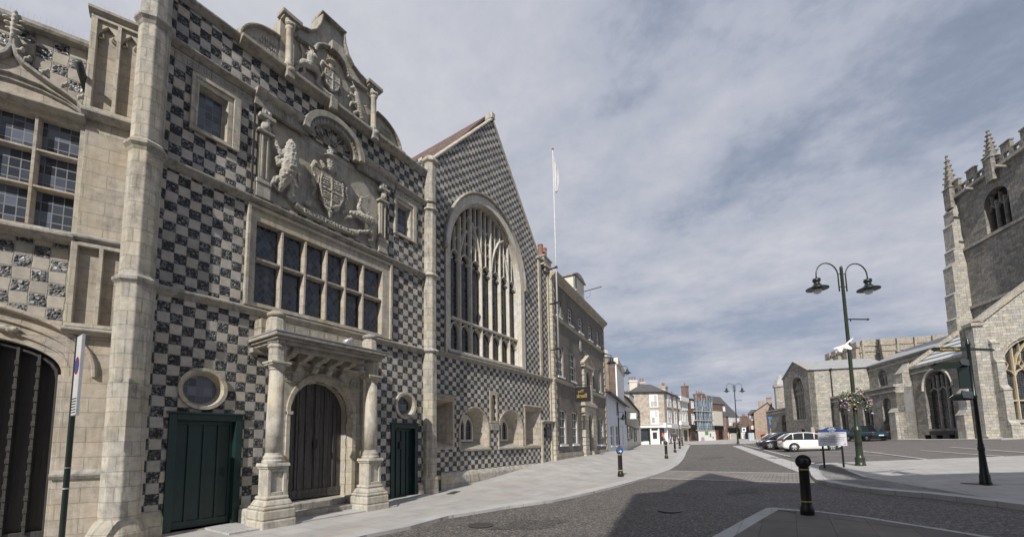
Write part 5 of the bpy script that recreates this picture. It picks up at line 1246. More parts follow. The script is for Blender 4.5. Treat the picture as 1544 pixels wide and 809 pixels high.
cbuild(MB().bar([(31.85, 6.8)] + [(34.9 + 2.95 * math.cos(R(180 - a)), 6.95 + 3.0 * math.sin(R(a)) ** .95) for a in range(4, 177, 8)] + [(37.95, 6.8)], .2, 43.82, 44.0), 'hood_mould', STRUF, gwo)
cbuild(MB().box(32.0, 38, 43.85, 44.0, 2.45, 2.75).box(30.6, 47, 43.84, 44.0, 1.0, 1.35), 'string_course', STCH)
buttress(31.55, 32.1, 44.0, 44.1, [(2.3, 1.1), (5.2, .85), (7.6, .55), (9.3, .3)], out='q')
# tower
tb = archloop(-50.15, -47.45, 21.5, 24.3, 25.6, 16, .5)
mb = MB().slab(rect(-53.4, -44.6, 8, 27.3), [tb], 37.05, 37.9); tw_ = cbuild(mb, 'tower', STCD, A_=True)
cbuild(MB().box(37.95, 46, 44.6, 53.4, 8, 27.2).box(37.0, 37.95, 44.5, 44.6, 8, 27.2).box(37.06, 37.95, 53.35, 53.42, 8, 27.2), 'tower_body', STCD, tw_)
m = MB().plate(tb, 37.75); cbuild(m, 'pane', DARK, tw_, A_=True)
m = MB()
for k in range(1, 3): x = -50.15 + .9 * k; m.bar([(x, 21.5), (x, 24.6)], .17, 37.3, 37.6)
for k in range(3):
    a = -50.15 + .9 * k; c_ = a + .45
    m.bar([(a, 23.7), (c_, 24.25), (a + .9, 23.7)], .14, 37.32, 37.6).bar([(c_, 24.2), (c_, 25.2)], .12, 37.33, 37.6)
    for j in range(9): m.add([(a + .05, 37.45, 21.6 + j * .25), (a + .85, 37.45, 21.6 + j * .25), (a + .85, 37.7, 21.78 + j * .25), (a + .05, 37.7, 21.78 + j * .25)], [(0, 1, 2, 3)])
cbuild(m, 'louvred_opening', STCD, tw_, A_=True)
m = MB()
for z, o2 in ((27.15, .35), (21.1, .18), (14.75, .22), (13.4, .12)): m.slab(rect(-53.55, -44.5, z, z + .28), [], 37.05 - o2, 37.05)
cbuild(m, 'string_course', STCH, tw_, A_=True)
m = MB()
for s0 in range(9):
    q0 = -53.4 + s0 * 1.0; m.slab(rect(q0, q0 + .98, 27.43, 28.2), [rect(q0 + .2, q0 + .8, 27.6, 28.05)], 36.85, 37.15)
    if s0 % 2 == 0: m.slab(rect(q0, q0 + .98, 28.2, 28.95), [], 36.85, 37.15).slab(rect(q0 - .05, q0 + 1.03, 28.95, 29.08), [], 36.78, 37.2)
cbuild(m, 'battlement', STCD, tw_, A_=True)
def pinnacle(r, q, z0, z1, w_):
    m = MB().lathe([(w_, z0 - 1.6), (w_, z0 + .6), (w_ * 1.25, z0 + .7), (w_ * .8, z0 + .9), (w_ * .12, z1)], r, q, 4, R(45 - 0))
    for k in range(1, 6):
        t_ = k / 6; rr = w_ * .8 * (1 - t_) + w_ * .1
        for a in range(4): m.ball((r + rr * math.cos(R(45 + 90 * a)), q + rr * math.sin(R(45 + 90 * a)), z0 + .9 + (z1 - z0 - .9) * t_), (.13, .13, .11), 4)
    m.ball((r, q, z1), .16, 4); return cbuild(m, 'pinnacle', STCD, tw_)
zc = cr_(1437, 228, 36.9); zm_ = cr_(1489, 198, 36.9)
pinnacle(36.85, 53.5, 27.8, zc[1], .62); pinnacle(36.9, zm_[0], 27.8, zm_[1], .55)
for q_ in (50.6, 47.0): cbuild(MB().tube([(36.9, q_, 26.7), (36.0, q_, 26.9)], .12, 6), 'gargoyle', STCH, tw_)
buttress(37.05, 37.2, 53.0, 54.3, [(13.8, 1.5), (16.5, 1.4), (19.6, 1.25), (21.4, .95), (24.2, .8), (25.8, .6)], 'tower_buttress')
buttress(36.5, 37.2, 44.6, 44.8, [(20, .8), (24, .5)], 'tower_buttress', out='q')
# low crossing tower behind
m = MB().box(36.6, 48, 72.8, 84, 8, 15.2)
for k in range(5): m.box(36.9 + k * 2.2, 38.9 + k * 2.2, 72.7, 73.2, 15.2, 16.15).box(36.75 + k * 2.2, 37.0 + k * 2.2, 72.5, 72.8, 9, 15.25)
for k in range(5): m.box(36.45, 37.0, 73.4 + k * 2.1, 74.9 + k * 2.1, 15.2, 16.1).box(36.1, 36.6, 73.0 + k * 2.6, 73.9 + k * 2.6, 9, 14.9)
m.box(36.5, 48, 72.68, 72.8, 14.3, 14.5); 
for k in range(3): m.box(38.6 + k * 2.4, 38.85 + k * 2.4, 72.4, 72.7, 14.0, 14.25)
cbuild(m, 'crossing_tower', STRUF)
# chancel side beyond the transept
o = aw('chancel_aisle', 28.6, 76.0, 90.0, 6.6, STCD, [(80.0, 82.6, 2.0, 4.6, 5.6)], .2)
o = aw('chancel', 31.5, 78.0, 88.0, 10.3, STCD, [(80.0, 82, 7.4, 8.9, 9.5), (84.5, 86.5, 7.4, 8.9, 9.5)], .2)
cbuild(MB().box(32.2, 44, 78, 87.9, 0, 10.2).box(29.3, 31.5, 76, 89.9, 0, 6.5), 'chancel_body', STCD)
tc_, tz = cr_(1173, 562, 31.2)
cbuild(MB().lathe([(1.15, 5), (1.15, 11.2), (1.35, 11.3), (1.35, 11.6)], 31.2, 89.2, 8, R(22.5)), 'stair_turret', STCH)
cbuild(MB().lathe([(1.3, 11.6), (1.25, 11.9), (.9, 12.8), (.25, 13.6), (.05, 13.8), (.05, 14.4)], 31.2, 89.2, 8), 'cupola', LEAD)
cbuild(MB().box(24.9, 25.0, 60, 61, 0, .01), 'x', STCD) if False else None
IBx = 1
rail = thing('bench', 'dark metal bench against the shaded church wall under the big window', 'bench', C2(30.4, 49) + (g(*C2(30.4, 49)),), cg - R(90))
MB().box(-1.6, 1.6, -.25, .2, .42, .46).build('seat', BLACK, rail); MB().box(-1.6, 1.6, .2, .24, .5, .85).build('backrest', BLACK, rail)
for x in (-1.5, 0, 1.5): MB().box(x - .04, x + .04, -.22, .24, 0, .42).build('leg', BLACK, rail)

# ================================================================== HOUSES BEYOND
def Tm(o): return Matrix.Translation(Vector(o.location)) @ Matrix.Rotation(o.rotation_euler.z, 4, 'Z')
def setface(o, th, F):                    # a part standing on another side of its house
    o.matrix_basis = Tm(th).inverted() @ Matrix.Translation(F.P) @ Matrix.Rotation(F.rot, 4, 'Z')
    return o
class House:
    def __init__(s, name, label, cat, plan, ztop, mat, depth=8, group=None):
        # plan: street corners left to right (as (px, cz)); the first side gives the frame
        s.pts = [W(*p) for p in plan]; s.F = [Face(s.pts[i], s.pts[i + 1]) for i in range(len(s.pts) - 1)]
        s.t = thing(name, label, cat, s.pts[0] + (0,), s.F[0].rot, group); s.z = ztop
        F0 = s.F[0]; loc = [((Vector((x, y, 0)) - F0.P).dot(F0.d), (Vector((x, y, 0)) - F0.P).dot(F0.n)) for x, y in s.pts]
        s.loc = loc
        a, b = loc[0], loc[-1]; Fl = s.F[-1]; nl = Vector((Fl.n.dot(F0.d), Fl.n.dot(F0.n)))
        pl = list(loc) + [(b[0] + nl.x * depth, b[1] + nl.y * depth), (a[0], a[1] + depth)]
        s.plan = pl; n = len(pl)
        vs = [(x, y, -.5) for x, y in pl] + [(x, y, ztop) for x, y in pl]
        fs = [(i, (i + 1) % n, (i + 1) % n + n, i + n) for i in range(n)] + [tuple(range(n, 2 * n))]
        s.wall = MB().add(vs, fs).build('wall', mat, s.t)
    def box(s, name, mat, px0, py0, px1, py1, y0, y1, k=0, parent=None, bevel=0):
        F = s.F[k]; a = F(px0, py1, y0 if y0 < 0 else 0); b = F(px1, py0, y0 if y0 < 0 else 0)
        o = MB().box(a[0], b[0], y0, y1, a[1], b[1]).build(name, mat, parent or s.t, bevel)
        return setface(o, s.t, F) if parent is None else o
    def win(s, px0, py0, px1, py1, k=0, cols=2, rows=1, surround=.12, kk=1.6, fm=None, gm=None):
        F = s.F[k]; c = (px0 + px1) / 2
        x0 = F(px0, (py0 + py1) / 2)[0]; x1 = F(px1, (py0 + py1) / 2)[0]; z0 = F(c, py1)[1]; z1 = F(c, py0)[1]
        o = sash(s.t, x0, x1, z0, z1, cols, rows, depth=-.03, sill=True, surround=surround, k=kk, fm=fm, gm=gm or GLN, y0=-.02)
        return setface(o, s.t, F)
    def roof(s, rise, mat, over=.25, hip=0, back=None, name='roof'):
        xs = [p[0] for p in s.plan]; ys = [p[1] for p in s.plan]
        x0, x1, y0, y1 = min(xs) - over, max(xs) + over, min(ys) - over, (back or max(ys)) + over; z = s.z; ym = (y0 + y1) / 2
        v = [(x0, y0, z), (x1, y0, z), (x1, y1, z), (x0, y1, z), (x0 + hip, ym, z + rise), (x1 - hip, ym, z + rise)]
        if len(s.plan) > 4 or hip:
            n = len(s.plan); cx_ = sum(xs) / n; cy_ = sum(ys) / n; P = []
            for x, y in s.plan:
                d_ = Vector((x - cx_, y - cy_)); d_ = d_ * (1 + over * 1.3 / d_.length); P.append((cx_ + d_.x, cy_ + d_.y))
            Q = [(cx_ + (x - cx_) * .35, cy_ + (y - cy_) * .35) for x, y in P]
            s.r = MB().add([p + (z,) for p in P] + [p + (z + .16,) for p in P] + [q + (z + rise,) for q in Q],
                [(i, (i + 1) % n, (i + 1) % n + n, i + n) for i in range(n)] + [(i + n, (i + 1) % n + n, (i + 1) % n + 2 * n, i + 2 * n) for i in range(n)] + [tuple(range(2 * n, 3 * n)), tuple(reversed(range(n)))]).build(name, mat, s.t)
            return s.r
        s.r = MB().add(v, [(0, 1, 5, 4), (1, 2, 5), (2, 3, 4, 5), (3, 0, 4), (3, 2, 1, 0)]).build(name, mat, s.t); return s.r
    def chimney(s, x, y, w_, d, z0, z1, mat, pots=2, pm=None):
        c = MB().box(x, x + w_, y, y + d, z0, z1).box(x - .08, x + w_ + .08, y - .08, y + d + .08, z1 - .35, z1 - .1).build('chimney', mat, s.r)
        for i in range(pots):
            px_ = x + w_ * (i + .5) / pots
            MB().lathe([(.14, z1), (.12, z1 + .5), (.15, z1 + .6)], px_, y + d / 2, 8).build('chimney_pot', pm or TERRA, c)
        return c
    def fascia(s, name, mat, px0, py0, px1, py1, out=.25, k=0): return s.box(name, mat, px0, py0, px1, py1, -out, 0, k)
gend = Face(GEO_P, rot=GR).w(9.95, .0)
# white rendered house next door
FW = Face(gend[:2], rot=R(90 + 13))
wz = FW(925, 598)[1]; wl = FW(944.5, 640)[0]
wh = thing('white_house', 'low white rendered house with narrow tall windows next to brick house', 'house', gend[:2] + (0,), FW.rot)
wloops = []
for x0, x1 in ((920.5, 926), (928.5, 934), (936, 940)):
    a, b = FW(x0, 650)[0], FW(x1, 650)[0]; z0, z1 = FW(x0, 673.5)[1], FW(x0, 640.5)[1]; wloops.append((a, b, max(z0, 1.2), z1))
up = [(FW(929, 620)[0], FW(931, 620)[0], FW(930, 626)[1], FW(930, 603)[1])]
MB().slab(rect(0, wl, -.3, wz), [rect(*q) for q in wloops + up], 0, .3).box(0, wl, .31, 7, -.3, wz).build('wall', REND, wh)
for q in wloops + up: sash(wh, *q, cols=1, rows=1, depth=.16, k=1.3)
r_ = MB().add([(-.1, -.35, wz - .05), (wl + .1, -.35, wz - .05), (wl + .1, 3.5, wz + 2.6), (-.1, 3.5, wz + 2.6), (-.1, 7.2, wz), (wl + .1, 7.2, wz)], [(0, 1, 2, 3), (3, 2, 5, 4), (0, 3, 4), (1, 5, 2), (0, 4, 5, 1)]).build('roof', TILE, wh)
MB().box(0, wl, -.42, -.3, wz - .18, wz - .06).box(up[0][1] + .0, up[0][1] + .1, -.08, 0, .3, wz - .2).build('gutter', BLACK, wh)
# tall brick house behind it: brick party wall with white corner pilaster
H = House('tall_brick_house', 'tall narrow red brick house wall with white corner pilaster above the low white house', 'house', [(911, 36.3), (932, 37), (941, 43)], zat(*W(932, 37), 541), BRR, 5)
zt_ = H.z
H.roof(.5, SLATE, .0)
_l = H.F[1](940, 600)[0]; setface(MB().box(-.12, _l, -.12, 0, 0, zt_ - .5).build('corner_pilaster', WHITE, H.t), H.t, H.F[1]); setface(MB().box(-.2, _l + .1, -.3, .1, zt_ - .5, zt_ + .1).build('pilaster_cap', CREAM, H.t, .02), H.t, H.F[1])
a = H.F[0](911, 560)[0]; b = H.F[0](917, 560)[0]
H.box('chimney_breast', BRN, 911, 540, 917, 600, -.25, 0, 0)
H.chimney(.2, .4, .8, .8, zt_, zt_ + .9, CREAM, 1)
# pub and small fronts along the left side further on
Hp = House('corner_pub', 'old pub front with dark framing and swinging white sign between white houses', 'pub', [(944.5, 44), (963, 66)], zat(*W(950, 50), 606), CREAM, 6)
Hp.roof(2.0, TILE, .35)
for q in ((946, 640, 949, 662), (951, 642, 953.5, 660), (956, 645, 959, 664)): Hp.win(*q, cols=1, surround=.1, fm=BLACK)
Hp.fascia('fascia', BLACK, 944.6, 634, 963, 639, .3)
sg_ = thing('pub_sign', 'blank white projecting sign on the pub front', 'sign', W(947, 46) + (0,), R(34))
zz = zat(*W(947, 46), 627); MB().box(-.1, 1.0, -.03, .03, zz - .3, zz + .35).build('board', WHITE, sg_); MB().box(-.6, 1.05, -.02, .02, zz + .42, zz + .46).build('bracket', BLACK, sg_)
Hq = House('white_gable_house', 'white rendered gable end rising behind the pub', 'house', [(941, 56), (951, 57), (958, 62)], zat(*W(946, 56), 592), WHITE, 7); Hq.roof(1.0, SLATE, .1)
# grey-brown corner building with the shop
zc_ = zat(*W(980, 66), 591)
Hc = House('corner_shop_building', 'three storey buff brick corner building with a white shopfront below', 'building', [(955, 66), (1004, 66), (1027, 77)], zc_, BRB, 9)
Hc.roof(1.9, SLATE, .35, 3.0)
for q, k in (((980, 595, 991, 613), 0), ((1005.6, 595.5, 1011, 613), 1), ((1015.5, 598, 1018.5, 614), 1), ((1022, 600, 1024.5, 615.5), 1), ((981.5, 619, 992.5, 638), 0), ((1006.3, 620, 1012, 638), 1), ((1016.5, 621, 1019.8, 638.5), 1), ((1023, 622, 1025.8, 639), 1)):
    Hc.win(*q, k=k, cols=2, rows=2, surround=.1)
Hc.fascia('shop_fascia', WHITE, 962, 640, 1012.5, 644.5, .55); Hc.fascia('shop_fascia', WHITE, 1004.5, 640, 1027, 644, .4, 1)
Hc.box('cornice', CREAM, 955, 638.4, 1004, 640, -.3, 0)
Hc.box('shop_glazing', GLP, 965, 646, 1003, 667, -.06, .0); 
for x0, x1 in ((963, 966), (979.6, 982), (993.4, 994.6), (1003, 1006.5)): Hc.box('shop_pilaster', WHITE, x0, 644.5, x1, 669.5, -.3, 0)
for x0, x1 in ((979, 980), (995.5, 996.6)): Hc.box('shop_column', GREENL, x0, 644.5, x1, 669.5, -.36, 0)
Hc.box('stall_riser', WHITE, 966, 664.5, 979, 669.5, -.25, 0); Hc.box('stall_riser', WHITE, 996.6, 664.5, 1003, 669.5, -.25, 0)
sd_ = Hc.box('shop_door', WHITE, 982.5, 648.5, 992.5, 669.5, -.12, -.06)
Hc.box('door_glass', GLP, 984.6, 651, 990.5, 661, -.16, -.125)
Hc.box('red_poster', paint('red_poster_paper', (.55, .10, .08), .6), 998, 652, 1002, 658, -.1, -.065)
for q in ((1008, 646, 1010.4, 666), (1013, 646, 1015, 666), (1018, 646, 1020, 666), (1022.6, 646, 1024.6, 666)): Hc.win(*q, k=1, cols=1, surround=.14)
Hc.chimney(.5, 2.6, 1.3, 1.1, zc_ + .4, zat(*W(963, 69), 573), CREAM, 3); Hc.chimney(2.9, 4.6, .9, .9, zc_ + .9, zat(*W(976, 71), 575.5), BRB, 2)
# ornate white narrow house
def row(name, label, px0, cz0, px1, cz1, pyt, mat, depth=8, rise=1.5, rmat=None, cat='house', hip=0.0):
    h = House(name, label, cat, [(px0, cz0), (px1, cz1)], zat(*W((px0 + px1) / 2, (cz0 + cz1) / 2), pyt), mat, depth)
    h.roof(rise, rmat or SLATE, .15, hip); return h
h = row('ornate_white_house', 'narrow ornate white stucco house with round-headed windows and a balcony', 1027, 77.5, 1038.7, 82, 599, CREAM)
for i in range(3):
    h.win(1028.3 + i * 3.2, 606, 1030 + i * 3.2, 617.5, cols=1, surround=.2)
for i in range(2): h.win(1029 + i * 4.8, 625, 1031.6 + i * 4.8, 637, cols=1, surround=.2)
h.fascia('cornice', WHITE, 1027, 600, 1038.7, 603, .5); h.fascia('balcony', WHITE, 1027.5, 635.5, 1038.5, 640, .7); h.fascia('fascia', CREAM, 1027, 641, 1041, 644, .6)
h.box('doorway', BLACK, 1032.5, 648, 1036, 664, -.05, 0); h.chimney(2.0, 3, 1.6, 1.2, h.z, h.z + 2.6, BRB, 3)
h = row('dark_brick_house', 'narrow dark brown brick house with a timber shopfront', 1038.8, 82.2, 1050, 85.5, 601, BRD)
h.win(1042, 605, 1045.6, 615, cols=2); h.win(1043, 624, 1047, 640, cols=2)
h.fascia('fascia', BLACK, 1040, 640, 1055, 645, .5); h.box('shopfront', WOODB, 1042, 646, 1053, 668.6, -.2, 0)
for i in range(3): h.box('shop_window', GLP, 1044 + i * 2.5, 651, 1046 + i * 2.5, 662, -.24, -.2)
h.chimney(1, 3, 1.0, 1.0, h.z, h.z + 1.2, BRR, 1)
h = row('netted_house', 'house under repair hidden behind blue netting and white hoarding', 1050.2, 86, 1075, 89.5, 612, CREAM, rise=2.2)
h.chimney(.1, 2, 1.2, 1, h.z, h.z + 4.6, BRR, 1); h.chimney(7, 3.5, 3.0, 1, h.z, h.z + 3.4, BRD, 3)
for q in ((1057, 622, 1061, 632), (1066, 622, 1070, 632)): h.win(*q, cols=2)
sf = thing('scaffolding', 'steel scaffolding with blue debris netting and timber decks', 'scaffolding', W(1052.5, 84.2) + (0,), h.F[0].rot)
Fs = Face(W(1052.5, 84.2), rot=h.F[0].rot); Ls = Fs(1076, 640)[0]; z0s = .9; zts = [zat(*W(1064, 85.5), y) for y in (648, 633.5, 619.5, 603)]
m = MB()
for i in range(7):
    for y in (0, 1.1): m.tube([(Ls * i / 6, y, z0s), (Ls * i / 6, y, zts[3] + (.6 if i % 2 else 1.2))], .035, 5)
for z in zts:
    for dz in (0, .5, 1.0): m.tube([(-.3, 0, z + dz), (Ls + .3, 0, z + dz)], .03, 5)
for i in (0, 3): m.tube([(Ls * i / 6, 0, z0s + 2), (Ls * (i + 3) / 6, 0, zts[3])], .03, 5)
m.build('scaffold_tube', ALU, sf)
for z in zts[:3]: MB().box(-.2, Ls + .2, -.1, 1.2, z - .06, z + .12).build('deck', paint('scaffold_boards', (.45, .40, .33), .8), sf)
m = MB()
for i, (a, b) in enumerate(((0, 1), (1, 2), (2, 3))):
    nu = 24; vs = [(Ls * k / nu, .15 + .07 * math.sin(k * 1.9 + i), zz_) for zz_ in (zts[a] + .15, (zts[a] + zts[b]) / 2, zts[b] - .1) for k in range(nu + 1)]
    fs = [(j * (nu + 1) + k, j * (nu + 1) + k + 1, (j + 1) * (nu + 1) + k + 1, (j + 1) * (nu + 1) + k) for j in range(2) for k in range(nu) if not (k % 7 == 3 and i < 3)]
    m.add(vs, fs)
m.build('debris_netting', SKYB, sf)
hd = thing('hoarding', 'white site hoarding with green and yellow notices below the scaffolding', 'hoarding', W(1053.5, 83) + (0,), h.F[0].rot)
Fh = Face(W(1053.5, 83), rot=h.F[0].rot); Lh = Fh(1078.5, 655)[0]; zh = zat(*W(1064, 84), 649.5)
MB().box(0, Lh, -.05, .05, .3, zh).build('panel', WHITE, hd, .01); MB().box(Lh, Lh + .25, -.06, .1, .3, zh - .5).build('timber_post', paint('orange_timber', (.5, .28, .10), .7), hd)
MB().box(Lh * .36, Lh * .56, -.08, -.05, zh - .75, zh - .05).build('green_notice', paint('green_notice_face', (.10, .30, .08), .5), hd); MB().box(Lh * .11, Lh * .3, -.08, -.05, zh - 2.1, zh - 1.2).build('notice', paint('lilac_notice', (.45, .33, .45), .5), hd)
MB().box(Lh * .64, Lh * .72, -.08, -.05, zh - 1.2, zh - .4).box(Lh * .8, Lh * .87, -.08, -.05, zh - 1.5, zh - 1.1).build('small_notice', paint('grey_notice', (.2, .2, .25), .5), hd)
h = row('cream_fronted_shop', 'brown brick house with lower cream front and dark fascia', 1075, 90, 1096, 94, 608.5, BRD, rise=1.2)
h.box('cream_front', CREAM, 1077, 620, 1089, 641, -.5, 0); h.win(1081.8, 623, 1085.6, 638, cols=2, surround=.2).location.y -= 0
h.win(1090.4, 613, 1093, 625, cols=2); h.win(1091.3, 629, 1094, 640.5, cols=2); h.fascia('fascia', BLACK, 1078, 642, 1091.5, 645.5, .7); h.box('shopfront', WOODB, 1079.5, 646, 1090.5, 667, -.5, 0)
h.box('shop_door', DARK, 1085, 648, 1089, 667, -.55, -.5); h.box('shop_window', GLP, 1092.5, 648, 1099, 664, -.2, 0); h.fascia('fascia', WHITE, 1091.5, 643.5, 1098, 646.5, .5)
h.chimney(2, 3, 2.4, 1, h.z, h.z + 2.2, BRR, 3); h.chimney(6.5, 4, 1.4, 1, h.z, h.z + 1.9, BRR, 2)
h = row('white_windowed_shops', 'slate roofed shops with a row of white upper windows', 1096, 92, 1116, 97, 628, BRR, rise=5.2)
for i in range(4): h.win(1099.2 + i * 4, 629.5, 1101.6 + i * 4, 641, cols=1, surround=.2)
h.fascia('fascia', BLACK, 1101, 644.5, 1114, 649, .5); h.box('shutter', CREAM, 1102.5, 652.5, 1112.5, 665.5, -.2, 0)
h = row('steep_roofed_inn', 'low old inn with steep brown tiled roof and dark timber front', 1116, 94.5, 1131, 93.2, 645, paint('dark_inn_render', (.10, .10, .11), .8), rise=2.6, rmat=TILE)
h.win(1119, 652, 1123, 660, cols=2)
h = row('timber_framed_house', 'narrow dark timber framed house with white upper windows', 1130, 88, 1139.6, 87.2, 624, BRD, rise=1.2)
h.win(1131.5, 627, 1134.5, 632.5, cols=1); h.win(1135.5, 627, 1138, 632.5, cols=1); h.fascia('jetty', BLACK, 1130, 646.5, 1139.6, 648.5, .6); h.win(1134, 642, 1138, 646, cols=2)
# sunlit orange brick gable
gp0, gp1 = W(1139, 86), W(1173, 84); Fg = Face(gp0, gp1); Lg = Fg.L
zL = Fg(1139, 621)[1]; zM = Fg(1158, 607)[1]; zR = Fg(1171, 614)[1]; xm = Fg(1158, 620)[0]
hb = thing('brick_gable_house', 'sunlit orange brick gable house with two chimney stacks beside the church', 'house', gp0 + (0,), Fg.rot)
MB().slab([(0, -.3), (Lg, -.3), (Lg, zR - .8), (xm, zM), (0, zL)], [], 0, 9).build('wall', BRN, hb)
rr = MB().bar([(-.5, zL - .3), (xm, zM + .1)], .22, -.2, 9).bar([(xm, zM + .1), (Lg + .3, zR - .9)], .22, -.2, 9).build('roof', SLATE, hb)
a = Fg(1155.5, 600)[0]; b = Fg(1163.5, 600)[0]; c_ = MB().box(a, b, .05, 1.2, zM - 1.0, Fg(1160, 601)[1]).build('chimney', BRN, rr)
for i in range(4): MB().lathe([(.16, Fg(1160, 601)[1]), (.14, Fg(1160, 598.3)[1])], a + (b - a) * (i + .5) / 4, .6, 8).build('chimney_pot', TERRA, c_)
a = Fg(1143.5, 605)[0]; b = Fg(1151.5, 605)[0]; MB().box(a, b, 3, 4.2, zL, Fg(1148, 604.5)[1] + .3).build('chimney', BRN, rr)
MB().box(.3, Lg * .5, -.08, 0, .5, Fg(1145, 650)[1]).build('lower_brick_panel', paint('orange_render', (.32, .19, .14), .8), hb)
# roofs in the distance
h = row('distant_brick_house', 'distant red brick roofs and chimneys seen over the inn', 1112, 118, 1132, 122, 640, BRR, rise=1.6, rmat=TILE); h.chimney(3, 3, 2.5, 1.2, h.z, h.z + 3.2, BRR, 3); h.chimney(10, 3, 2.0, 1.2, h.z, h.z + 3.0, BRR, 3)

# the tall buildings behind the viewpoint that shade the road
cu_, su_ = math.cos(R(12.6)), math.sin(R(12.6))
def UV2(u, v): return (u * cu_ - v * su_, u * su_ + v * cu_)
VB = -5.0; dh = (VB + 12) * math.tan(R(SUN_EL))
prof = [(-3.4, -1), (-3.4, 8.4), (-1.3, 9.4), (-1.26, 13.5), (-.44, 14.1), (.5, 16.9), (1.3, 18.9), (2.45, 16.15), (5.0, 16.15), (5.3, 21.0), (6.12, 21.3), (6.13, 17.0), (8.4, 17.3), (24, 17.6), (24, -1)]
cbk = thing('tall_town_building', 'tall brick building across the street that shades the road', 'building', UV2(.45, VB) + (0,), R(12.6 + 180))
MB().slab([(-u, z) for u, z in prof], [], 0.0, 8.0).build('wall', BRR, cbk)

# ================================================================== STREET FURNITURE
def ground_thing(name, label, cat, px, py, off=0.0, rot=0.0, group=None):
    x, y = gp(px, py); return thing(name, label, cat, (x, y, g(x, y) + off), rot, group)
def make_bollard(h=1.06):
    t = thing('bollard', 'x', 'bollard', (0, 0, 0), 0, 'bollards along the street')
    MB().lathe([(.115, -.05), (.115, .12), (.095, .17), (.088, .20), (.082, h - .16), (.10, h - .13), (.10, h - .02), (.085, h)], 0, 0, 20).build('post', BLACK, t, 0, False).data.polygons.foreach_set('use_smooth', [True] * 160)
    MB().lathe([(.0875, .235), (.091, .236), (.0905, .262), (.086, .263)], 0, 0, 20, cap=False).build('yellow_band', YEL, t)
    MB().lathe([(.080, h - .222), (.087, h - .22), (.087, h - .195), (.080, h - .193)], 0, 0, 20, cap=False).build('yellow_band', YEL, t)
    return t
b0_ = make_bollard(); first = True
for px, py, lab in [(1218, 779, 'black bollard with two yellow bands in the shaded foreground, nearest of all'), (936, 720, 'black bollard carrying a round blue disc on the pale pavement'),
                    (1005, 692, 'black bollard on the pavement kerb, second beyond the blue disc bollard'), (1018, 682.5, 'black bollard third beyond the blue disc bollard, with a person standing behind it'),
                    (1025, 676.5, 'small distant black bollard beside the thin dark post near the kerb'), (1029, 672, 'farthest and smallest black bollard near the end of the pavement')]:
    x, y = gp(px, py); o = b0_ if first else dup(b0_); first = False
    o.location = (x, y, g(x, y) + .05); o['label'] = lab
    if px in (936, 1218):
        hd_ = MB().lathe([(.02, -.055), (.122, -.055), (.128, -.045), (.128, .045), (.122, .055), (.02, .055)], 0, 0, 24).build('round_head', BLACK, o, 0, False)
        hd_.location = (0, 0, 1.0); hd_.rotation_euler = (R(90 - 12), 0, R(5 if px == 1218 else 28))
    if px == 936: b2 = o
dsc = MB(); vv = circle(0, 1.0, .105, 24); dsc.slab(vv, [], -.125, -.06); d_ = dsc.build('blue_disc', BLUE, b2); d_.rotation_euler = (0, 0, R(28))
ar = MB().bar([(-.05, .98), (.05, .98)], .022, -.13, -.124).bar([(.01, 1.02), (.055, .98), (.01, .94)], .02, -.13, -.124).build('white_arrow', WHITE, d_)
# double-headed lamp
def make_lamp(label):
    t = thing('street_lamp', label, 'street lamp', (0, 0, 0), 0, 'double-headed street lamps')
    H_ = 8.25
    MB().lathe([(.185, -.05), (.185, .06), (.165, .09), (.165, .26), (.175, .29), (.135, .36), (.122, .44), (.105, 1.32), (.14, 1.38), (.145, 1.44), (.10, 1.52), (.080, 1.60), (.072, 3.0), (.058, H_), (.064, H_ + .02), (.03, H_ + .1)], 0, 0, 16).build('column', GREENL, t, 0, True)
    MB().lathe([(.117, .78), (.119, .80), (.119, .93), (.117, .95)], 0, 0, 16, cap=False).build('dark_band', BLACK, t)
    for s_ in (-1, 1):
        pts = [(s_ * .17, 0, 7.25), (s_ * .17, 0, 7.95)] + [(s_ * (.17 + .49 - .49 * math.cos(R(a))), 0, 7.95 + .52 * math.sin(R(a))) for a in range(15, 181, 15)] + [(s_ * 1.15, 0, 7.78)]
        am = MB().tube(pts, .025, 8).tube([(0, 0, 7.45), (s_ * .17, 0, 7.45)], .02, 6).tube([(0, 0, 8.0), (s_ * .17, 0, 8.0)], .02, 6).build('arm', GREENL, t, 0, True)
        l = MB().lathe([(.05, 7.80), (.14, 7.78), (.15, 7.68), (.10, 7.62), (.12, 7.56), (.16, 7.50), (.22, 7.44), (.40, 7.37), (.41, 7.33), (.38, 7.33)], s_ * 1.15, 0, 20).build('lamp_shade', GREEND, am, 0, True)
        gl_ = paint('lamp_bowl', (.62, .66, .68), .15) if 'lamp_bowl' not in MATS else MATS['lamp_bowl']
        MB().lathe([(.17, 7.34), (.165, 7.25), (.11, 7.16), (.03, 7.13)], s_ * 1.15, 0, 16).build('glass_bowl', gl_, l, 0, True)
    MB().tube([(0, 0, 6.05), (.98, 0, 6.05)], .028, 6).ball((.98, 0, 6.05), .05, 5).tube([(.2, 0, 6.05), (.2, 0, 5.95)], .02, 5).build('banner_arm', GREENL, t)
    return t
x, y = gp(1298, 705)
L1 = make_lamp('near double swan-necked green lamp column with round flower basket on right pavement'); L1.location = (x, y, g(x, y) + .1); L1.rotation_euler = (0, 0, R(38))
L2 = dup(L1); x2, y2 = W(1112, 57.5); L2.location = (x2, y2, g(x2, y2) + .03); L2['label'] = 'far double swan-necked lamp column standing before the distant shops'
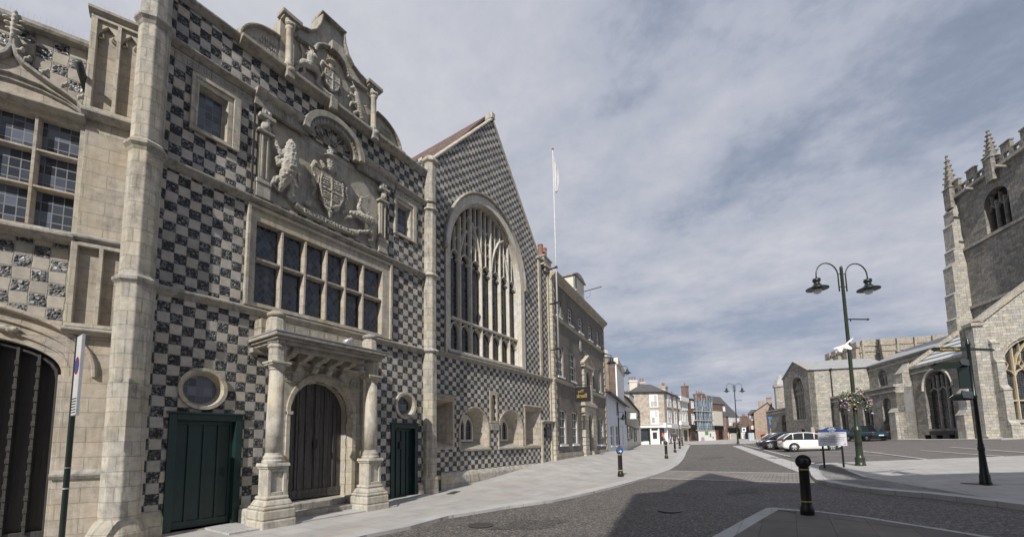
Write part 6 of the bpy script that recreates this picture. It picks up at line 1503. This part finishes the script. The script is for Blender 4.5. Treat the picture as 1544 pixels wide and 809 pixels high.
# flower baskets
def foliage(name, label, loc, R0, seed):
    random.seed(seed)
    t = thing(name, label, 'flower basket', (loc[0], loc[1], loc[2] - .3), 0, 'flower baskets on the lamps')
    MB().lathe([(.12, 2.92), (R0 * .55, 2.86), (R0 * .75, 2.95), (R0 * .78, 3.05), (.1, 3.08)], 0, 0, 16).build('basket', GREEND, t)
    def cloud(n, sz, spread, fl=False):
        m = MB()
        for i in range(n):
            a = random.uniform(0, 2 * math.pi); rr = R0 * (.35 + .72 * random.random() ** .5); hz = 3.08 + random.gauss(0, .12) - .22 * max(0, rr / R0 - .8) * 4 + (.18 * (1 - rr / R0))
            if fl: rr *= 1.05
            c = Vector((rr * math.cos(a), rr * math.sin(a), hz)); s_ = sz * random.uniform(.6, 1.3)
            d1 = Vector((random.gauss(0, 1), random.gauss(0, 1), random.gauss(0, 1))).normalized(); d2 = d1.orthogonal().normalized(); d1 = d2.cross(d1).normalized()
            m.add([c - d1 * s_, c - d2 * s_ * .7, c + d1 * s_, c + d2 * s_ * .7], [(0, 1, 2, 3)])
        return m
    tag(cloud(900, .05, 1).build('leaves', paint('leaf_green', (.09, .13, .035), .7, 0, .4), t), kind='stuff')
    for nm, c, n in (('purple_flowers', (.16, .06, .38), 150), ('pink_flowers', (.60, .30, .30), 150), ('white_flowers', (.72, .66, .70), 130), ('lilac_flowers', (.42, .30, .55), 90)):
        tag(cloud(n, .042, 1, True).build(nm, paint(nm + '_petals', c, .6) if nm + '_petals' not in MATS else MATS[nm + '_petals'], t), kind='stuff')
    return t
foliage('flower_basket', 'ring of purple, pink and white flowers round the near lamp column', (x, y, g(x, y) + .02), .50, 4)
foliage('flower_basket', 'small ring of pink flowers round the far lamp column', (x2, y2, g(x2, y2) + .0), .5, 9)
# little white jet model fixed to the lamp
ap = thing('model_jet', 'white and red model jet aeroplane fixed to the near lamp column', 'model aeroplane', (x - .12, y - .28, g(x, y) + 5.0), R(38))
ap.rotation_euler = (R(20), R(-44), R(30)); ap.scale = (.62, .62, .62)
MB().lathe([(.01, -.62), (.05, -.58), (.075, -.3), (.085, .1), (.07, .4), (.03, .62), (.005, .74)], 0, 0, 12).build('fuselage', WHITE, ap, 0, True)
f_ = bpy.data.objects['fuselage']; f_.rotation_euler = (0, R(90), 0)
MB().add([(-.25, 0, 0), (.15, 0, 0), (-.25, .62, 0), (-.38, .62, 0), (-.25, -.62, 0), (-.38, -.62, 0), (-.25, 0, .02), (.15, 0, .02), (-.25, .62, .015), (-.38, .62, .015), (-.25, -.62, .015), (-.38, -.62, .015)],
    [(0, 1, 2, 3), (0, 5, 4, 1), (6, 9, 8, 7), (6, 7, 10, 11), (1, 7, 8, 2), (2, 8, 9, 3), (1, 4, 10, 7), (4, 5, 11, 10)]).build('wing', WHITE, ap)
MB().add([(-.6, 0, .02), (-.3, 0, .05), (-.55, 0, .30), (-.66, 0, .30), (-.62, .26, .03), (-.45, 0, .03), (-.62, -.26, .03)], [(0, 1, 2, 3), (4, 5, 6)]).build('tail', WHITE, ap)
m = MB().box(-.35, .3, -.088, .088, .0, .04).build('red_stripe', RED, ap); MB().tube([(0, 0, 0), (-.1, .25, -.2)], .015, 5).build('bracket', BLACK, ap)
# fingerpost
fx, fy = gp(1487, 735); fg = g(fx, fy) + .10
FPp = thing('fingerpost', 'dark green pedestrian fingerpost with pointed arms on right pavement', 'signpost', (fx, fy, fg), R(34))
MB().lathe([(.115, -.02), (.115, .03), (.105, .06), (.10, .20), (.085, .25), (.075, .40), (.055, .80), (.066, .83), (.066, .88), (.053, .92), (.062, .95), (.05, .99), (.045, 1.1), (.038, 2.1), (.05, 2.12), (.05, 2.18), (.038, 2.2), (.036, 3.42), (.052, 3.45), (.052, 3.50), (.035, 3.54), (.038, 3.60), (.01, 3.64)], 0, 0, 18).build('post', GREEND, FPp, 0, True)
def finger(z, ang, L_, hgt=.13, both=True, label=None):
    m = MB().slab([(.05, -hgt / 2), (L_ - .09, -hgt / 2), (L_, 0), (L_ - .09, hgt / 2), (.05, hgt / 2)], [], -.012, .012)
    o = m.build('finger', GREEND, FPp, .004); o.location = (0, 0, z); o.rotation_euler = (0, 0, R(ang))
    if label:
        for s_ in ((-1, 1) if both else (1,)):
            m = MB(); v, f = txt(label, hgt * .62, .002, .001)
            if s_ == 1: m.add([(L_ / 2 + a_, -.016 - c_, b_ - .005) for a_, b_, c_ in v], f)
            else: m.add([(L_ / 2 - a_, .016 + c_, b_ - .005) for a_, b_, c_ in v], f)
            m.build('gold_lettering', MATS['gold_leaf'], o)
    return o
finger(3.36, 182, 1.0, .11, True, 'Registration Office'); finger(3.36, 12, .92, .07)
finger(2.98, 150, .75, .17); finger(3.0, 205, .62, .15); finger(2.18, 208, .90, .17); finger(2.14, 160, .5, .15)
MB().box(-.34, -.06, -.012, .012, 2.35, 2.88).build('map_panel', GREEND, FPp, .004)
sq = MB().box(-.3, .3, -.3, .3, -.006, .004).build('metal_plate', BLACK, FPp)
# information board
ix, iy = gp(1259, 708.3); ig = g(ix, iy) + .1
IB = thing('notice_board', 'white and blue car park notice board on two dark posts', 'notice board', (ix, iy, ig), R(26))
for s_ in (-.46, .46): MB().lathe([(.045, -.05), (.04, 1.3)], s_, .03, 12).build('post', GREEND, IB, 0, False)
brd = MB().slab([(-.68, .86), (.68, .86), (.68, 1.40), (-.68, 1.40)], [], -.03, .0).build('board', paint('grey_white_board', (.52, .53, .56), .5), IB)
hp = [(-.68, 1.405), (.68, 1.405), (.68, 1.50)] + [(.42 - .84 * i / 10, 1.52 + .10 * math.sin(math.pi * i / 10)) for i in range(11)] + [(-.68, 1.50)]
hdp = MB().slab(hp, [], -.031, -.001).build('blue_header', paint('deep_blue_header', (.02, .05, .16), .4), IB)
m = MB(); put_text(m, 'Saturday', .075, 0, -.034, 1.575, .002); put_text(m, 'Market Place', .075, 0, -.034, 1.51, .002); put_text(m, 'Car Park', .07, 0, -.034, 1.445, .002); m.build('header_lettering', WHITE, hdp)
m = MB()
random.seed(11)
for k, (z, hw_) in enumerate([(1.355, .60), (1.295, .34), (1.245, .16), (1.19, .62), (1.13, .56), (1.06, .55), (1.01, .22)]):
    x_ = -hw_
    while x_ < hw_:
        w_ = random.uniform(.02, .07); m.box(x_, min(hw_, x_ + w_), -.0325, -.030, z - .012, z + .012); x_ += w_ + .015
m.build('small_print', paint('grey_print', (.12, .12, .16), .6), brd); IB.scale = (.76, 1, 1)
MB().slab(arc(.56, .90, .05, .05, 0, 180, 8) + list(reversed(arc(.56, .90, .03, .03, 0, 180, 8))), [], -.033, -.030).build('round_mark', hdp.data.materials[0], brd)
# loading sign on its pole by the left pier
sp0 = Vector((0, 0, EYE)) + ray(106, 660) * (6.0 / FPX); sx, sy = sp0.x, sp0.y
SG = thing('road_sign', 'parking restriction sign on a green pole in front of stone pier', 'road sign', (sx, sy, g(sx, sy) + .05), R(91.0))
ztop = zat(sx, sy, 508) - (g(sx, sy) + .05); zbot = zat(sx, sy, 627) - (g(sx, sy) + .05)
MB().lathe([(.034, -.05), (.034, ztop)], 0, 0, 14).build('pole', GREEND, SG, 0, False)
sgp = MB().box(-.02, .012, -.30, .045, zbot, ztop).build('sign_plate', ALU, SG, .003)
m = MB().add([(-.0215, -.29, zbot + .01), (-.0215, .035, zbot + .01), (-.0215, .035, ztop - .01), (-.0215, -.29, ztop - .01)], [(0, 3, 2, 1)]).build('sign_face', paint('dull_white_sign_face', (.48, .48, .48), .5), sgp)
zc2 = zbot + (ztop - zbot) * .62
for nm, r_, x_, mt in (('red_ring', .125, -.0225, RED), ('blue_roundel', .095, -.0235, BLUE)):
    n_ = 24; MB().add([(x_, -.13 + r_ * math.cos(2 * math.pi * i / n_), zc2 + r_ * 1.05 * math.sin(2 * math.pi * i / n_)) for i in range(n_)], [tuple(reversed(range(n_)))]).build(nm, mt, sgp)
m = MB()
for k in range(6): m.box(-.0225, -.0215, -.26, -.02, zbot + .04 + k * .04, zbot + .055 + k * .04)
m.build('sign_print', BLACK, sgp)
MB().lathe([(.0415, .95), (.0425, .95), (.0425, .97), (.0415, .97)], 0, 0, 12, cap=False).lathe([(.0415, 1.25), (.0425, 1.25), (.0425, 1.26), (.0415, 1.26)], 0, 0, 12, cap=False).build('strap', ALU, SG)
# small road signs and cabinet in the distance
for px, py, top, lab, kind_ in [(1122, 667, 644, 'small square sign with blue circle on thin post near the inn', 'sq'), (1162.5, 666, 628, 'blue parking sign on a white pole behind the parked cars', 'tri')]:
    x_, y_ = W(px, 70 if kind_ == 'sq' else 60); gz = g(x_, y_); t = thing('road_sign', lab, 'road sign', (x_, y_, gz), R(26), 'small distant road signs')
    zt2 = zat(x_, y_, top) - gz
    MB().lathe([(.05, -.1), (.05, zt2)], 0, 0, 8).build('pole', ALU, t)
    if kind_ == 'sq': p_ = MB().box(-.32, .32, -.07, -.05, zt2 - .7, zt2).build('sign_plate', WHITE, t); MB().slab(circle(0, zt2 - .35, .2, 16), [], -.08, -.07).build('blue_circle', BLUE, p_)
    else:
        p_ = MB().slab([(-.35, zt2), (.35, zt2), (0, zt2 - .55)], [], -.07, -.05).build('sign_plate', paint('mid_blue_sign', (.06, .2, .5), .4), t); MB().box(-.25, .05, -.07, -.05, zt2 - 1.6, zt2 - 1.1).build('lower_plate', BLUE, t)
x_, y_ = W(1132.5, 76); cbn = thing('utility_cabinet', 'pale grey metal cabinet standing by the inn', 'cabinet', (x_, y_, g(x_, y_)), R(26))
MB().box(-.45, .45, -.25, .25, 0, zat(x_, y_, 652) - g(x_, y_)).build('cabinet_body', paint('pale_blue_grey_metal', (.42, .48, .55), .5), cbn, .02); MB().box(-.01, .01, -.26, -.25, .05, 1.5).build('door_seam', BLACK, cbn)
x_, y_ = W(1182.0, 58); 
# wall lanterns
def lantern(name, label, px, py, cz, rr, armto):
    p = Vector((0, 0, EYE)) + ray(px, py) * (cz / FPX); t = thing(name, label, 'lantern', tuple(p), R(34), 'bracket lanterns on the fronts'); t.scale = (.75, .75, .75)
    MB().lathe([(.04, .55), (.12, .45), (.16, .30), (.13, .22), (.45, .02), (.46, -.03), (.40, -.03)], 0, 0, 14).build('lamp_shade', GREEND, t, 0, True)
    MB().lathe([(.22, -.04), (.18, -.18), (.05, -.26)], 0, 0, 12).build('glass_bowl', MATS['lamp_bowl'], t, 0, True)
    MB().tube([(0, 0, .5), (0, 0, .75), (armto * .3, 0, .85), (armto, 0, .8)], .03, 6).tube([(armto, 0, .9), (armto, 0, .3)], .035, 6).build('bracket', BLACK, t)
lantern('street_lantern', 'dark bracket lantern standing out against the sky beyond the white corner pilaster', 946, 562, 37, .4, -.85)
lantern('street_lantern', 'dark bracket lantern in front of the red brick party wall', 922, 547, 29, .4, -1.3)
lantern('street_lantern', 'small bracket lantern on the low white house', 940, 631, 36, .4, -.6)
lantern('street_lantern', 'small dark lantern on the left edge of the corner shop', 963, 629, 62, .4, .9)
# drain cover and grey litter bin by the gabled hall
dx_, dy_ = gp(684, 745); dcv = thing('drain_cover', 'dark metal drain cover set in pale pavement by the gabled hall', 'drain cover', (dx_, dy_, g(dx_, dy_) + .06), R(20))
MB().box(-.11, .11, -.32, .32, 0, .008).build('grating', paint('rusty_iron', (.07, .065, .06), .6, .3), dcv)
bx = Face((-9.45, 0), rot=R(90)); bt = thing('service_box', 'narrow black service box fixed low beside the right turret', 'service box', bx.w(9.62, -.06, .1), R(90))
MB().box(-.10, .14, -.1, .0, -.1, .62).build('casing', BLACK, bt, .01); MB().box(-.06, .1, -.105, -.1, .34, .46).build('label_plate', paint('faded_yellow_plate', (.4, .32, .12), .6), bt)
# pale raised threshold along the frontage
st_l = [(-8.12, 3.3), (-8.05, 6.9), (-8.55, 7.4), (-8.8, 8.8), (-9.2, 8.8), (-9.2, 3.3)]
sheet('threshold_strip', st_l, .085, KERB, .05)
# ================================================================== CARS
def loft(mb, secs, cap=True):
    n = len(secs[0]); o = []
    vs = [p for s_ in secs for p in s_]; fs = []
    for i in range(len(secs) - 1):
        for k in range(n - 1): fs.append((i * n + k, (i + 1) * n + k, (i + 1) * n + k + 1, i * n + k + 1))
    if cap: fs.append(tuple(range(n))); fs.append(tuple(reversed(range((len(secs) - 1) * n, len(secs) * n))))
    return mb.add(vs, fs)
def make_car(name, label, body, px, cz, rot, L_=4.35, Wd=1.76, Hh=1.47, kind='estate', loc=None):
    x_, y_ = loc or W(px, cz); t = thing(name, label, 'car', (x_, y_, g(x_, y_) + .0), rot)
    hw_ = Wd / 2
    # x runs from rear (0) to nose (L)
    if kind == 'estate': st = [(0, .42, .78, .80), (.06, .30, .92, .92), (.35, .22, .98, .97), (1.1, .20, .98, 1.), (2.2, .20, .96, 1.), (3.1, .20, .93, 1.), (3.7, .22, .84, .96), (4.1, .26, .72, .88), (4.3, .34, .60, .74), (4.35, .40, .52, .66)]
    else: st = [(0, .5, .9, .92), (.08, .42, 1.02, .96), (.4, .40, 1.04, 1.), (1.6, .38, 1.04, 1.), (3.0, .38, 1.06, 1.), (3.9, .40, 1.04, .98), (4.25, .42, .98, .94), (4.35, .48, .86, .9)]
    secs = []
    for X, zb, zt2, w_ in st:
        X *= L_ / 4.35; w2 = hw_ * w_; zm2 = (zb + zt2) / 2
        secs.append([(X, -w2 * .90, zb), (X, -w2 * .985, zb + .10), (X, -w2, zm2), (X, -w2 * .975, zt2 - .08), (X, -w2 * .90, zt2), (X, w2 * .90, zt2), (X, w2 * .975, zt2 - .08), (X, w2, zm2), (X, w2 * .985, zb + .10), (X, w2 * .90, zb), (X, -w2 * .90, zb)])
    b = loft(MB(), secs).build('body', body, t, 0, True)
    b.modifiers.new('sub', 'SUBSURF').levels = 1; b.modifiers['sub'].render_levels = 1
    k = L_ / 4.35
    if kind == 'estate': gs = [(.06, .98), (.22, 1.12), (.60, Hh - .10), (1.15, Hh - .015), (1.8, Hh), (2.25, Hh - .05), (2.6, Hh - .14), (3.38, .96)]
    else: gs = [(1.55, 1.0), (1.75, Hh - .04), (2.3, Hh), (2.75, Hh - .06), (3.15, 1.02)]
    zb = .97 if kind == 'estate' else 1.0
    n_ = len(gs); m = MB()
    lo = [(gs[0][0] * k, zb - .06)]; 
    def wid(z): return hw_ * (.93 - .22 * (z - zb) / (Hh - zb))
    for s_ in (-1, 1):
        vs = [(X * k, s_ * wid(z), z) for X, z in gs] + [(X * k, s_ * wid(zb - .04), zb - .04) for X, z in gs]
        m.add(vs, [((i, i + 1, i + 1 + n_, i + n_) if s_ < 0 else (i, i + n_, i + 1 + n_, i + 1)) for i in range(n_ - 1)])
    for i, j in (((0, 1), (1, 2), (n_ - 2, n_ - 1)) if kind == 'estate' else ((0, 1), (n_ - 2, n_ - 1))):
        a, b2_ = gs[i], gs[j]; m.add([(a[0] * k, -wid(a[1]), a[1]), (b2_[0] * k, -wid(b2_[1]), b2_[1]), (b2_[0] * k, wid(b2_[1]), b2_[1]), (a[0] * k, wid(a[1]), a[1])], [(0, 1, 2, 3)])
    m.build('windows', GLCAR, t)
    r_ = MB(); vs = []
    rs = gs[2:-1] if kind == 'estate' else gs[1:-1]
    for X, z in rs: vs += [(X * k, -wid(z) - .01, z - .012), (X * k, -wid(z) * .8, z + .025), (X * k, wid(z) * .8, z + .025), (X * k, wid(z) + .01, z - .012)]
    fs = [(i * 4 + q, i * 4 + q + 1, i * 4 + q + 5, i * 4 + q + 4) for i in range(len(rs) - 1) for q in range(3)]
    r_.add(vs, fs)
    for s_ in (-1, 1):
        tops = [(X * k, s_ * wid(z), z) for X, z in gs]
        r_.tube(tops, .035, 6)
        for X in ((.80, 1.55, 2.3) if kind == 'estate' else (2.3,)):
            r_.tube([(X * k, s_ * (wid(Hh - .05) + .004), Hh - .05), ((X - .06) * k, s_ * (wid(zb) + .006), zb - .02)], .035, 5)
    r_.build('roof', body, t, 0, True)
    for X in (.78, 3.45):
        for s_ in (-1, 1):
            cx_ = X * k; yo = s_ * (hw_ - .10)
            w1 = MB(); n2 = 24
            prof2 = [(.20, -.10), (.30, -.11), (.325, -.06), (.325, .06), (.30, .11), (.20, .10)]
            vs = [(cx_ + r2 * math.cos(2 * math.pi * i / n2), yo + yy, .325 + r2 * math.sin(2 * math.pi * i / n2)) for r2, yy in prof2 for i in range(n2)]
            fs = [(j * n2 + i, j * n2 + (i + 1) % n2, (j + 1) * n2 + (i + 1) % n2, (j + 1) * n2 + i) for j in range(5) for i in range(n2)]
            wl_ = w1.add(vs, fs).build('wheel', TYRE, t, 0, True)
            rm = MB()
            for q in range(5):
                a = 2 * math.pi * q / 5 + .3; ca, sa = math.cos(a), math.sin(a); yy = yo + s_ * .09
                rm.add([(cx_ + .04 * ca - .03 * sa, yy, .325 + .04 * sa + .03 * ca), (cx_ + .04 * ca + .03 * sa, yy, .325 + .04 * sa - .03 * ca), (cx_ + .21 * ca + .055 * sa, yy - s_ * .01, .325 + .21 * sa - .055 * ca), (cx_ + .21 * ca - .055 * sa, yy - s_ * .01, .325 + .21 * sa + .055 * ca)], [(0, 1, 2, 3), (3, 2, 1, 0)])
            rm.add([(cx_ + r2 * math.cos(2 * math.pi * i / n2), yo + s_ * .085, .325 + r2 * math.sin(2 * math.pi * i / n2)) for r2 in (.19, .225) for i in range(n2)], [(i, (i + 1) % n2, (i + 1) % n2 + n2, i + n2) for i in range(n2)])
            rm.build('rim', ALU, wl_)
            MB().add([(cx_ + .20 * math.cos(2 * math.pi * i / n2), yo + s_ * .05, .325 + .20 * math.sin(2 * math.pi * i / n2)) for i in range(n2)], [tuple(range(n2))]).build('hub', BLACK, wl_)
            # dark wheel arch
            MB().add([(cx_ + r2 * math.cos(math.pi * i / 14), s_ * (hw_ + .004), .325 + r2 * math.sin(math.pi * i / 14)) for r2 in (.32, .375) for i in range(15)], [(i, i + 1, i + 16, i + 15) for i in range(14)]).build('wheel_arch', BLACK, b)
    for s_ in (-1, 1):
        MB().ball((.10 * k, s_ * hw_ * .80, .86 if kind == 'estate' else .9), (.12, .16, .085), 6).build('tail_light', RED, t, 0, True)
        MB().ball((4.12 * k, s_ * hw_ * .68, .66 if kind == 'estate' else .8), (.17, .17, .075), 6).build('headlight', ALU, t, 0, True)
        MB().ball((3.0 * k, s_ * (hw_ + .08), .98), (.08, .1, .06), 5).build('mirror', body, t, 0, True)
    MB().box(-.012, .03, -.26, .26, .55, .66).build('number_plate', WHITE if kind == 'pickup' else YEL, t); MB().box(4.33 * k, 4.37 * k, -.3, .3, .38, .56).build('grille', BLACK, t)
    MB().box(.2 * k, 4.1 * k, -hw_ * .86, hw_ * .86, .16, .34).build('underbody', BLACK, t)
    return t
CW = NT('white_car_paint'); CW.out((.80, .80, .80), rough=.18); CW.b.inputs['Coat Weight'].default_value = .6
CK = NT('dark_blue_car_paint'); CK.out((.010, .013, .022), rough=.2); CK.b.inputs['Coat Weight'].default_value = .6
CT = NT('teal_car_paint'); CT.out((.008, .045, .065), rough=.3); CT.b.inputs['Coat Weight'].default_value = .4
CL = NT('light_blue_car_paint'); CL.out((.04, .13, .25), rough=.3)
make_car('estate_car', 'white estate car in front with red tail light, partly behind the notice board', CW.m, 1174.5, 33.4, R(17), 4.15)
make_car('estate_car', 'white estate car farthest left, behind the dark car', CW.m, 1151, 39.5, R(21))
c3 = make_car('hatchback', 'dark blue car with alloy wheels between the two white cars', CK.m, 1219, 36.5, R(196), 4.1)
pk = make_car('pickup', 'dark teal pickup truck parked against the church aisle', CT.m, 0, 0, R(109.7 + 8), 4.9, 1.85, 1.75, 'pickup', C2(28.3, 54.0))
make_car('hatchback', 'light blue car partly hidden behind the near lamp column', CL.m, 0, 0, R(109.7), 3.8, loc=C2(27.6, 60.5))
make_car('hatchback', 'small red car roof showing above the notice board by the church', RED, 0, 0, R(109.7), 3.7, loc=C2(27.9, 66.0))
# ================================================================== PEOPLE (far away)
def person(label, px, cz, top, bottom, skin, shirt, legs, face_rot, walk=.12, hair=(.03, .02, .015)):
    x_, y_ = W(px, cz); gz = g(x_, y_) + .05; t = thing('person', label, 'person', (x_, y_, gz), face_rot)
    h = 1.7; s_ = h / 1.7
    V = [(0, 0, .95, .13), (0, 0, 1.15, .125), (0, 0, 1.38, .15), (0, 0, 1.48, .06), (0, 0, 1.53, .055), (0, -.01, 1.60, .095), (0, 0, 1.66, .08),
         (-.10, 0, .88, .09), (-.11, -walk, .50, .065), (-.11, -walk * .6, .10, .045), (-.11, -walk * .6 - .14, .04, .035),
         (.10, 0, .88, .09), (.11, walk * .7, .50, .065), (.11, walk * 1.7, .10, .045), (.11, walk * 1.7 - .14, .04, .035),
         (-.18, 0, 1.40, .06), (-.24, walk * .8, 1.14, .045), (-.23, walk * .3 - .04, .90, .035), (-.23, walk * .2 - .06, .82, .035),
         (.18, 0, 1.40, .06), (.24, -walk * .8, 1.14, .045), (.23, -walk * 1.4, .92, .035), (.23, -walk * 1.7, .84, .035)]
    E = [(0, 1), (1, 2), (2, 3), (3, 4), (4, 5), (5, 6), (0, 7), (7, 8), (8, 9), (9, 10), (0, 11), (11, 12), (12, 13), (13, 14), (2, 15), (15, 16), (16, 17), (17, 18), (2, 19), (19, 20), (20, 21), (21, 22)]
    me = bpy.data.meshes.new('body'); me.from_pydata([v[:3] for v in V], E, []); o = bpy.data.objects.new('body', me); col.objects.link(o)
    sk_ = o.modifiers.new('skin', 'SKIN')
    for i, v in enumerate(V): me.skin_vertices[0].data[i].radius = (v[3], v[3] * .85); 
    me.skin_vertices[0].data[0].use_root = True
    o.modifiers.new('sub', 'SUBSURF').render_levels = 1; o.modifiers['sub'].levels = 1
    m2 = bpy.data.meshes.new_from_object(o.evaluated_get(bpy.context.evaluated_depsgraph_get())); bpy.data.objects.remove(o)
    for q, c in enumerate((skin, shirt, legs)):
        nm = 'cloth_%02x%02x%02x' % tuple(int(255 * k) for k in c); m2.materials.append(MATS.get(nm) or paint(nm, c, .8))
    for p in m2.polygons:
        z = p.center.z; ax = abs(p.center.x); p.use_smooth = True
        p.material_index = 0 if (z > 1.5 or (ax > .19 and z < .98)) else (1 if z > .93 else 2)
    o = bpy.data.objects.new('body', m2); col.objects.link(o); o.parent = t
    MB().ball((0, .015, 1.645), (.092, .098, .085), 7).build('hair', paint('hair_%d' % int(px), hair, .8), t, 0, True); return t
person('person in pale top and blue trousers walking past the corner shop', 1001.5, 63, 0, 0, (.45, .28, .2), (.62, .60, .60), (.10, .13, .22), R(120))
person('person in dark clothes standing behind the third far bollard', 1016.5, 38, 0, 0, (.4, .25, .18), (.04, .04, .05), (.45, .45, .47), R(20), .05)
person('person in pink top near the dark shopfronts', 1098.5, 84, 0, 0, (.45, .28, .2), (.6, .35, .33), (.55, .5, .45), R(70), .08)
# thin dark post near the kerb
x_, y_ = W(1024.5, 44.5); pt = thing('thin_post', 'thin dark lighting post near the distant bollards', 'post', (x_, y_, g(x_, y_)), 0)
MB().lathe([(.07, 0), (.06, .9), (.04, 1.0), (.035, zat(x_, y_, 606) - g(x_, y_))], 0, 0, 8).build('pole', BLACK, pt)
# ------------------------------------------------------------------ small wear on the ground
random.seed(21)
def patch(name, px, py, r_, mat, off, n=18, asp=1.0, rot=0):
    x_, y_ = gp(px, py); P = []
    for i in range(n):
        a = 2 * math.pi * i / n; rr = r_ * random.uniform(.75, 1.15) if n > 12 else r_; u, v = rr * math.cos(a), rr * math.sin(a) * asp
        P.append((x_ + u * math.cos(rot) - v * math.sin(rot), y_ + u * math.sin(rot) + v * math.cos(rot)))
    return sheet(name, P, off, mat)
IRON = MATS['rusty_iron']
PATCH = asphalt('older_darker_asphalt', (.058, .055, .053), .35, 125.)
patch('road_patch', 800, 790, .9, PATCH, .005, 4, .55, R(60)); patch('road_patch', 1120, 740, 1.0, PATCH, .005, 4, .4, R(70)); patch('road_patch', 1075, 690, 2.2, PATCH, .005, 4, .35, R(80))
for px, py, lab in ((725, 792, 'round dark iron manhole cover in the sunlit road by the kerb'), (1010, 770, 'round dark iron manhole cover in the shaded part of the road')):
    x_, y_ = gp(px, py); t = thing('manhole_cover', lab, 'manhole cover', (x_, y_, g(x_, y_) + .012)); MB().lathe([(.24, 0), (.24, .006), (.21, .007), (.21, .005), (.02, .005)], 0, 0, 24).build('cover', IRON, t)
